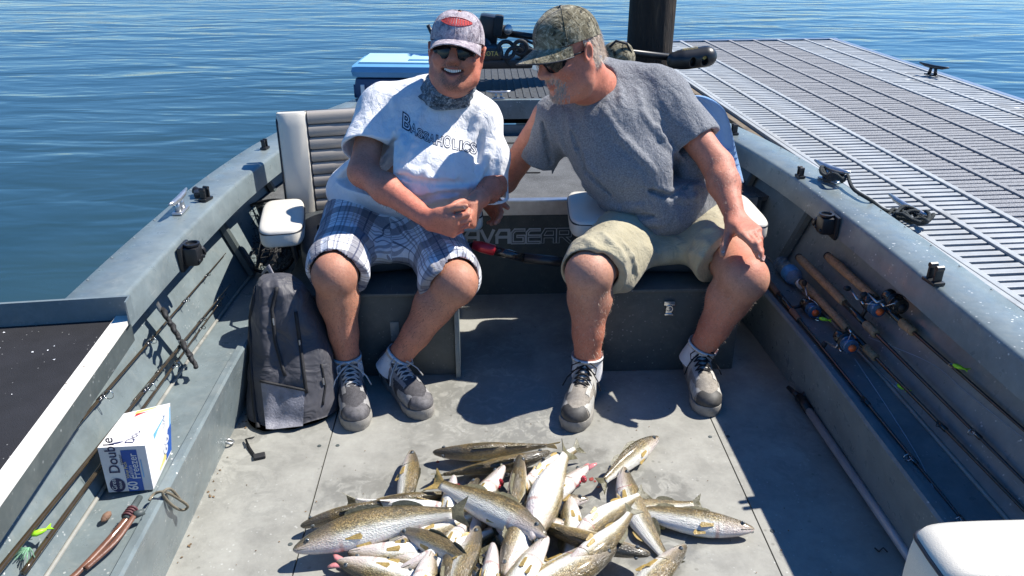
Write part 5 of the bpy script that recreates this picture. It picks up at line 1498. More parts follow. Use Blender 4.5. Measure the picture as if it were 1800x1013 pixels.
for BV, tips, par in ((BV1, tipsA, m1), (BV1, tipsB, m1), (BV2, tipsC, m2)):
    bv = BVHTree.FromPolygons(BV[0].tolist(), BV[1].tolist())
    for tp in tips:
        p_, d_, n_ = tp; n_ = n_ if n_.dot(ray(900, 500)) < 0 else -n_
        h_ = bv.find_nearest(p_ + n_ * .012 - d_ * .002)
        if h_[0] is None: continue
        e2 = d_.cross(n_).normalized(); mb = MB(); cc_ = h_[0] + n_ * .0006
        mb.add([cc_ + d_ * (.0065 * math.cos(t)) + e2 * (.0050 * math.sin(t)) - n_ * .0012 * abs(math.sin(t)) for t in [2 * math.pi * i / 12 for i in range(12)]], [tuple(range(12))]); mb.build('fingernail', M['nail'], par)
# ================================================================= THINGS IN THE BOAT
# ---- backpack leaning against the left box
bp = thing('backpack', 'dark grey backpack with black zips standing on the floor beside the left man', 'backpack', (-.80, 2.28, 0), 0)
def BP(px, py, Y): return np.array(AY(px, py, Y))
rows_ = [(486, 462, 500, 2.30, .05), (492, 456, 512, 2.285, .09), (505, 450, 528, 2.27, .12), (530, 446, 542, 2.255, .15), (570, 442, 562, 2.235, .18), (620, 441, 580, 2.20, .20), (665, 441, 590, 2.165, .215), (700, 442, 592, 2.14, .22), (730, 445, 586, 2.115, .215), (752, 450, 574, 2.10, .19), (766, 458, 556, 2.095, .15), (770, 470, 540, 2.10, .10)]
ys_ = np.array([r_[0] for r_ in rows_]); NR, NA = 90, 110; Vb = []
from mathutils import noise as mnoise
for i in range(NR):
    t = i / (NR - 1); y = np.interp(t, np.linspace(0, 1, len(rows_)), ys_); xl, xr, Yf, dp = [np.interp(y, ys_, [r_[k] for r_ in rows_]) for k in (1, 2, 3, 4)]
    pl_, pr_ = Vector(AY(xl, y, Yf + dp * .4)), Vector(AY(xr, y, Yf + dp * .4)); c_ = (pl_ + pr_) / 2; hw_ = (pr_ - pl_).length / 2
    c_.z = max(c_.z, .012)
    for j in range(NA):
        th = 2 * math.pi * j / NA; ct_, st_ = math.cos(th), math.sin(th)
        v_ = Vector((hw_ * math.copysign(abs(ct_) ** .62, ct_), dp / 2 * math.copysign(abs(st_) ** .62, st_), 0)); v_ = Matrix.Rotation(R(10), 3, 'Z') @ v_
        q = c_ + v_; n_ = v_.normalized()
        w_ = mnoise.noise(Vector((q.x * 7, q.y * 7, q.z * 16))) * .008 + (1 - abs(mnoise.noise(Vector((q.x * 13 + 3, q.y * 10, q.z * 6)))) * 2) * .006 + .010 * math.exp(-((abs(q.x - c_.x) / hw_ - .35) ** 2) * 30) * (st_ < 0)
        Vb.append(q + n_ * w_)
Vb = np.array(Vb); Qb = np.array([(i * NA + j, i * NA + (j + 1) % NA, (i + 1) * NA + (j + 1) % NA, (i + 1) * NA + j) for i in range(NR - 1) for j in range(NA)])
n0 = len(Vb); Vb = np.vstack([Vb, Vb[:NA].mean(0) + (0, 0, .012), Vb[-NA:].mean(0)]); Qb = np.vstack([Qb, [(n0, (j + 1) % NA, j, j) for j in range(0)] or np.zeros((0, 4), int)]).astype(int)
Vb[:, 2] = np.maximum(Vb[:, 2], .003)
N = NT('grey_ripstop'); c = N.mix(N.ramp(N.noise(7, 4, .6), [(.3, 0.), (.7, 1.)]), (.050, .050, .058), (.082, .080, .090)); N.set(Base_Color=c, Roughness=.55, Sheen_Weight=.1, Specular_IOR_Level=.4)
b_ = N.bump(N.noise(700, 2, .5), .2, .001); N.bump(N.noise(9, 3, .55, dist=1.2), .6, .03, prev=b_); M['pack'] = N.m
M['packd'] = simple('black_webbing', (.016, .016, .018), .7, 0, .25, 60, .3, 300); M['packl'] = simple('silver_grey_pocket_mesh', (.20, .20, .23), .5, 0, .3, 30, .6, 150)
bag = npmesh('bag_body', Vb, Qb, M['pack'], bp); bvp = BVHTree.FromPolygons(Vb.tolist(), Qb.tolist())
mb = MB(); mb.add([Vector(Vb[j]) for j in range(NA)] + [Vector(Vb[n0])], [(j, (j + 1) % NA, NA) for j in range(NA)]); mb.build('bag_top', M['pack'], bp, smooth=True)
def surf(bv, pts, off=.002, step=8):
    out = []
    for (x0, y0), (x1, y1) in zip(pts, pts[1:]):
        m = max(1, int(math.hypot(x1 - x0, y1 - y0) / step))
        for j in range(m):
            q = on_cloth(bv, x0 + (x1 - x0) * j / m, y0 + (y1 - y0) * j / m, off)
            if q is not None: out.append(q)
    return out
for nm, pts, r_ in (('zipper', [(487, 505), (478, 545), (484, 600), (498, 650), (505, 672)], .006), ('zipper', [(520, 548), (527, 600), (534, 655), (540, 700)], .006), ('zipper', [(565, 640), (572, 680), (566, 720)], .004), ('strap', [(450, 505), (440, 560), (441, 640), (448, 720), (455, 760)], .007)):
    s_ = surf(bvp, pts, .001)
    if len(s_) > 2: mb = MB(); mb.tube(s_, r_, 6); mb.build(nm, M['packd'], bp, smooth=True)
for (x, y) in ((480, 560), (526, 598), (568, 665)):
    q = on_cloth(bvp, x, y, .008)
    if q: mb = MB(); mb.tube([q, q + Vector((.001, -.004, -.022))], .003, 6); mb.build('zip_pull', M['alu'], bp)
# front pocket panel: an offset patch of the bag surface
pk = []
for j in range(9):
    row = []
    for i in range(11):
        x0_, x1_ = 458 + j * 1.2, 536 - j * .5; y = (670 + i * 1.6) + j * (84 - i * 1.2) / 8
        q = on_cloth(bvp, x0_ + (x1_ - x0_) * i / 10, y, .004 + .003 * math.sin(i * 1.1 + j * .3))
        row.append(q if q else (row[-1] if row else Vector((-.8, 2.2, .1))))
    pk.append(row)
mb = MB(); mb.loft(pk, caps=False, closed=False); mb.build('pocket', M['packl'], bp, smooth=True)
mb = MB(); mb.tube([q + Vector((0, -.002, .001)) for q in pk[0]], .0045, 6); mb.build('pocket_hem', M['packd'], bp, smooth=True)
hd = [BP(465, 515, 2.43), BP(462, 480, 2.43), BP(472, 470, 2.41), BP(480, 486, 2.38), BP(484, 510, 2.36)]
mb = MB(); mb.tube(hd, .011, 8, flat=.35); mb.build('carry_loop', M['packl'], bp, smooth=True)
mb = MB(); mb.tube([AZ(444, 770, .03), AZ(432, 772, .012), AZ(438, 790, .004), AZ(446, 802, .003)], .009, 6, flat=.3); mb.box(AZ(456, 802, .006), (.035, .024, .010), Matrix.Rotation(R(20), 3, 'Z'), bev=.003); mb.build('strap_buckle', M['packd'], bp)

# ---- carton of bags
zb = .236
fl_, fr_2 = AZ(191, 866, zb), AZ(270, 861, zb)
ex_ = (fr_2 - fl_); bw = ex_.length; ex_.normalize(); ey_ = Vector((-ex_.y, ex_.x, 0)); bh, bd = .128, .150
box = thing('carton', 'white and blue carton of freezer bags standing on the left side tray', 'carton', tuple(fl_ + ex_ * bw / 2 + ey_ * bd / 2), math.atan2(ex_.y, ex_.x))
lean = ey_ * .012
def CB(a, b, c): return fl_ + ex_ * a + ey_ * b + Vector((0, 0, c)) + lean * (c / bh) * .35 + ex_ * (.012 * (b / bd) * (c / bh))
M['card'] = simple('white_cardboard', (.78, .77, .78), .6, 0, .04, 10, .1, 300); M['cardb'] = simple('blue_print', (.02, .10, .42), .5); M['cardr'] = simple('red_print', (.55, .03, .05), .5); M['cardy'] = simple('yellow_print', (.85, .68, .22), .5); M['cardn'] = simple('navy_print', (.02, .025, .10), .5); M['cardc'] = simple('light_blue_print', (.15, .45, .80), .5)
mb = MB(); V8 = [CB(a, b, c) for c in (0, bh) for a, b in ((0, 0), (bw, 0), (bw, bd), (0, bd))]
V8[6] = V8[6] + Vector((.008, .004, .014)); V8[7] = V8[7] + Vector((.0, -.006, -.004)); V8[5] += Vector((.003, .0, -.001))
mb.add(V8, [(0, 1, 5, 4), (1, 2, 6, 5), (2, 3, 7, 6), (3, 0, 4, 7), (4, 5, 6, 7), (3, 2, 1, 0)]); mb.build('carton_walls', M['card'], box)
def face(i4, u, v):
    a, b, c, d = [V8[i] for i in i4]; p_ = a.lerp(b, u); q = d.lerp(c, u); return p_.lerp(q, v)
def fpatch(i4, u0, u1, v0, v1, mat, name, off=.0008, sub_=4):
    a, b, c, d = [V8[i] for i in i4]; n_ = (b - a).cross(d - a).normalized()
    mb = MB(); rows = [[face(i4, u0 + (u1 - u0) * i / sub_, v0 + (v1 - v0) * j / sub_) + n_ * off for i in range(sub_ + 1)] for j in range(sub_ + 1)]
    mb.loft(rows, caps=False, closed=False); return mb.build(name, M[mat], box)
def ftext(i4, s, u, v, size, ang, mat, off=.0016, asp=1.0, woff=0.0):
    vs, fs = poly_text(s, woff); a, b, c, d = [V8[i] for i in i4]; n_ = (b - a).cross(d - a).normalized(); W = (b - a).length; Hh = (d - a).length
    ca, sa = math.cos(ang), math.sin(ang); P = []
    for x, y in vs:
        X, Yv = x * size * asp, y * size; P.append(face(i4, u + (X * ca - Yv * sa) / W, v + (X * sa + Yv * ca) / Hh) + n_ * off)
    mb = MB(); mb.add(P, fs); mb.build('print', M[mat], box)
FR = (0, 1, 5, 4); TP = (4, 5, 6, 7); RT = (1, 2, 6, 5)
fpatch(FR, .46, .80, .0, .92, 'cardb', 'print_panel'); fpatch(FR, .84, .86, .3, .7, 'cardc', 'print_panel', .001)
ftext(FR, 'Double', .36, .42, .034, R(90), 'cardn', woff=.01); ftext(FR, 'zipper', .47, .60, .012, R(90), 'cardn')
ftext(FR, '60', .68, .03, .032, R(90), 'white_p', .002, .8, .02); ftext(FR, 'Freezer', .78, .28, .026, R(90), 'white_p', .002, .9, .01); ftext(FR, 'Gallon', .64, .30, .014, R(90), 'white_p', .002); ftext(FR, 'Value Pack', .54, .30, .011, R(90), 'cardy', .002)
mb = MB(); n_ = (V8[1] - V8[0]).cross(V8[4] - V8[0]).normalized(); c_ = face(FR, .24, .16)
pts = [face(FR, .24 + .17 * math.cos(t), .16 + .155 * math.sin(t)) + n_ * .0012 for t in [2 * math.pi * i / 24 for i in range(24)]]; mb.add(pts, [tuple(range(24))]); mb.build('round_logo', M['cardn'], box)
ftext(FR, 'Great', .22, .055, .0155, R(90), 'white_p', .002); ftext(FR, 'Value', .34, .075, .010, R(90), 'white_p', .002)
fpatch(TP, .30, .72, .66, .97, 'cardy', 'print_panel'); fpatch(TP, .34, .76, .74, .88, 'cardr', 'print_panel', .0014)
pts = [face(TP, .30 + .20 * math.cos(t), .16 + .10 * math.sin(t)) + Vector((0, 0, .0012)) for t in [2 * math.pi * i / 24 for i in range(24)]]; mb = MB(); mb.add(pts, [tuple(range(24))]); mb.build('round_logo', M['cardn'], box)
pts = [face(TP, .30 + .15 * math.cos(t), .16 + .06 * math.sin(t)) + Vector((0, 0, .002)) for t in [2 * math.pi * i / 24 for i in range(24)]]; mb = MB(); mb.add(pts, [tuple(range(24))]); mb.build('round_logo', M['white_p'], box)
ftext(TP, 'Double', .72, .06, .030, R(90), 'cardn', .002, .8)
fpatch(RT, .30, .98, .30, .95, 'cardc', 'print_panel'); fpatch(RT, .35, .70, .10, .55, 'cardy', 'print_panel', .0014); fpatch(RT, .70, .98, .05, .60, 'cardb', 'print_panel', .0016)
ftext(RT, '60', .72, .18, .045, R(65), 'white_p', .003, 1, .03); ftext(RT, 'Freezer', .62, .50, .028, R(70), 'white_p', .003, .8, .02)

# ---- landing net: hoop and netting on the left, handle passing behind the legs
net = thing('landing_net', 'landing net with black mesh bag and red collared black handle behind the men', 'landing net', (-.85, 2.85, .24))
hc = Vector(J(455, 415, 2.92)); hp_ = [J(492, 352, 3.02), J(440, 362, 3.02), J(408, 400, 2.95), J(420, 450, 2.82), J(460, 478, 2.74), J(505, 470, 2.78), J(525, 420, 2.88), J(515, 370, 2.98)]
def smooth_closed(pts, m=8):
    out = []; n = len(pts); pts = [Vector(p_) for p_ in pts]
    for i in range(n):
        p0, p1, p2, p3 = pts[i - 1], pts[i], pts[(i + 1) % n], pts[(i + 2) % n]
        for j in range(m):
            t = j / m; out.append(.5 * ((2 * p1) + (p2 - p0) * t + (2 * p0 - 5 * p1 + 4 * p2 - p3) * t * t + (3 * p1 - p0 - 3 * p2 + p3) * t ** 3))
    return out
def smooth_open(pts, m=8):
    pts = [Vector(p_) for p_ in pts]; pts = [pts[0]] + pts + [pts[-1]]; out = []
    for i in range(1, len(pts) - 2):
        p0, p1, p2, p3 = pts[i - 1:i + 3]
        for j in range(m):
            t = j / m; out.append(.5 * ((2 * p1) + (p2 - p0) * t + (2 * p0 - 5 * p1 + 4 * p2 - p3) * t * t + (3 * p1 - p0 - 3 * p2 + p3) * t ** 3))
    return out + [pts[-2]]
hoop = smooth_closed(hp_); mb = MB(); mb.tube(hoop + [hoop[0]], .0065, 7, caps=False); mb.tube(smooth_open([J(515, 370, 2.96), J(470, 400, 2.86), J(452, 470, 2.74)]), .006, 7); mb.build('hoop', M['blackp'], net, smooth=True)
mb = MB(); K = 26; cen = sum((Vector(p_) for p_ in hoop), Vector()) / len(hoop)
def npnt(i, j):      # i around, j towards the bag's bottom
    h_ = hoop[int(i * len(hoop) / K) % len(hoop)]; t = j / 12
    q = h_.lerp(cen + Vector((.05, .0, -.03)), t ** 1.1 * .95); q = q + Vector((.0, -.04, -.02)) * math.sin(t * math.pi * .9) + Vector((math.sin(i * 2.3 + j * 1.7), math.cos(i * 1.9 + j * 2.1), math.sin(i * 3.1 - j))) * .011 * (0 if j == 0 else 1)
    return q
for j in range(12):
    for i in range(K):
        a = npnt(i + .5 * (j % 2), j); 
        for e in (-.5, .5): mb.tube([a, npnt(i + .5 * (j % 2) + e, j + 1)], .0011, 3, caps=False)
        if j % 2 == 0 and i % 2: mb.lathe(a, (0, 0, 1), [(.0, -.003), (.003, 0), (0, .003)], 4)
mb.build('netting', M['rubber'], net, kind='stuff')
HY = 2.56
ha0, ha1, ha2, ha3 = J(560, 400, 2.70), J(845, 434, HY), J(868, 440, HY), J(1012, 463, HY)
mb = MB(); mb.tube([ha0, ha1], .0135, 14); mb.build('handle_tube', M['graphite'], net, smooth=True)
mb = MB(); dd = (Vector(ha2) - Vector(ha1)).normalized(); mb.tube([Vector(ha1) - dd * .03, ha1, ha2, Vector(ha2) + dd * .004], [.0145, .020, .020, .017], 14); mb.build('collar', M['red'], net, smooth=True)
mb = MB(); mb.tube([ha2, Vector(ha2) + dd * .11], [.0165, .0165], 14); mb.build('handle_ferrule', M['graphite'], net, smooth=True)
mb = MB(); mb.tube([Vector(ha2) + dd * .11, ha3], [.018, .018], 14); mb.build('handle_grip', M['blackp'], net, smooth=True)

# ---- blue cooler on the bow deck
cq = Vector((-.60, 4.42, .60)); cool = thing('cooler', 'blue lidded cooler on the bow deck behind the man in white', 'cooler', tuple(cq), R(-3))
M['cool_b'] = simple('navy_cooler_plastic', (.03, .07, .16), .45, 0, .08, 6); M['cool_l'] = simple('sky_blue_cooler_lid', (.13, .34, .56), .45, 0, .06, 6); M['cool_t'] = simple('pale_blue_lid_top', (.42, .64, .76), .45, 0, .06, 6)
q0, q1 = AZ(622, 178, .60), None
Yc = 4.10
lx = AY(618, 150, Yc).x; cw, cd = .60, .36
cc0 = Vector((lx + cw / 2, Yc + cd / 2, .60)); z_l = AY(650, 140, Yc).z
cool.location = cc0; WMAT[cool.name] = Matrix.Translation(cc0) @ Matrix.Rotation(R(-3), 4, 'Z')
Rc = Matrix.Rotation(R(-3), 3, 'Z')
zt = AY(650, 95, Yc + cd).z
mb = MB(); mb.box(cc0 + Vector((0, 0, (z_l - .60) / 2 + .0)), (cw - .03, cd - .03, z_l - .60), Rc, bev=.025); mb.build('cooler_body', M['cool_b'], cool, auto=50)
mb = MB(); mb.box(cc0 + Vector((0, 0, z_l - .60 + (zt - z_l) / 2)), (cw, cd, zt - z_l), Rc, bev=.036); mb.build('cooler_lid', M['cool_l'], cool, auto=50)
mb = MB(); mb.box(cc0 + Vector((0, .0, zt - .60 + .004)), (cw - .08, cd - .09, .012), Rc, bev=.005); mb.build('lid_panel', M['cool_t'], cool, auto=50)
mb = MB(); mb.box(cc0 + Rc @ Vector((.10, -.02, zt - .60 + .010)), (.22, .16, .022), Rc, bev=.009); mb.build('lid_cup_rest', M['cool_t'], cool, auto=50)
for sx in (-1, 1):
    mb = MB(); mb.tube([cc0 + Rc @ Vector((sx * (cw / 2 - .01), y_, z_)) for y_, z_ in ((-.12, z_l - .64), (-.12, z_l - .70), (.0, z_l - .72), (.12, z_l - .70), (.12, z_l - .64))], .010, 7); mb.build('handle', M['cool_b'], cool, smooth=True)
mb = MB(); mb.box(cc0 + Rc @ Vector((-.24, -cd / 2 + .008, z_l - .66)), (.02, .014, .06), Rc, bev=.004); mb.build('hinge_tab', M['white_p'], cool)

# ---- electric bow motor folded on its mount
tm = thing('trolling_motor', 'black electric bow motor lying folded across the bow deck on its mount', 'trolling motor', (-.03, 4.75, .61))
Yt = 4.72
def T(px, py, Y=Yt): return Vector(AY(px, py, Y))
mb = MB(); a, b = T(838, 90), T(838, 34)
mb = MB(); mb.box(T(858, 58), (.115, .14, .20), Matrix.Rotation(R(8), 3, 'Y'), bev=.022); mb.build('control_head', M['blackp'], tm, auto=50)
mb = MB(); mb.box(T(876, 45, Yt - .04), (.05, .12, .11), Matrix.Rotation(R(8), 3, 'Y'), bev=.014); mb.build('head_cover', M['rubber'], tm, auto=50)
mb = MB(); mb.tube([T(884, 58), T(960, 68), T(1040, 84), T(1185, 102, Yt - .15)], .019, 14); mb.build('motor_shaft', M['blackp'], tm, smooth=True)
mb = MB(); mb.lathe(T(882, 56), T(960, 68) - T(884, 58), [(.012, -.03), (.036, -.03), (.040, 0), (.036, .03), (.022, .045)], 18); mb.build('shaft_collar', M['rubber'], tm, smooth=True)
mb = MB(); mb.lathe(T(893, 52, Yt - .05), (.2, -1, .1), [(.026, -.005), (.028, .0), (.022, .006), (.001, .007)], 16); mb.build('collar_ring', M['alu'], tm, smooth=True)
mb = MB(); mb.tube([T(752, 44), T(768, 76)], [.011, .014], 10); mb.build('tiller_end', M['blackp'], tm, smooth=True)
mb = MB(); mb.box(T(880, 108, Yt - .22), (.34, .20, .05), Matrix.Rotation(R(4), 3, 'Z'), bev=.014)
mb.box(T(862, 96, Yt - .25), (.13, .14, .10), Matrix.Rotation(R(12), 3, 'Z'), bev=.03); mb.build('mount_base', M['blackp'], tm, auto=50)
mb = MB(); mb.lathe(T(845, 86, Yt - .2), (.1, -1, .2), [(.001, -.09), (.05, -.08), (.062, -.03), (.062, .03), (.045, .06), (.001, .075)], 20); mb.build('motor_pod', M['blackp'], tm, smooth=True)
for i, (x, y, r_) in enumerate(((890, 88, .045), (915, 84, .036), (905, 100, .05), (932, 98, .03))):
    mb = MB(); mb.torus(T(x, y, Yt - .30), (random.uniform(-.5, .5), -1, random.uniform(-.2, .6)), r_, .011, 20, 8); mb.build('cable_coil', M['rubber'], tm, smooth=True)
mb = MB(); mb.tube([T(925, 84, Yt - .25), T(922, 70, Yt - .2), T(940, 78, Yt - .2), T(948, 96, Yt - .22)], .008, 8); mb.box(T(925, 92, Yt - .25), (.10, .08, .07), Matrix.Rotation(R(30), 3, 'Y'), bev=.012); mb.build('latch_arm', M['blackp'], tm, auto=50)
vs, fs = poly_text('KOTA', .01); mb = MB(); mx = max(v[0] for v in vs)
o_ = T(848, 97, Yt - .335); mb.add([o_ + Vector((v[0] / mx * .085, .0, v[1] / .7 * .024 - .004)) for v in vs], fs); mb.build('maker_lettering', M['gold'], tm)
mb = MB(); mb.box(T(862, 97, Yt - .31), (.12, .045, .045), bev=.008); mb.build('label_plate', M['blackp'], tm, auto=50)
# foot end: long rounded shell with two openings
pod = T(1213, 103, 4.55); pf = (T(1245, 99, 4.55) - T(1180, 107, 4.55)).normalized(); pu = Vector((0, -.25, 1)); pu = (pu - pf * pu.dot(pf)).normalized(); ps = pf.cross(pu)
F = Field(np.array(pod) - .22, np.array(pod) + .22, .0035); F.cap(pod - pf * .085, pod + pf * .085, .046, .050, .02, flat=(ps, 1.0)); F.cap(pod - pf * .03, pod + pf * .09, .055, .055, .03, flat=(pu, .9))
F.ell(pod + pf * .070 + ps * .045 * (1 if ps.y < 0 else -1), (.018, .03, .026), None, .004, sub=True); F.ell(pod + pf * .005 + ps * .045 * (1 if ps.y < 0 else -1), (.016, .03, .026), None, .004, sub=True)
V, Q = F.mesh(); npmesh('motor_shell', V, Q, M['blackp'], tm)
mb = MB(); mb.lathe(pod + pf * .070 + Vector((0, -.034, .006)), (0, -1, .2), [(.001, 0), (.014, 0), (.014, .004), (.001, .005)], 14); mb.build('badge', M['gold'], tm)
vs, fs = poly_text('MINN KOTA', .0); mx = max(v[0] for v in vs); o_ = pod - pf * .045 + pu * .052 - Vector((0, .012, -.002)); mb = MB(); mb.add([o_ + pf * (v[0] / mx * .085) + Vector((0, .010, .012)) * (v[1] / .7) for v in vs], fs); mb.build('maker_lettering', M['gold'], tm)
# camouflage bag behind the man in grey
cbg = thing('camouflage_bag', 'small camouflage bag on the bow deck behind the man in grey', 'bag', tuple(AZ(1085, 118, .60)))
F = Field(np.array(AY(1085, 100, 4.5)) - .16, np.array(AY(1085, 100, 4.5)) + .16, .005); c_ = np.array(AY(1085, 97, 4.5)); F.ell(c_, (.085, .08, .075), None, .03); F.ell(c_ + (.03, .02, -.03), (.07, .08, .06), None, .03); F.ripple(.007, 22, 3)
V, Q = F.mesh(); npmesh('bag_body', V, Q, M['camo_g'], cbg)
mb = MB(); mb.tube([c_ + (-.05, -.05, .05), c_ + (-.02, -.07, .085), c_ + (.04, -.06, .07), c_ + (.07, -.04, .02)], .007, 6); mb.build('bag_strap', M['packd'], cbg, smooth=True)
# ---- blue towel over the right seat's backrest
tw = thing('towel', 'blue towel draped over the backrest behind the man in grey', 'towel', tuple(Vector((.75, 3.0, .5))))
N = NT('blue_terry'); c = N.mix(N.ramp(N.noise(8, 4, .6), [(.3, 0.), (.7, 1.)]), (.17, .33, .60), (.24, .44, .72)); N.set(Base_Color=c, Roughness=.95, Sheen_Weight=.5); b_ = N.bump(N.noise(300, 2, .6), .5, .003); M['terry'] = N.m
edge = [(1208, 168), (1240, 168), (1268, 184), (1280, 207), (1288, 240), (1297, 280), (1308, 322)]
rows = []
for i, (x, y) in enumerate(edge):
    t = i / 6; rows.append([Vector(AY(x + (1120 - x) * k_, y + (0 + 4 * t) * k_ + 3 * math.sin(k_ * 9 + i), 2.97 - .05 * t - .02 * math.sin(k_ * 13 + i * .8) + .04 * k_ * 0)) for k_ in [j / 14 for j in range(15)]])
F_ = rows; back = [[p_ + Vector((.004, .020 + .05 * min(1, i * .3), -.004)) for p_ in r_] for i, r_ in enumerate(rows)]
rows2 = [[Vector(p_) for p_ in r_] for r_ in rows]
mb = MB()
import itertools
def dense(rows, m=4):
    cols_ = list(zip(*rows)); cols_ = [smooth_open(list(c_), m) for c_ in cols_]; return [list(r_) for r_ in zip(*cols_)]
fr_rows, bk_rows = dense(rows), dense(back)
ring_rows = [a_ + list(reversed(b_)) for a_, b_ in zip([list(r_) for r_ in fr_rows], [list(r_) for r_ in bk_rows])]
mb.loft(ring_rows); mb.build('towel_cloth', M['terry'], tw, smooth=True)
mb = MB(); mb.tube(surf(BVHTree.FromPolygons([tuple(p_) for r_ in fr_rows for p_ in r_], [(i * 15 + j, i * 15 + j + 1, (i + 1) * 15 + j + 1, (i + 1) * 15 + j) for i in range(len(fr_rows) - 1) for j in range(14)]), [(1235, 240), (1262, 262), (1292, 268)], .003, 6) or [Vector((.8, 2.95, .7)), Vector((.85, 2.95, .69))], .005, 6); mb.build('towel_fold', M['terry'], tw, smooth=True)

# ---- rods
def ring_guide(mb, P, d, up, r_, foot=True):
    c = P + up * (r_ * 1.25); mb.torus(c, d, r_, .0011, 16, 5)
    if foot: mb.tube([P - d * r_ * 1.6, c - up * r_ * .9 - d * .001], .0012, 4); mb.tube([P + d * r_ * 1.0, c - up * r_ * .9], .0012, 4)
def rod(label, pts, r0, r1, guides, mat='graphite', gup=(.4, -.1, .9), cork=None, group=None, grip2=None, n=10):
    """pts from butt to tip in world space; guides: list of (fraction, ring radius)"""
    pts = [Vector(p_) for p_ in pts]; P = smooth_open(pts, 8); Ls = [0]
    for a, b in zip(P, P[1:]): Ls.append(Ls[-1] + (b - a).length)
    t = thing('fishing_rod', label, 'fishing rod', tuple(P[0]), 0, group)
    rr_ = [r0 + (r1 - r0) * l / Ls[-1] for l in Ls]; mb = MB(); mb.tube(P, rr_, n); mb.build('rod_blank', M[mat], t, smooth=True)
    def at(f):
        L_ = f * Ls[-1]
        for i in range(len(P) - 1):
            if Ls[i + 1] >= L_: s_ = (L_ - Ls[i]) / max(1e-9, Ls[i + 1] - Ls[i]); return P[i].lerp(P[i + 1], s_), (P[i + 1] - P[i]).normalized(), rr_[i]
        return P[-1], (P[-1] - P[-2]).normalized(), rr_[-1]
    gu = Vector(gup)
    for f, gr in guides:
        p_, d_, r_ = at(f); u_ = (gu - d_ * gu.dot(d_)).normalized(); mb = MB(); ring_guide(mb, p_ + u_ * r_, d_, u_, gr); g_ = mb.build('line_guide', M['steel'] if gr > .006 else M['graphite'], t, smooth=True)
        mb = MB(); mb.tube([p_ - d_ * .018, p_ + d_ * .018], r_ * 1.25 + .0006, 8); mb.build('guide_wrap', M['graphite'], t, smooth=True)
    return t, at
RG = 'fishing rods stowed tip first along the left side'
def TZ(px, py, z): return AZ(px, py, z)
def line2(a, b, n=4, off=(.012, .012), sag=.0):
    A_, B_ = W(*a, off[0]), W(*b, off[1]); return [A_.lerp(B_, i / n) for i in range(n + 1)]
lr = [('left rod nearest the white console edge, lying highest on the side wall', line2((-30, 932), (392, 447), off=(.012, .012)), .0056, .0016, [(.33, .013), (.53, .0095), (.72, .007), (.86, .005)]),
      ('left rod with bronze blank passing just above the carton', line2((-40, 1035), (392, 505), off=(.022, .030)), .0066, .0014, [(.50, .012), (.68, .008), (.80, .006), (.91, .005)]),
      ('left rod with brown blank running under the carton towards the rod rack', line2((20, 1015), (388, 520), off=(.028, .022)), .0066, .0014, [(.36, .011), (.62, .008), (.8, .006), (.93, .005)]),
      ('thin short left rod whose tip ends lowest on the side wall', line2((228, 708), (375, 530), off=(.012, .015)), .0034, .0012, [(.25, .007), (.5, .006), (.75, .005)])]
for lab, pts, r0, r1, g_ in lr: rod(lab, pts, r0, r1, g_, 'blank_b', group=RG, gup=(.9, -.15, .35))
# rack bar with rubber clips
rk = thing('rod_rack', 'metal cross bar with four black rubber clips holding the left rods', 'rod rack', tuple(W(290, 600)))
a_, b_ = W(247, 545, .055), W(321, 641, .03); mb = MB(); d_ = (b_ - a_).normalized(); sdv = d_.cross(Vector((0, 0, 1))).normalized(); nn_ = sdv.cross(d_)
mb.loft([[p_ + sdv * x_ + nn_ * z_ for x_, z_ in ((-.011, 0), (.011, 0), (.011, .004), (-.011, .004))] for p_ in (a_, b_)]); mb.build('bar', M['alu'], rk)
for i, t_ in enumerate((.12, .36, .66, .86)):
    p_ = a_.lerp(b_, t_) + nn_ * .004 + sdv * (.0)
    sv = -sdv if sdv.x < 0 else sdv
    mb = MB(); mb.tube([p_, p_ + sv * .02 + nn_ * .010, p_ + sv * .045 + nn_ * .012], [.009, .008, .008], 8)
    for e in (-1, 1): mb.tube([p_ + sv * .045 + nn_ * .012, p_ + sv * .055 + d_ * e * .015 + nn_ * .018, p_ + sv * .075 + d_ * e * .017 + nn_ * .022, p_ + sv * .090 + d_ * e * .010 + nn_ * .024], [.008, .007, .007, .006], 8)
    mb.build('clip', M['rubber'], rk, smooth=True)

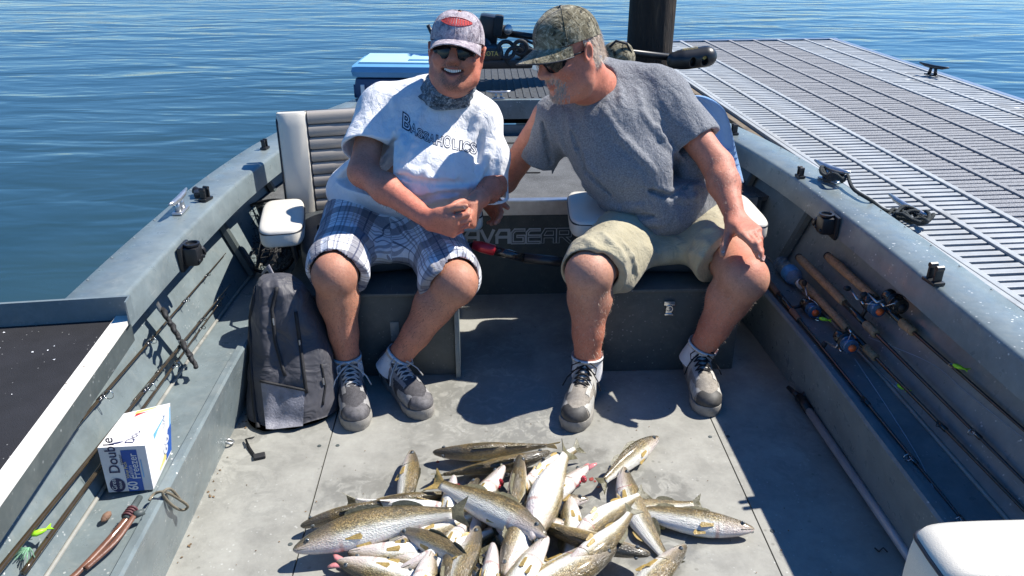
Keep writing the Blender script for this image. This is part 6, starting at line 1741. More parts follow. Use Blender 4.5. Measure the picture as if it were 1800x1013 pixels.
def reel(P, d, down, parent, spool='blue_rim', col='orange', s=1.0, side=1):
    """spinning reel hung under the rod: foot, stem, gear body, spool, bail, crank"""
    d = Vector(d).normalized(); dn = Vector(down); dn = (dn - d * dn.dot(d)).normalized(); x = d.cross(dn).normalized() * side
    root = None
    mb = MB(); mb.tube([P - d * .03 * s, P + d * .03 * s], .006 * s, 8, flat=.6); mb.tube([P, P + dn * .025 * s + d * .004, P + dn * .050 * s], [.007 * s, .006 * s, .009 * s], 8)
    body = mb.build('reel_stem', M['blackp'], parent, smooth=True)
    c = P + dn * .062 * s
    def sub_(name, mbx, m_, **kw): return mbx.build(name, m_, body, **kw)
    mb = MB(); mb.lathe(c - x * .018 * s, x, [(.001, 0), (.020 * s, .002), (.026 * s, .010), (.026 * s, .026), (.018 * s, .036), (.001, .038)], 16); sub_('gear_case', mb, M['graphite'], smooth=True)
    mb = MB(); mb.lathe(c + d * .018 * s, d, [(.001, 0), (.024 * s, .001), (.026 * s, .010 * s), (.018 * s, .014 * s), (.001, .015)], 18); sub_('rotor', mb, M['blackp'], smooth=True)
    mb = MB(); mb.lathe(c + d * .036 * s, d, [(.001, 0), (.024 * s, 0), (.024 * s, .004), (.018 * s, .006), (.0185 * s, .020), (.024 * s, .023), (.023 * s, .027), (.012 * s, .030), (.001, .030)], 20); sub_('spool', mb, M[spool], smooth=False)
    mb = MB(); mb.lathe(c + d * .066 * s, d, [(.001, 0), (.012 * s, 0), (.012 * s, .006), (.004, .010), (.001, .011)], 12); sub_('drag_knob', mb, M[col], smooth=True)
    mb = MB(); pts = [c + d * (.030 + .03 * math.sin(t)) * s + (x * math.cos(t) + dn * .55 * math.sin(t)) * .034 * s for t in [math.pi * i / 12 for i in range(13)]]; mb.tube(pts, .0014 * s, 5); mb.tube([c + x * .034 * s + d * .010, pts[0]], .004 * s, 6); mb.tube([c - x * .034 * s + d * .010, pts[-1]], .004 * s, 6); sub_('bail', mb, M['steel'], smooth=True)
    mb = MB(); h0 = c + x * .022 * s; mb.tube([h0, h0 + x * .018 * s, h0 + x * .024 * s - d * .045 * s + dn * .012], [.004, .004, .003], 6); sub_('crank', mb, M['alu'], smooth=True)
    mb = MB(); kk = h0 + x * .024 * s - d * .045 * s + dn * .012; mb.lathe(kk, x, [(.001, 0), (.007, .002), (.009, .012), (.006, .020), (.001, .021)], 10); sub_('crank_knob', mb, M['rubber'], smooth=True)
RR = 'fishing rods with reels lying in the right side tray'
zt_ = .238
def grip(par, pts, r_, mat='cork', name='cork_grip'):
    mb = MB(); P = smooth_open(pts, 5); n_ = len(P); mb.tube(P, [r_ * (.82 if i in (0, n_ - 1) else 1 + .05 * math.sin(i * .7)) for i in range(n_)], 14); mb.build(name, M[mat], par, smooth=True)
def rrod(label, butt, cork_end, fore, blank_end, z0, z1, gm='cork', gr=.0135, reelp=None, sp='blue_rim', col='orange', guides=(), foreg=.020, side=1, ext=.9, bl='graphite', dn=(-.5, -.25, .15)):
    A_, Dq = W(*butt, z0), W(*blank_end, z1); ax_ = (Dq - A_); 
    def on_(px):
        d_ = ray(*px); n_ = ax_.cross(d_); m_ = d_.cross(n_); k_ = (ORG - A_).dot(m_) / ax_.dot(m_); return A_ + ax_ * k_
    Bq, Cq = on_(cork_end), on_(fore)
    d = (Dq - Cq).normalized(); E = Dq + d * ext
    t, at = rod(label, [A_, Bq, Cq, Dq, E], .0072, .0016, guides, bl, group=RR, gup=(-.9, -.2, .4))
    grip(t, [A_, A_.lerp(Bq, .5), Bq], gr, gm)
    dd = (Cq - Bq).normalized(); grip(t, [Cq - dd * .055, Cq - dd * .02, Cq + dd * .012], gr * .95, gm, 'fore_grip')
    mb = MB(); mb.tube([Bq, Cq - dd * .055], .0105, 12); mb.build('reel_seat', M['graphite'], t, smooth=True)
    mb = MB(); mb.lathe(A_ - (Bq - A_).normalized() * .006, (Bq - A_), [(.001, 0), (gr * .9, .001), (gr * .95, .007), (.001, .008)], 12); mb.build('butt_cap', M['rubber'], t, smooth=True)
    if reelp is not None: reel(Bq.lerp(Cq, reelp), dd, dn, t, sp, col, 1.0, side)
    return t
rrod('right tray rod with short split grip lying along the tray edge beside the knee', (1350, 503), (1362, 522), (1398, 562), (1575, 775), .016, .006, 'cork_dk', .0115, .6, 'blue_rim', 'orange', ((.42, .005), (.56, .011), (.68, .008), (.80, .006)), dn=(.8, .1, .2))
rrod('right tray rod with long pale grip next to the bottle', (1428, 503), (1492, 578), (1535, 628), (1800, 893), .045, .010, 'cork', .013, .45, 'blue_rim', 'orange', ((.42, .006), (.60, .006)), bl='blank_b')
rrod('right tray rod in the middle with mottled cork grip and thick fore grip', (1424, 460), (1490, 528), (1538, 584), (1800, 842), .050, .012, 'cork', .0145, .55, 'blue_rim', 'orange', ((.50, .009),), dn=(.2, -.6, .6))
rrod('right tray rod nearest the hull side with long speckled cork grip', (1467, 455), (1548, 522), (1606, 578), (1800, 752), .030, .014, 'cork', .0145, .5, 'graphite', 'rubber', ((.58, .010),), dn=(-.2, .5, .4))
grp = 'lures'
def lure(label, px, py, z, ang, cat='lure'):
    p_ = W(px, py, z); t = thing('fishing_lure', label, cat, tuple(p_)); d = Vector((math.cos(ang), math.sin(ang), 0))
    mb = MB(); mb.tube([p_ - d * .014, p_ - d * .006, p_ + d * .004, p_ + d * .016], [.003, .0065, .006, .002], 8); mb.build('lure_body', M['lime'], t, smooth=True)
    mb = MB(); s_ = Vector((-d.y, d.x, 0)); mb.prism([p_ + d * .012, p_ + d * .026 + s_ * .012, p_ + d * .022, p_ + d * .027 - s_ * .011], (0, 0, .002)); mb.build('lure_tail', M['lime'], t)
    mb = MB(); mb.tube([p_ - d * .014, p_ - d * .022, p_ - d * .024 + Vector((0, 0, -.008)), p_ - d * .014 + Vector((0, 0, -.010))], .0008, 4); mb.build('hook', M['steel'], t)
lure('lime green lure on the long pale grip rod in the right tray', 1597, 685, .025, R(-70)); lure('small lime lure farther right, on the rod nearest the hull', 1701, 651, .03, R(-50))
lure('yellow green float lure at the lower left on the left rods', 47, 944, .03, R(40))
lure('small lime tag near the right tray reels', 1444, 580, .04, R(-30))
p_ = W(38, 968, .02); t = thing('jig_skirt', 'pale green glitter jig skirt under the lower left lure', 'lure', tuple(p_))
mb = MB()
for i in range(30):
    a = R(random.uniform(200, 330)); d = Vector((math.cos(a), math.sin(a), random.uniform(-.3, .3))) * random.uniform(.02, .04); mb.tube([p_, p_ + d * .5 + Vector((0, 0, .004)), p_ + d], .0010, 3)
M['glit'] = simple('green_glitter', (.35, .6, .42), .3, .3, .3, 90); mb.build('skirt', M['glit'], t, kind='stuff')
# loose line in the right tray
ln = MB(); ln.tube(smooth_open([W(1545, 600, .04), W(1640, 640, .01), W(1700, 690, .005), W(1800, 770, .005)]), .0007, 3); ln.tube(smooth_open([W(1500, 640, .02), W(1560, 720, .004), W(1610, 800, .004), W(1640, 860, .004)]), .0006, 3); ln.tube(smooth_open([W(1500, 600, .04), W(1540, 660, .02), W(1590, 690, .02)]), .0006, 3)
ln.build('loose_line', M['line'], label='thin loose fishing line lying across the right side tray', cat='fishing line', kind='stuff')
# ---- water bottle
ba, bb_ = W(1374, 482, .034), W(1418, 528, .034); bdv = (bb_ - ba).normalized()
bt = thing('water_bottle', 'clear plastic water bottle with blue label lying in the right tray', 'bottle', tuple(ba))
N = NT('clear_plastic'); N.set(Base_Color=(.85, .92, .97), Roughness=.08, Transmission_Weight=.85, IOR=1.25); M['pet'] = N.m; M['blabel'] = simple('blue_label', (.08, .30, .62), .4, 0, .2, 60)
Lb = .195; st_ = Vector(ba) - bdv * .03
mb = MB(); mb.lathe(st_, bdv, [(.001, 0), (.024, .001), (.031, .008)] + [(.031 - .002 * (i % 2), .015 + .009 * i) for i in range(8)] + [(.031, .09), (.031, .125), (.029, .14), (.020, .162), (.013, .175), (.013, .19)], 22); mb.build('bottle_body', M['pet'], bt, smooth=True)
mb = MB(); mb.lathe(st_ + bdv * .085, bdv, [(.0314, 0), (.0318, .002), (.0318, .045), (.0314, .047)], 22); mb.build('bottle_label', M['blabel'], bt, smooth=True)
mb = MB(); mb.lathe(st_ + bdv * .182, bdv, [(.001, .020), (.015, .019), (.0155, 0), (.001, -.001)], 16); mb.build('bottle_cap', M['white_p'], bt, auto=40)
# ---- wooden handled tool, cork, rope loop on the left tray
ta, tb, tc = TZ(135, 1008, .245), TZ(222, 912, .26), TZ(246, 876, .258)
M['redwood'] = simple('oiled_brown_wood', (.15, .065, .040), .45, 0, .4, 25, .3, 80, coat=.3)
tl = thing('hand_tool', 'long tool with two brown wooden arms and grey tips on the left tray', 'tool', tuple(ta))
mb = MB(); mb.tube(smooth_open([TZ(105, 1030, .245), ta, TZ(190, 950, .252), tb]), .0075, 10, flat=.7); mb.build('wooden_arm', M['redwood'], tl, smooth=True)
mb = MB(); mb.tube(smooth_open([TZ(150, 1000, .248), TZ(200, 955, .256), TZ(228, 918, .262), TZ(238, 902, .262)]), .0068, 10, flat=.7); mb.build('wooden_arm', M['redwood'], tl, smooth=True)
for e, (x, y) in enumerate(((246, 874), (254, 899))):
    mb = MB(); mb.tube([TZ(222 + 14 * e, 912 - 6 * e, .262), TZ(x, y, .262)], [.009, .007], 8); mb.build('metal_tip', M['hull_dark'], tl, smooth=True)
mb = MB(); 
for i in range(4): mb.torus(TZ(224 + i * 3, 909 - i * 4, .262), (TZ(246, 876, .26) - TZ(222, 912, .26)), .011, .003, 12, 5)
mb.build('rubber_binding', M['maroon'], tl, smooth=True)
p_ = TZ(188, 914, .236); fb = MB(); fb.lathe(p_ + Vector((0, 0, .009)), (.25, .9, .1), [(.001, -.016), (.006, -.010), (.009, 0), (.007, .010), (.001, .016)], 12); fb.build('float_bob', M['cork_dk'], label='small brown cork float on the left tray below the carton', cat='cork float', smooth=True)
rp = smooth_open([TZ(262, 880, .250), TZ(272, 868, .255), TZ(290, 865, .256), TZ(312, 876, .20), TZ(330, 890, .14), TZ(320, 897, .13), TZ(302, 888, .20), TZ(286, 868, .256), TZ(300, 860, .25), TZ(318, 880, .18)], 8)
M['cord'] = simple('tan_cord', (.20, .17, .12), .85, 0, .3, 150, .5, 400)
mb = MB(); mb.tube(rp, .0035, 6); mb.build('cord_loop', M['cord'], label='tan knotted cord loop hanging over the left tray edge', cat='cord', smooth=True)
# small ring on the floor edge, little debris clip on the right floor
p_ = AZ(404, 780, .004); mb = MB(); mb.torus(p_ + Vector((0, 0, .008)), (.3, .2, 1), .012, .004, 16, 6); mb.build('drain_ring', M['alu'], label='small pale ring on the floor beside the left tray', cat='ring', smooth=True)
p_ = AZ(1545, 970, .004); mb = MB(); mb.tube([p_, p_ + Vector((.012, .006, .008)), p_ + Vector((.020, -.004, .002))], .002, 5); mb.tube([p_, p_ + Vector((-.008, .010, .004))], .002, 5); mb.build('fish_hook', M['blackp'], label='small dark hook on the shaded floor near the foreground seat', cat='hook', smooth=True)
# ---- mooring rope between the boat cleat and the dock
M['rope'] = simple('black_green_rope', (.022, .030, .032), .8, 0, .4, 300, .8, 500)
cb_ = AZ(1462, 318, G + .01); cleat(AZ(1458, 318, G + .001), R(115), 1.0)
mr = thing('mooring_rope', 'dark mooring rope from the right gunwale cleat to the coil on the dock', 'rope', tuple(cb_))
def rope(pts, r_, name='rope_strand', m=8):
    P = smooth_open(pts, m); mb = MB(); mb.tube(P, r_, 7); mb.build(name, M['rope'], mr, smooth=True)
c_ = Vector(cb_)
pts = []
for i in range(34):
    t = i * .55; pts.append(c_ + Vector((math.cos(t) * (.035 + .01 * math.sin(i)), math.sin(t) * .055, .012 + .022 * (i / 34) + .01 * math.sin(i * 1.7))))
rope(pts, .0065, m=3)
dkp = lambda px, py, z=.012: AZ(px, py, DKZ + z)
rope([c_ + Vector((.04, -.03, .03)), AZ(1500, 332, G + .02), AZ(1530, 352, G + .01), AZ(1552, 368, DKZ + .05), dkp(1575, 374, .02)], .0065)
q0_ = dkp(1598, 388, .02); pts = []
for i in range(60):
    t = i * .5; pts.append(q0_ + Vector((math.cos(t) * (.045 + .02 * math.sin(i * .37)), math.sin(t) * (.05 + .02 * math.cos(i * .23)) - .0012 * i + .02, .006 + .035 * (i / 60) + .008 * math.sin(i * 1.9))))
rope(pts, .0065, 'rope_coil', m=2)
cleat(dkp(1590, 385, .0), R(100), 1.1, 'alu', 'dock_cleat', dock, .04, .1)
# ================================================================= THE CATCH: walleyes
def fish_mat():
    N = NT('walleye_skin'); a = N.attr('fuv').outputs['Vector']; sp = N.n('SeparateXYZ'); N.l(a, sp.inputs[0]); T_, U_ = sp.outputs[0], sp.outputs[1]
    nz = N.noise(38, 5, .7, vec=a, dist=.8); u2 = N.math('ADD', U_, N.math('SUBTRACT', N.math('MULTIPLY', N.math('SUBTRACT', nz, .5), .45), .095))
    c = N.ramp(u2, [(0.0, (.80, .78, .72)), (.40, (.80, .77, .66)), (.54, (.66, .53, .27)), (.67, (.46, .32, .12)), (.83, (.25, .175, .07)), (1.0, (.11, .085, .04))])
    # scale freckles
    v = N.mapping(a, (95, 46, 40)); sc1 = N.ramp(N.voro(1.0, vec=v), [(.25, 0.), (.6, 1.)])
    sw = N.math('MULTIPLY', sc1, N.ramp(U_, [(.42, 0.), (.62, .6)])); c = N.mix(sw, c, (.035, .032, .018))
    v9 = N.mapping(a, (30, 16, 14)); m9 = N.ramp(N.noise(1.6, 4, .75, vec=v9, dist=.5), [(.46, 0.), (.60, 1.)]); c = N.mix(N.math('MULTIPLY', m9, N.ramp(U_, [(.40, 0.), (.62, .7)])), c, (.055, .045, .022))
    # dark saddles on the back
    sd = N.ramp(N.noise(6.5, 3, .6, vec=N.mapping(a, (1.6, .5, .5))), [(.5, 0.), (.6, .55)]); c = N.mix(N.math('MULTIPLY', sd, N.ramp(U_, [(.55, 0.), (.78, 1.)])), c, (.03, .028, .015))
    # head: greyer, pink gill edge
    hd = N.ramp(T_, [(.20, 1.), (.255, 0.)]); hc_ = N.ramp(N.math('ADD', u2, N.math('MULTIPLY', N.math('SUBTRACT', N.noise(70, 4, .7, vec=a), .5), .7)), [(.15, (.66, .58, .54)), (.42, (.50, .42, .33)), (.6, (.22, .17, .10)), (.85, (.07, .06, .04))])
    c = N.mix(hd, c, hc_)
    ge = N.ramp(T_, [(.235, 0.), (.25, .7), (.262, .7), (.275, 0.)]); c = N.mix(N.math('MULTIPLY', ge, N.ramp(U_, [(.05, .9), (.55, 0.)])), c, (.42, .16, .12))
    N.set(Base_Color=c, Roughness=N.ramp(N.noise(90, 3, .6, vec=a), [(.3, .18), (.7, .42)]), Specular_IOR_Level=.6, Coat_Weight=.6, Coat_Roughness=.12, Subsurface_Weight=.05, Subsurface_Scale=.01)
    b1_ = N.bump(N.voro(1.0, vec=N.mapping(a, (80, 40, 36))), .6, .0025); N.bump(N.noise(1.0, 3, .6, vec=N.mapping(a, (14, 9, 9))), .5, .006, prev=b1_)
    return N.m
M['fish'] = fish_mat(); M['fin'] = simple('amber_fin', (.40, .28, .09), .3, 0, .35, 70, .5, 200, coat=.4); M['fin_d'] = simple('grey_olive_fin', (.13, .12, .07), .35, 0, .4, 90, .5, 250, coat=.3); M['gill'] = simple('bloody_gill', (.42, .025, .04), .2, 0, .5, 120, .6, 300, coat=.8); M['pinkm'] = simple('pink_mouth', (.60, .22, .22), .25, 0, .3, 90, coat=.6)
N = NT('fish_eye'); N.set(Base_Color=(.10, .11, .11), Roughness=.08, Coat_Weight=1.0); M['feye'] = N.m; M['pupil'] = simple('pupil', (.02, .03, .04), .08)
PROF = [(0, .006, .006, -.10), (.015, .020, .018, -.06), (.05, .036, .027, -.02), (.10, .052, .037, .0), (.16, .066, .045, .0), (.22, .078, .051, .0), (.30, .088, .055, .0), (.40, .091, .056, .0), (.50, .085, .051, .0), (.60, .073, .042, .0), (.70, .057, .031, .0), (.78, .042, .022, .0), (.85, .033, .015, .0), (.895, .031, .011, .0)]
fish_n = [0]
def fish(label, head, tail, z=0.03, roll=80, bend=0.0, zt=None, L=None, gills=False, open_=False, side=1, fat=1.0, vb=0.0):
    """head and tail points on the pile, roll of the back away from straight up, sideways bend"""
    zt = z if zt is None else zt
    a, b = AZ(*head, z), AZ(*tail, zt); d = b - a; ln = L or max(.30, min(.46, d.length)); d.normalize()
    if L is None and (b - a).length < .30: ln = .34
    t = thing('walleye', label, 'fish', tuple(a), 0, 'walleyes piled on the boat floor')
    Z = Vector((0, 0, 1)); up0 = (Z - d * Z.dot(d)).normalized(); sd0 = d.cross(up0).normalized()
    up = (up0 * math.cos(R(roll)) + sd0 * math.sin(R(roll))).normalized(); sd = d.cross(up).normalized()
    wob = random.uniform(-1, 1)
    def spine(f):      # bend: sideways curl on the plane, sag
        y = bend * ln * (4 * (f - .5) ** 2 - 1) * .25 * 1.0 + wob * ln * math.sin(f * 5.2 + 1) * .022; s_ = sd0 * y - sd0 * (bend * ln * 0)
        return a + d * (f * ln) + s_ + up0 * (vb * ln * (1 - 4 * (f - .5) ** 2) * .25)
    def frame(f):
        e = .01; tg = (spine(f + e) - spine(f - e)).normalized(); u_ = (up - tg * up.dot(tg)).normalized(); return spine(f), tg, u_, tg.cross(u_).normalized()
    n = 22; rings = []; uv = []; belly = random.uniform(.98, 1.08) * fat
    sq = .38 if abs(math.sin(R(roll))) > .3 else .2
    for k in range(len(PROF) * 2 - 1):
        i = k // 2
        f, h_, w_, o_ = PROF[i] if k % 2 == 0 else tuple((x + y) / 2 for x, y in zip(PROF[i], PROF[i + 1]))
        c, tg, u_, s_ = frame(f); h_ *= 1.08; w_ *= 1.08; ring = []
        for j in range(n):
            th = 2 * math.pi * j / n; cu, su = math.cos(th), math.sin(th)
            hh = h_ * (1.0 if cu > 0 else belly) ; ww = w_ * (1 + .05 * (f > .25) * (f < .55)) * belly
            wx = math.copysign(abs(su) ** .92, su) * (1 - .12 * max(0, cu) ** 3)
            p_ = c + u_ * (cu * hh * ln + o_ * h_ * ln) + s_ * (wx * ww * ln)
            ring.append(p_); uv.append((f * 1.0, .5 + .5 * cu, su * .2))
        rings.append(ring)
    mb = MB(); mb.loft(rings)
    o = mb.build('fish_body', M['fish'], t, smooth=True)
    at_ = o.data.attributes.new('fuv', 'FLOAT_VECTOR', 'POINT'); at_.data.foreach_set('vector', [x for q in uv for x in q])
    # rest on what is below: nothing may dip under the floor
    zmin = min(p_.z for r_ in rings for p_ in r_)
    lift = Vector((0, 0, max(0, .002 - zmin)))
    def fin(name, pts, mat, th=.0016, nrm=None):
        pts = [Vector(p_) for p_ in pts]; nrm = nrm or (pts[1] - pts[0]).cross(pts[2] - pts[0]).normalized(); m_ = MB()
        m_.prism([p_ - nrm * th / 2 for p_ in pts], nrm * th); return m_.build(name, M[mat], t)
    def dorsal(f0, f1, hmax, name, spiny, mat='fin_d', sgn=1):
        top, bot = [], []
        m_ = 9
        for i in range(m_ + 1):
            f = f0 + (f1 - f0) * i / m_; c, tg, u_, s_ = frame(f); h_ = 1.08 * np.interp(f, [p_[0] for p_ in PROF], [p_[1] for p_ in PROF]) * ln
            hh = hmax * ln * (math.sin(math.pi * min(1, .12 + .88 * i / m_)) ** .6) * (1 - .45 * i / m_) * (.86 + .14 * (i % 2) if spiny else 1)
            fold = s_ * (.35 * hh * side) + tg * hh * .55
            base = c + u_ * h_ * .96 * sgn; bot.append(base); top.append(base + u_ * hh * .8 * sgn + fold)
        m1_ = MB(); nn = s_ * .0012; m1_.loft([[b_ - nn for b_ in bot], top, [b_ + nn for b_ in bot]], caps=False, closed=False); m1_.build(name, M[mat], t, smooth=False)
    dorsal(.30, .52, .050, 'dorsal_fin', True); dorsal(.56, .74, .045, 'soft_dorsal_fin', False); dorsal(.60, .72, .040, 'anal_fin', False, 'fin', -1)
    # tail fin, forked
    c, tg, u_, s_ = frame(.89); rows = []
    for i in range(5):
        tt = i / 4; rows.append([c + tg * (ln * (.105 * tt * (1 - .42 * (1 - abs(v)) ** 1.2 * tt))) + u_ * (v * ln * (.028 + .060 * tt)) + s_ * (.010 * ln * math.sin(v * 3 + fish_n[0]) * tt) for v in [-1 + .25 * k_ for k_ in range(9)]])
    m1_ = MB(); m1_.loft([[p_ + s_ * .0011 for p_ in r_] + [p_ - s_ * .0011 for p_ in reversed(r_)] for r_ in rows]); m1_.build('tail_fin', M['fin_d'] if fish_n[0] % 3 else M['fin'], t)
    # paired fins
    for e in (-1, 1):
        for f, uu, L1, nm in ((.285, -.25, .085, 'pectoral_fin'), (.335, -.80, .075, 'pelvic_fin')):
            c, tg, u_, s_ = frame(f); h_ = 1.08 * np.interp(f, [p_[0] for p_ in PROF], [p_[1] for p_ in PROF]) * ln; w_ = 1.08 * np.interp(f, [p_[0] for p_ in PROF], [p_[2] for p_ in PROF]) * ln
            base = c + u_ * (h_ * uu) + s_ * (w_ * e * math.sqrt(max(0, 1 - uu * uu)) * 1.02); out_ = s_ * e
            tip = base + tg * L1 * ln + out_ * .004 * ln - u_ * .018 * ln
            q = [base + u_ * .010 * ln, tip + u_ * .024 * ln, tip + tg * .010 * ln, tip - u_ * .014 * ln, base - u_ * .012 * ln]
            q = [p_ + out_ * .0015 for p_ in q]; fin(nm, q, 'fin', .0014, out_)
    # eyes
    for e in (-1, 1):
        c, tg, u_, s_ = frame(.085); p_ = c + u_ * (.024 * ln) + s_ * (e * .0345 * ln)
        m1_ = MB(); m1_.lathe(p_, s_ * e, [(.001, .0042), (.0038, .0034), (.0060, .0012), (.0068, -.002)], 14); eo = m1_.build('eye', M['feye'], t, smooth=True)
        m1_ = MB(); m1_.lathe(p_ + s_ * e * .0036, s_ * e, [(.001, .0012), (.0028, .0009), (.0036, -.0005)], 10); m1_.build('pupil', M['pupil'], eo, smooth=True)
        # jaw line
        pts = []
        for i in range(7):
            f = .012 + .085 * i / 6; c, tg, u_, s_ = frame(f); h_ = 1.08 * np.interp(f, [q[0] for q in PROF], [q[1] for q in PROF]) * ln; w_ = 1.08 * np.interp(f, [q[0] for q in PROF], [q[2] for q in PROF]) * ln
            uu = -.30 - .12 * i / 6; pts.append(c + u_ * (h_ * uu) + s_ * (e * w_ * math.sqrt(1 - uu * uu) * 1.01))
        m1_ = MB(); m1_.tube(pts, .0011, 5); m1_.build('jaw_line', M['fin_d'], t, smooth=True)
        pts = []
        for i in range(9):
            v = -.78 + 1.25 * i / 8; f = .232 + .020 * math.cos(v * 1.6); c, tg, u_, s_ = frame(f); h_ = 1.08 * np.interp(f, [q[0] for q in PROF], [q[1] for q in PROF]) * ln; w_ = 1.08 * np.interp(f, [q[0] for q in PROF], [q[2] for q in PROF]) * ln
            pts.append(c + u_ * (h_ * v) + s_ * (e * w_ * math.sqrt(max(0, 1 - v * v)) * 1.015))
        m1_ = MB(); m1_.tube(pts, .0011, 5); m1_.build('gill_cover', M['pinkm'] if fish_n[0] % 3 == 1 else M['fin_d'], t, smooth=True)
    if gills:
        c, tg, u_, s_ = frame(.20); F_ = MB()
        for i in range(8):
            o_ = s_ * (random.uniform(.2, 1) * .040 * ln * gills) - u_ * (random.uniform(.4, 1.15) * .07 * ln) + tg * random.uniform(-.02, .02)
            F_.lathe(c + o_, (random.uniform(-1, 1), random.uniform(-1, 1), .6), [(.001, -.009), (.007, -.004), (.009, 0), (.006, .006), (.001, .010)], 8)
        F_.build('gill', M['gill'], t, smooth=True, kind='stuff')
    if open_:
        c, tg, u_, s_ = frame(.0)
        for e, mt in ((1, 'fish'), (-1, 'pinkm')):
            m1_ = MB(); m1_.tube([c + tg * .03, c + u_ * e * .012 - tg * .006, c + u_ * e * .018 - tg * .016], [.012, .008, .003], 8, flat=.5); m1_.build('jaw', M['pinkm'], t, smooth=True)
    for ch in t.children: pass
    t.location = t.location + lift; fish_n[0] += 1
    return t
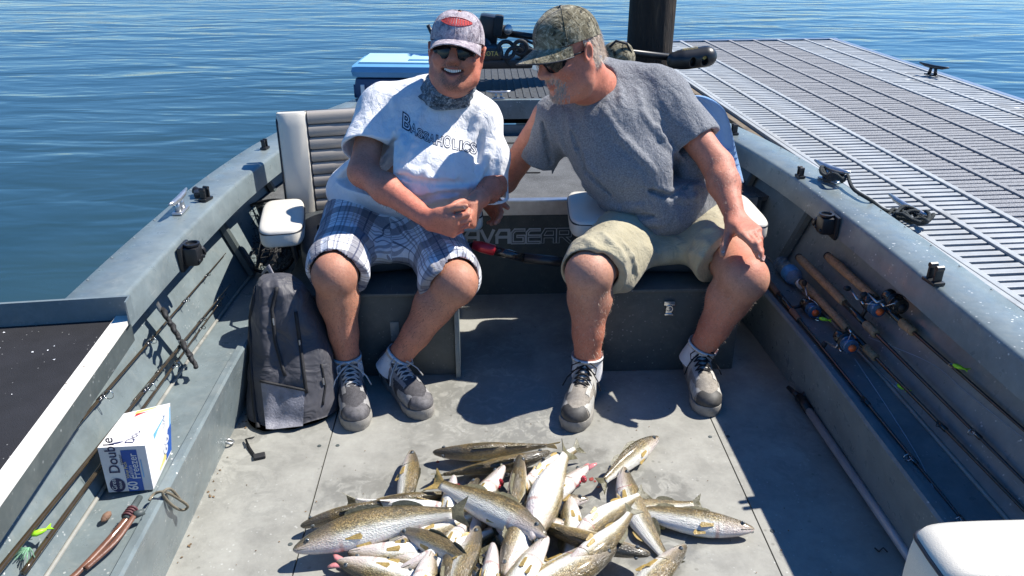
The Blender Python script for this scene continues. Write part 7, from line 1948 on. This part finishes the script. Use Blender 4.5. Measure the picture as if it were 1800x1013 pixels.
FL = [
 ('thin walleye in the gap right of the big belly, head up', (1000, 870), (985, 960), dict(z=.03, roll=100, L=.29, bend=.25)),
 ('thin walleye lying across below the top right fish', (1035, 880), (960, 900), dict(z=.02, roll=60, L=.29, bend=-.2)),
 ('small walleye in the gap under the large diagonal fish', (850, 905), (880, 960), dict(z=.03, roll=120, L=.28, bend=.2)),
 ('pale walleye under the tail of the longest fish', (745, 925), (800, 985), dict(z=.03, roll=140, L=.29, bend=.25)),
 ('short golden walleye at the lower left of the middle', (735, 985), (770, 930), dict(z=.05, roll=-100, L=.27, bend=.3)),
 ('pale walleye across the bottom edge right of the middle', (1040, 1010), (940, 990), dict(z=.06, roll=125, L=.30, bend=.15)),
 ('golden walleye behind the large diagonal one', (870, 860), (800, 900), dict(z=.04, roll=-70, L=.29, bend=-.2)),

 ('small walleye under the white bellied ones, pointing down', (830, 950), (870, 870), dict(z=.05, roll=120, L=.30, bend=.2)),
 ('small pale walleye at the lower left, tail to the right', (700, 1000), (800, 960), dict(z=.055, roll=140, L=.29, bend=-.2)),
 ('curved small walleye in the middle with pale flank', (870, 930), (930, 985), dict(z=.07, roll=-95, L=.28, bend=.3)),
 ('small walleye with cream belly below the right hand pair', (1010, 960), (1090, 900), dict(z=.05, roll=115, L=.30, bend=.25)),
 ('small walleye at the bottom right with pale side', (990, 1005), (1060, 940), dict(z=.10, roll=100, L=.30, bend=-.2)),
 ('slender walleye between the left hand fish', (690, 955), (775, 925), dict(z=.06, roll=100, L=.29, bend=-.25)),

 ('walleye at the bottom edge with only its pale flank showing between two others', (905, 985), (820, 1060), dict(z=.05, roll=100, L=.34)),
 ('walleye lying lowest under the golden backed one', (740, 1000), (860, 940), dict(z=.03, roll=70, L=.34)),
 ('walleye lying lowest under the big belly', (1010, 930), (860, 900), dict(z=.03, roll=100, L=.36)),
 ('dusky walleye tail down beneath the slanting white belly', (1000, 985), (930, 1060), dict(z=.05, roll=60, L=.34)),

 # label, head px, tail px, z head, roll, bend, extras
 ('walleye lying alone at the upper left of the pile, head up, red gills showing', (724, 792), (700, 905), dict(z=.045, roll=-65, bend=.10, gills=-1, L=.33)),
 ('uppermost walleye of the pile, head pointing left', (761, 795), (925, 786), dict(z=.035, roll=35, bend=-.15, L=.38)),
 ('walleye crossing below the uppermost one, head at the right', (966, 792), (757, 838), dict(z=.050, zt=.02, roll=-40, bend=.22)),
 ('walleye lying alone at the upper right, head pointing up and right', (1157, 768), (1053, 856), dict(z=.035, roll=38, bend=-.10)),
 ('walleye farthest right, head right, pale belly and amber fins', (1326, 930), (1082, 888), dict(z=.030, roll=62, bend=.14, L=.37)),
 ('walleye with its head between the two upper right fish, tail hidden below', (1099, 824), (1163, 955), dict(z=.035, zt=.01, roll=-75, bend=-.35, L=.37)),
 ('walleye showing its white belly just left of centre, red gill spot', (800, 836), (768, 960), dict(z=.070, zt=.03, roll=150, bend=.05, gills=1)),
 ('small headed walleye poking out beside the white bellied one', (843, 842), (770, 935), dict(z=.035, roll=-45, bend=0)),
 ('walleye with open red gill behind the upright dark one', (884, 818), (800, 930), dict(z=.060, zt=.03, roll=120, gills=1, L=.36)),
 ('dark backed walleye lying upright near the centre top', (912, 800), (890, 935), dict(z=.085, zt=.06, roll=15, bend=.12, L=.36)),
 ('large walleye lying diagonally on top of the pile, head at its centre right', (958, 945), (795, 862), dict(z=.115, zt=.09, roll=58, bend=-.12, L=.40, fat=1.1)),
 ('longest walleye on top at the left, head at far left', (515, 966), (800, 906), dict(z=.055, zt=.10, roll=-42, bend=.22, L=.45)),
 ('walleye behind the longest one, only its dark back edge showing', (530, 935), (690, 890), dict(z=.020, roll=30, bend=0, L=.34)),
 ('walleye whose spiny back shows above the longest one', (612, 905), (772, 880), dict(z=.025, roll=35, bend=.05, L=.36)),
 ('walleye with pinkish throat between the lone upright fish and the pile', (830, 905), (700, 888), dict(z=.040, roll=160, bend=.1, L=.36)),
 ('pale walleye under the longest one, head pointing left', (612, 968), (770, 975), dict(z=.040, roll=120, bend=-.10, L=.36)),
 ('walleye at the lower left edge with pink open mouth', (590, 990), (770, 1030), dict(z=.035, roll=105, bend=-.05, open_=True, L=.38)),
 ('walleye wedged between the two lower left fish', (665, 982), (800, 1010), dict(z=.040, roll=100, L=.34)),
 ('curved walleye tail end below the longest fish', (700, 932), (790, 985), dict(z=.065, zt=.08, roll=-30, bend=.25, L=.30)),
 ('walleye standing on the lower edge, mottled grey head up', (758, 968), (735, 1085), dict(z=.070, roll=-120, bend=0, L=.36)),
 ('olive walleye next to the mottled grey head', (786, 955), (792, 1080), dict(z=.060, roll=20, L=.36)),
 ('golden backed walleye slanting through the lower middle', (838, 925), (792, 1040), dict(z=.075, roll=-60, bend=.05, L=.36)),
 ('small pale walleye slanting left of the golden backed one', (822, 908), (765, 990), dict(z=.055, roll=110, L=.30)),
 ('white bellied walleye standing in the lower middle', (862, 955), (850, 1085), dict(z=.085, roll=165, L=.36)),
 ('walleye with big glassy eye at the lower centre', (885, 1012), (922, 915), dict(z=.085, roll=-65, L=.34, fat=1.25)),
 ('white bellied walleye slanting across the lower centre right', (966, 945), (872, 1050), dict(z=.100, roll=118, bend=.12, L=.38)),
 ('olive walleye right of the slanting white belly', (1050, 952), (905, 1030), dict(z=.070, roll=-55, bend=.15, L=.38)),
 ('large cream flanked walleye at the lower right of the pile', (1080, 960), (935, 1062), dict(z=.085, roll=-82, bend=-.10, L=.40, fat=1.25)),
 ('walleye at the lower right corner of the pile, head up and right', (1208, 960), (1085, 1065), dict(z=.045, roll=-70, bend=.05, L=.38)),
 ('walleye lying right of the big belly, head pointing right and down', (1143, 975), (962, 915), dict(z=.055, zt=.055, roll=-50, bend=.25, L=.38)),
 ('biggest white belly of the pile, tail at the top', (936, 950), (992, 812), dict(z=.105, zt=.07, roll=140, bend=.05, L=.44, fat=1.2)),
 ('walleye with bloody open mouth at the top right of the pile', (1036, 820), (930, 905), dict(z=.055, zt=.04, roll=120, gills=1, open_=True, L=.38)),
 ('pale walleye partly hidden left of the biggest belly', (905, 870), (965, 826), dict(z=.05, roll=130, L=.30)),
 ('small pale walleye lying between the right hand fish', (1050, 905), (1095, 900), dict(z=.025, roll=-60, L=.30)),
]
for lab, h_, t_, kw in FL: fish(lab, h_, t_, **kw)
# a little blood and slime on the floor
N = NT('blood_film'); N.set(Base_Color=(.28, .06, .05), Roughness=.15, Coat_Weight=.5); M['blood'] = N.m
mb = MB()
for (x, y, s_) in ((1052, 856, .006), (1046, 846, .004), (770, 812, .006), (1120, 885, .005), (1040, 842, .008)):
    c = AZ(x, y, .0015); pts = [c + Vector((math.cos(t) * s_ * random.uniform(.6, 1.3), math.sin(t) * s_ * random.uniform(.6, 1.3), 0)) for t in [2 * math.pi * i / 10 for i in range(10)]]; mb.add(pts, [tuple(range(10))])
mb.build('blood_spot', M['blood'], boat, kind='stuff')
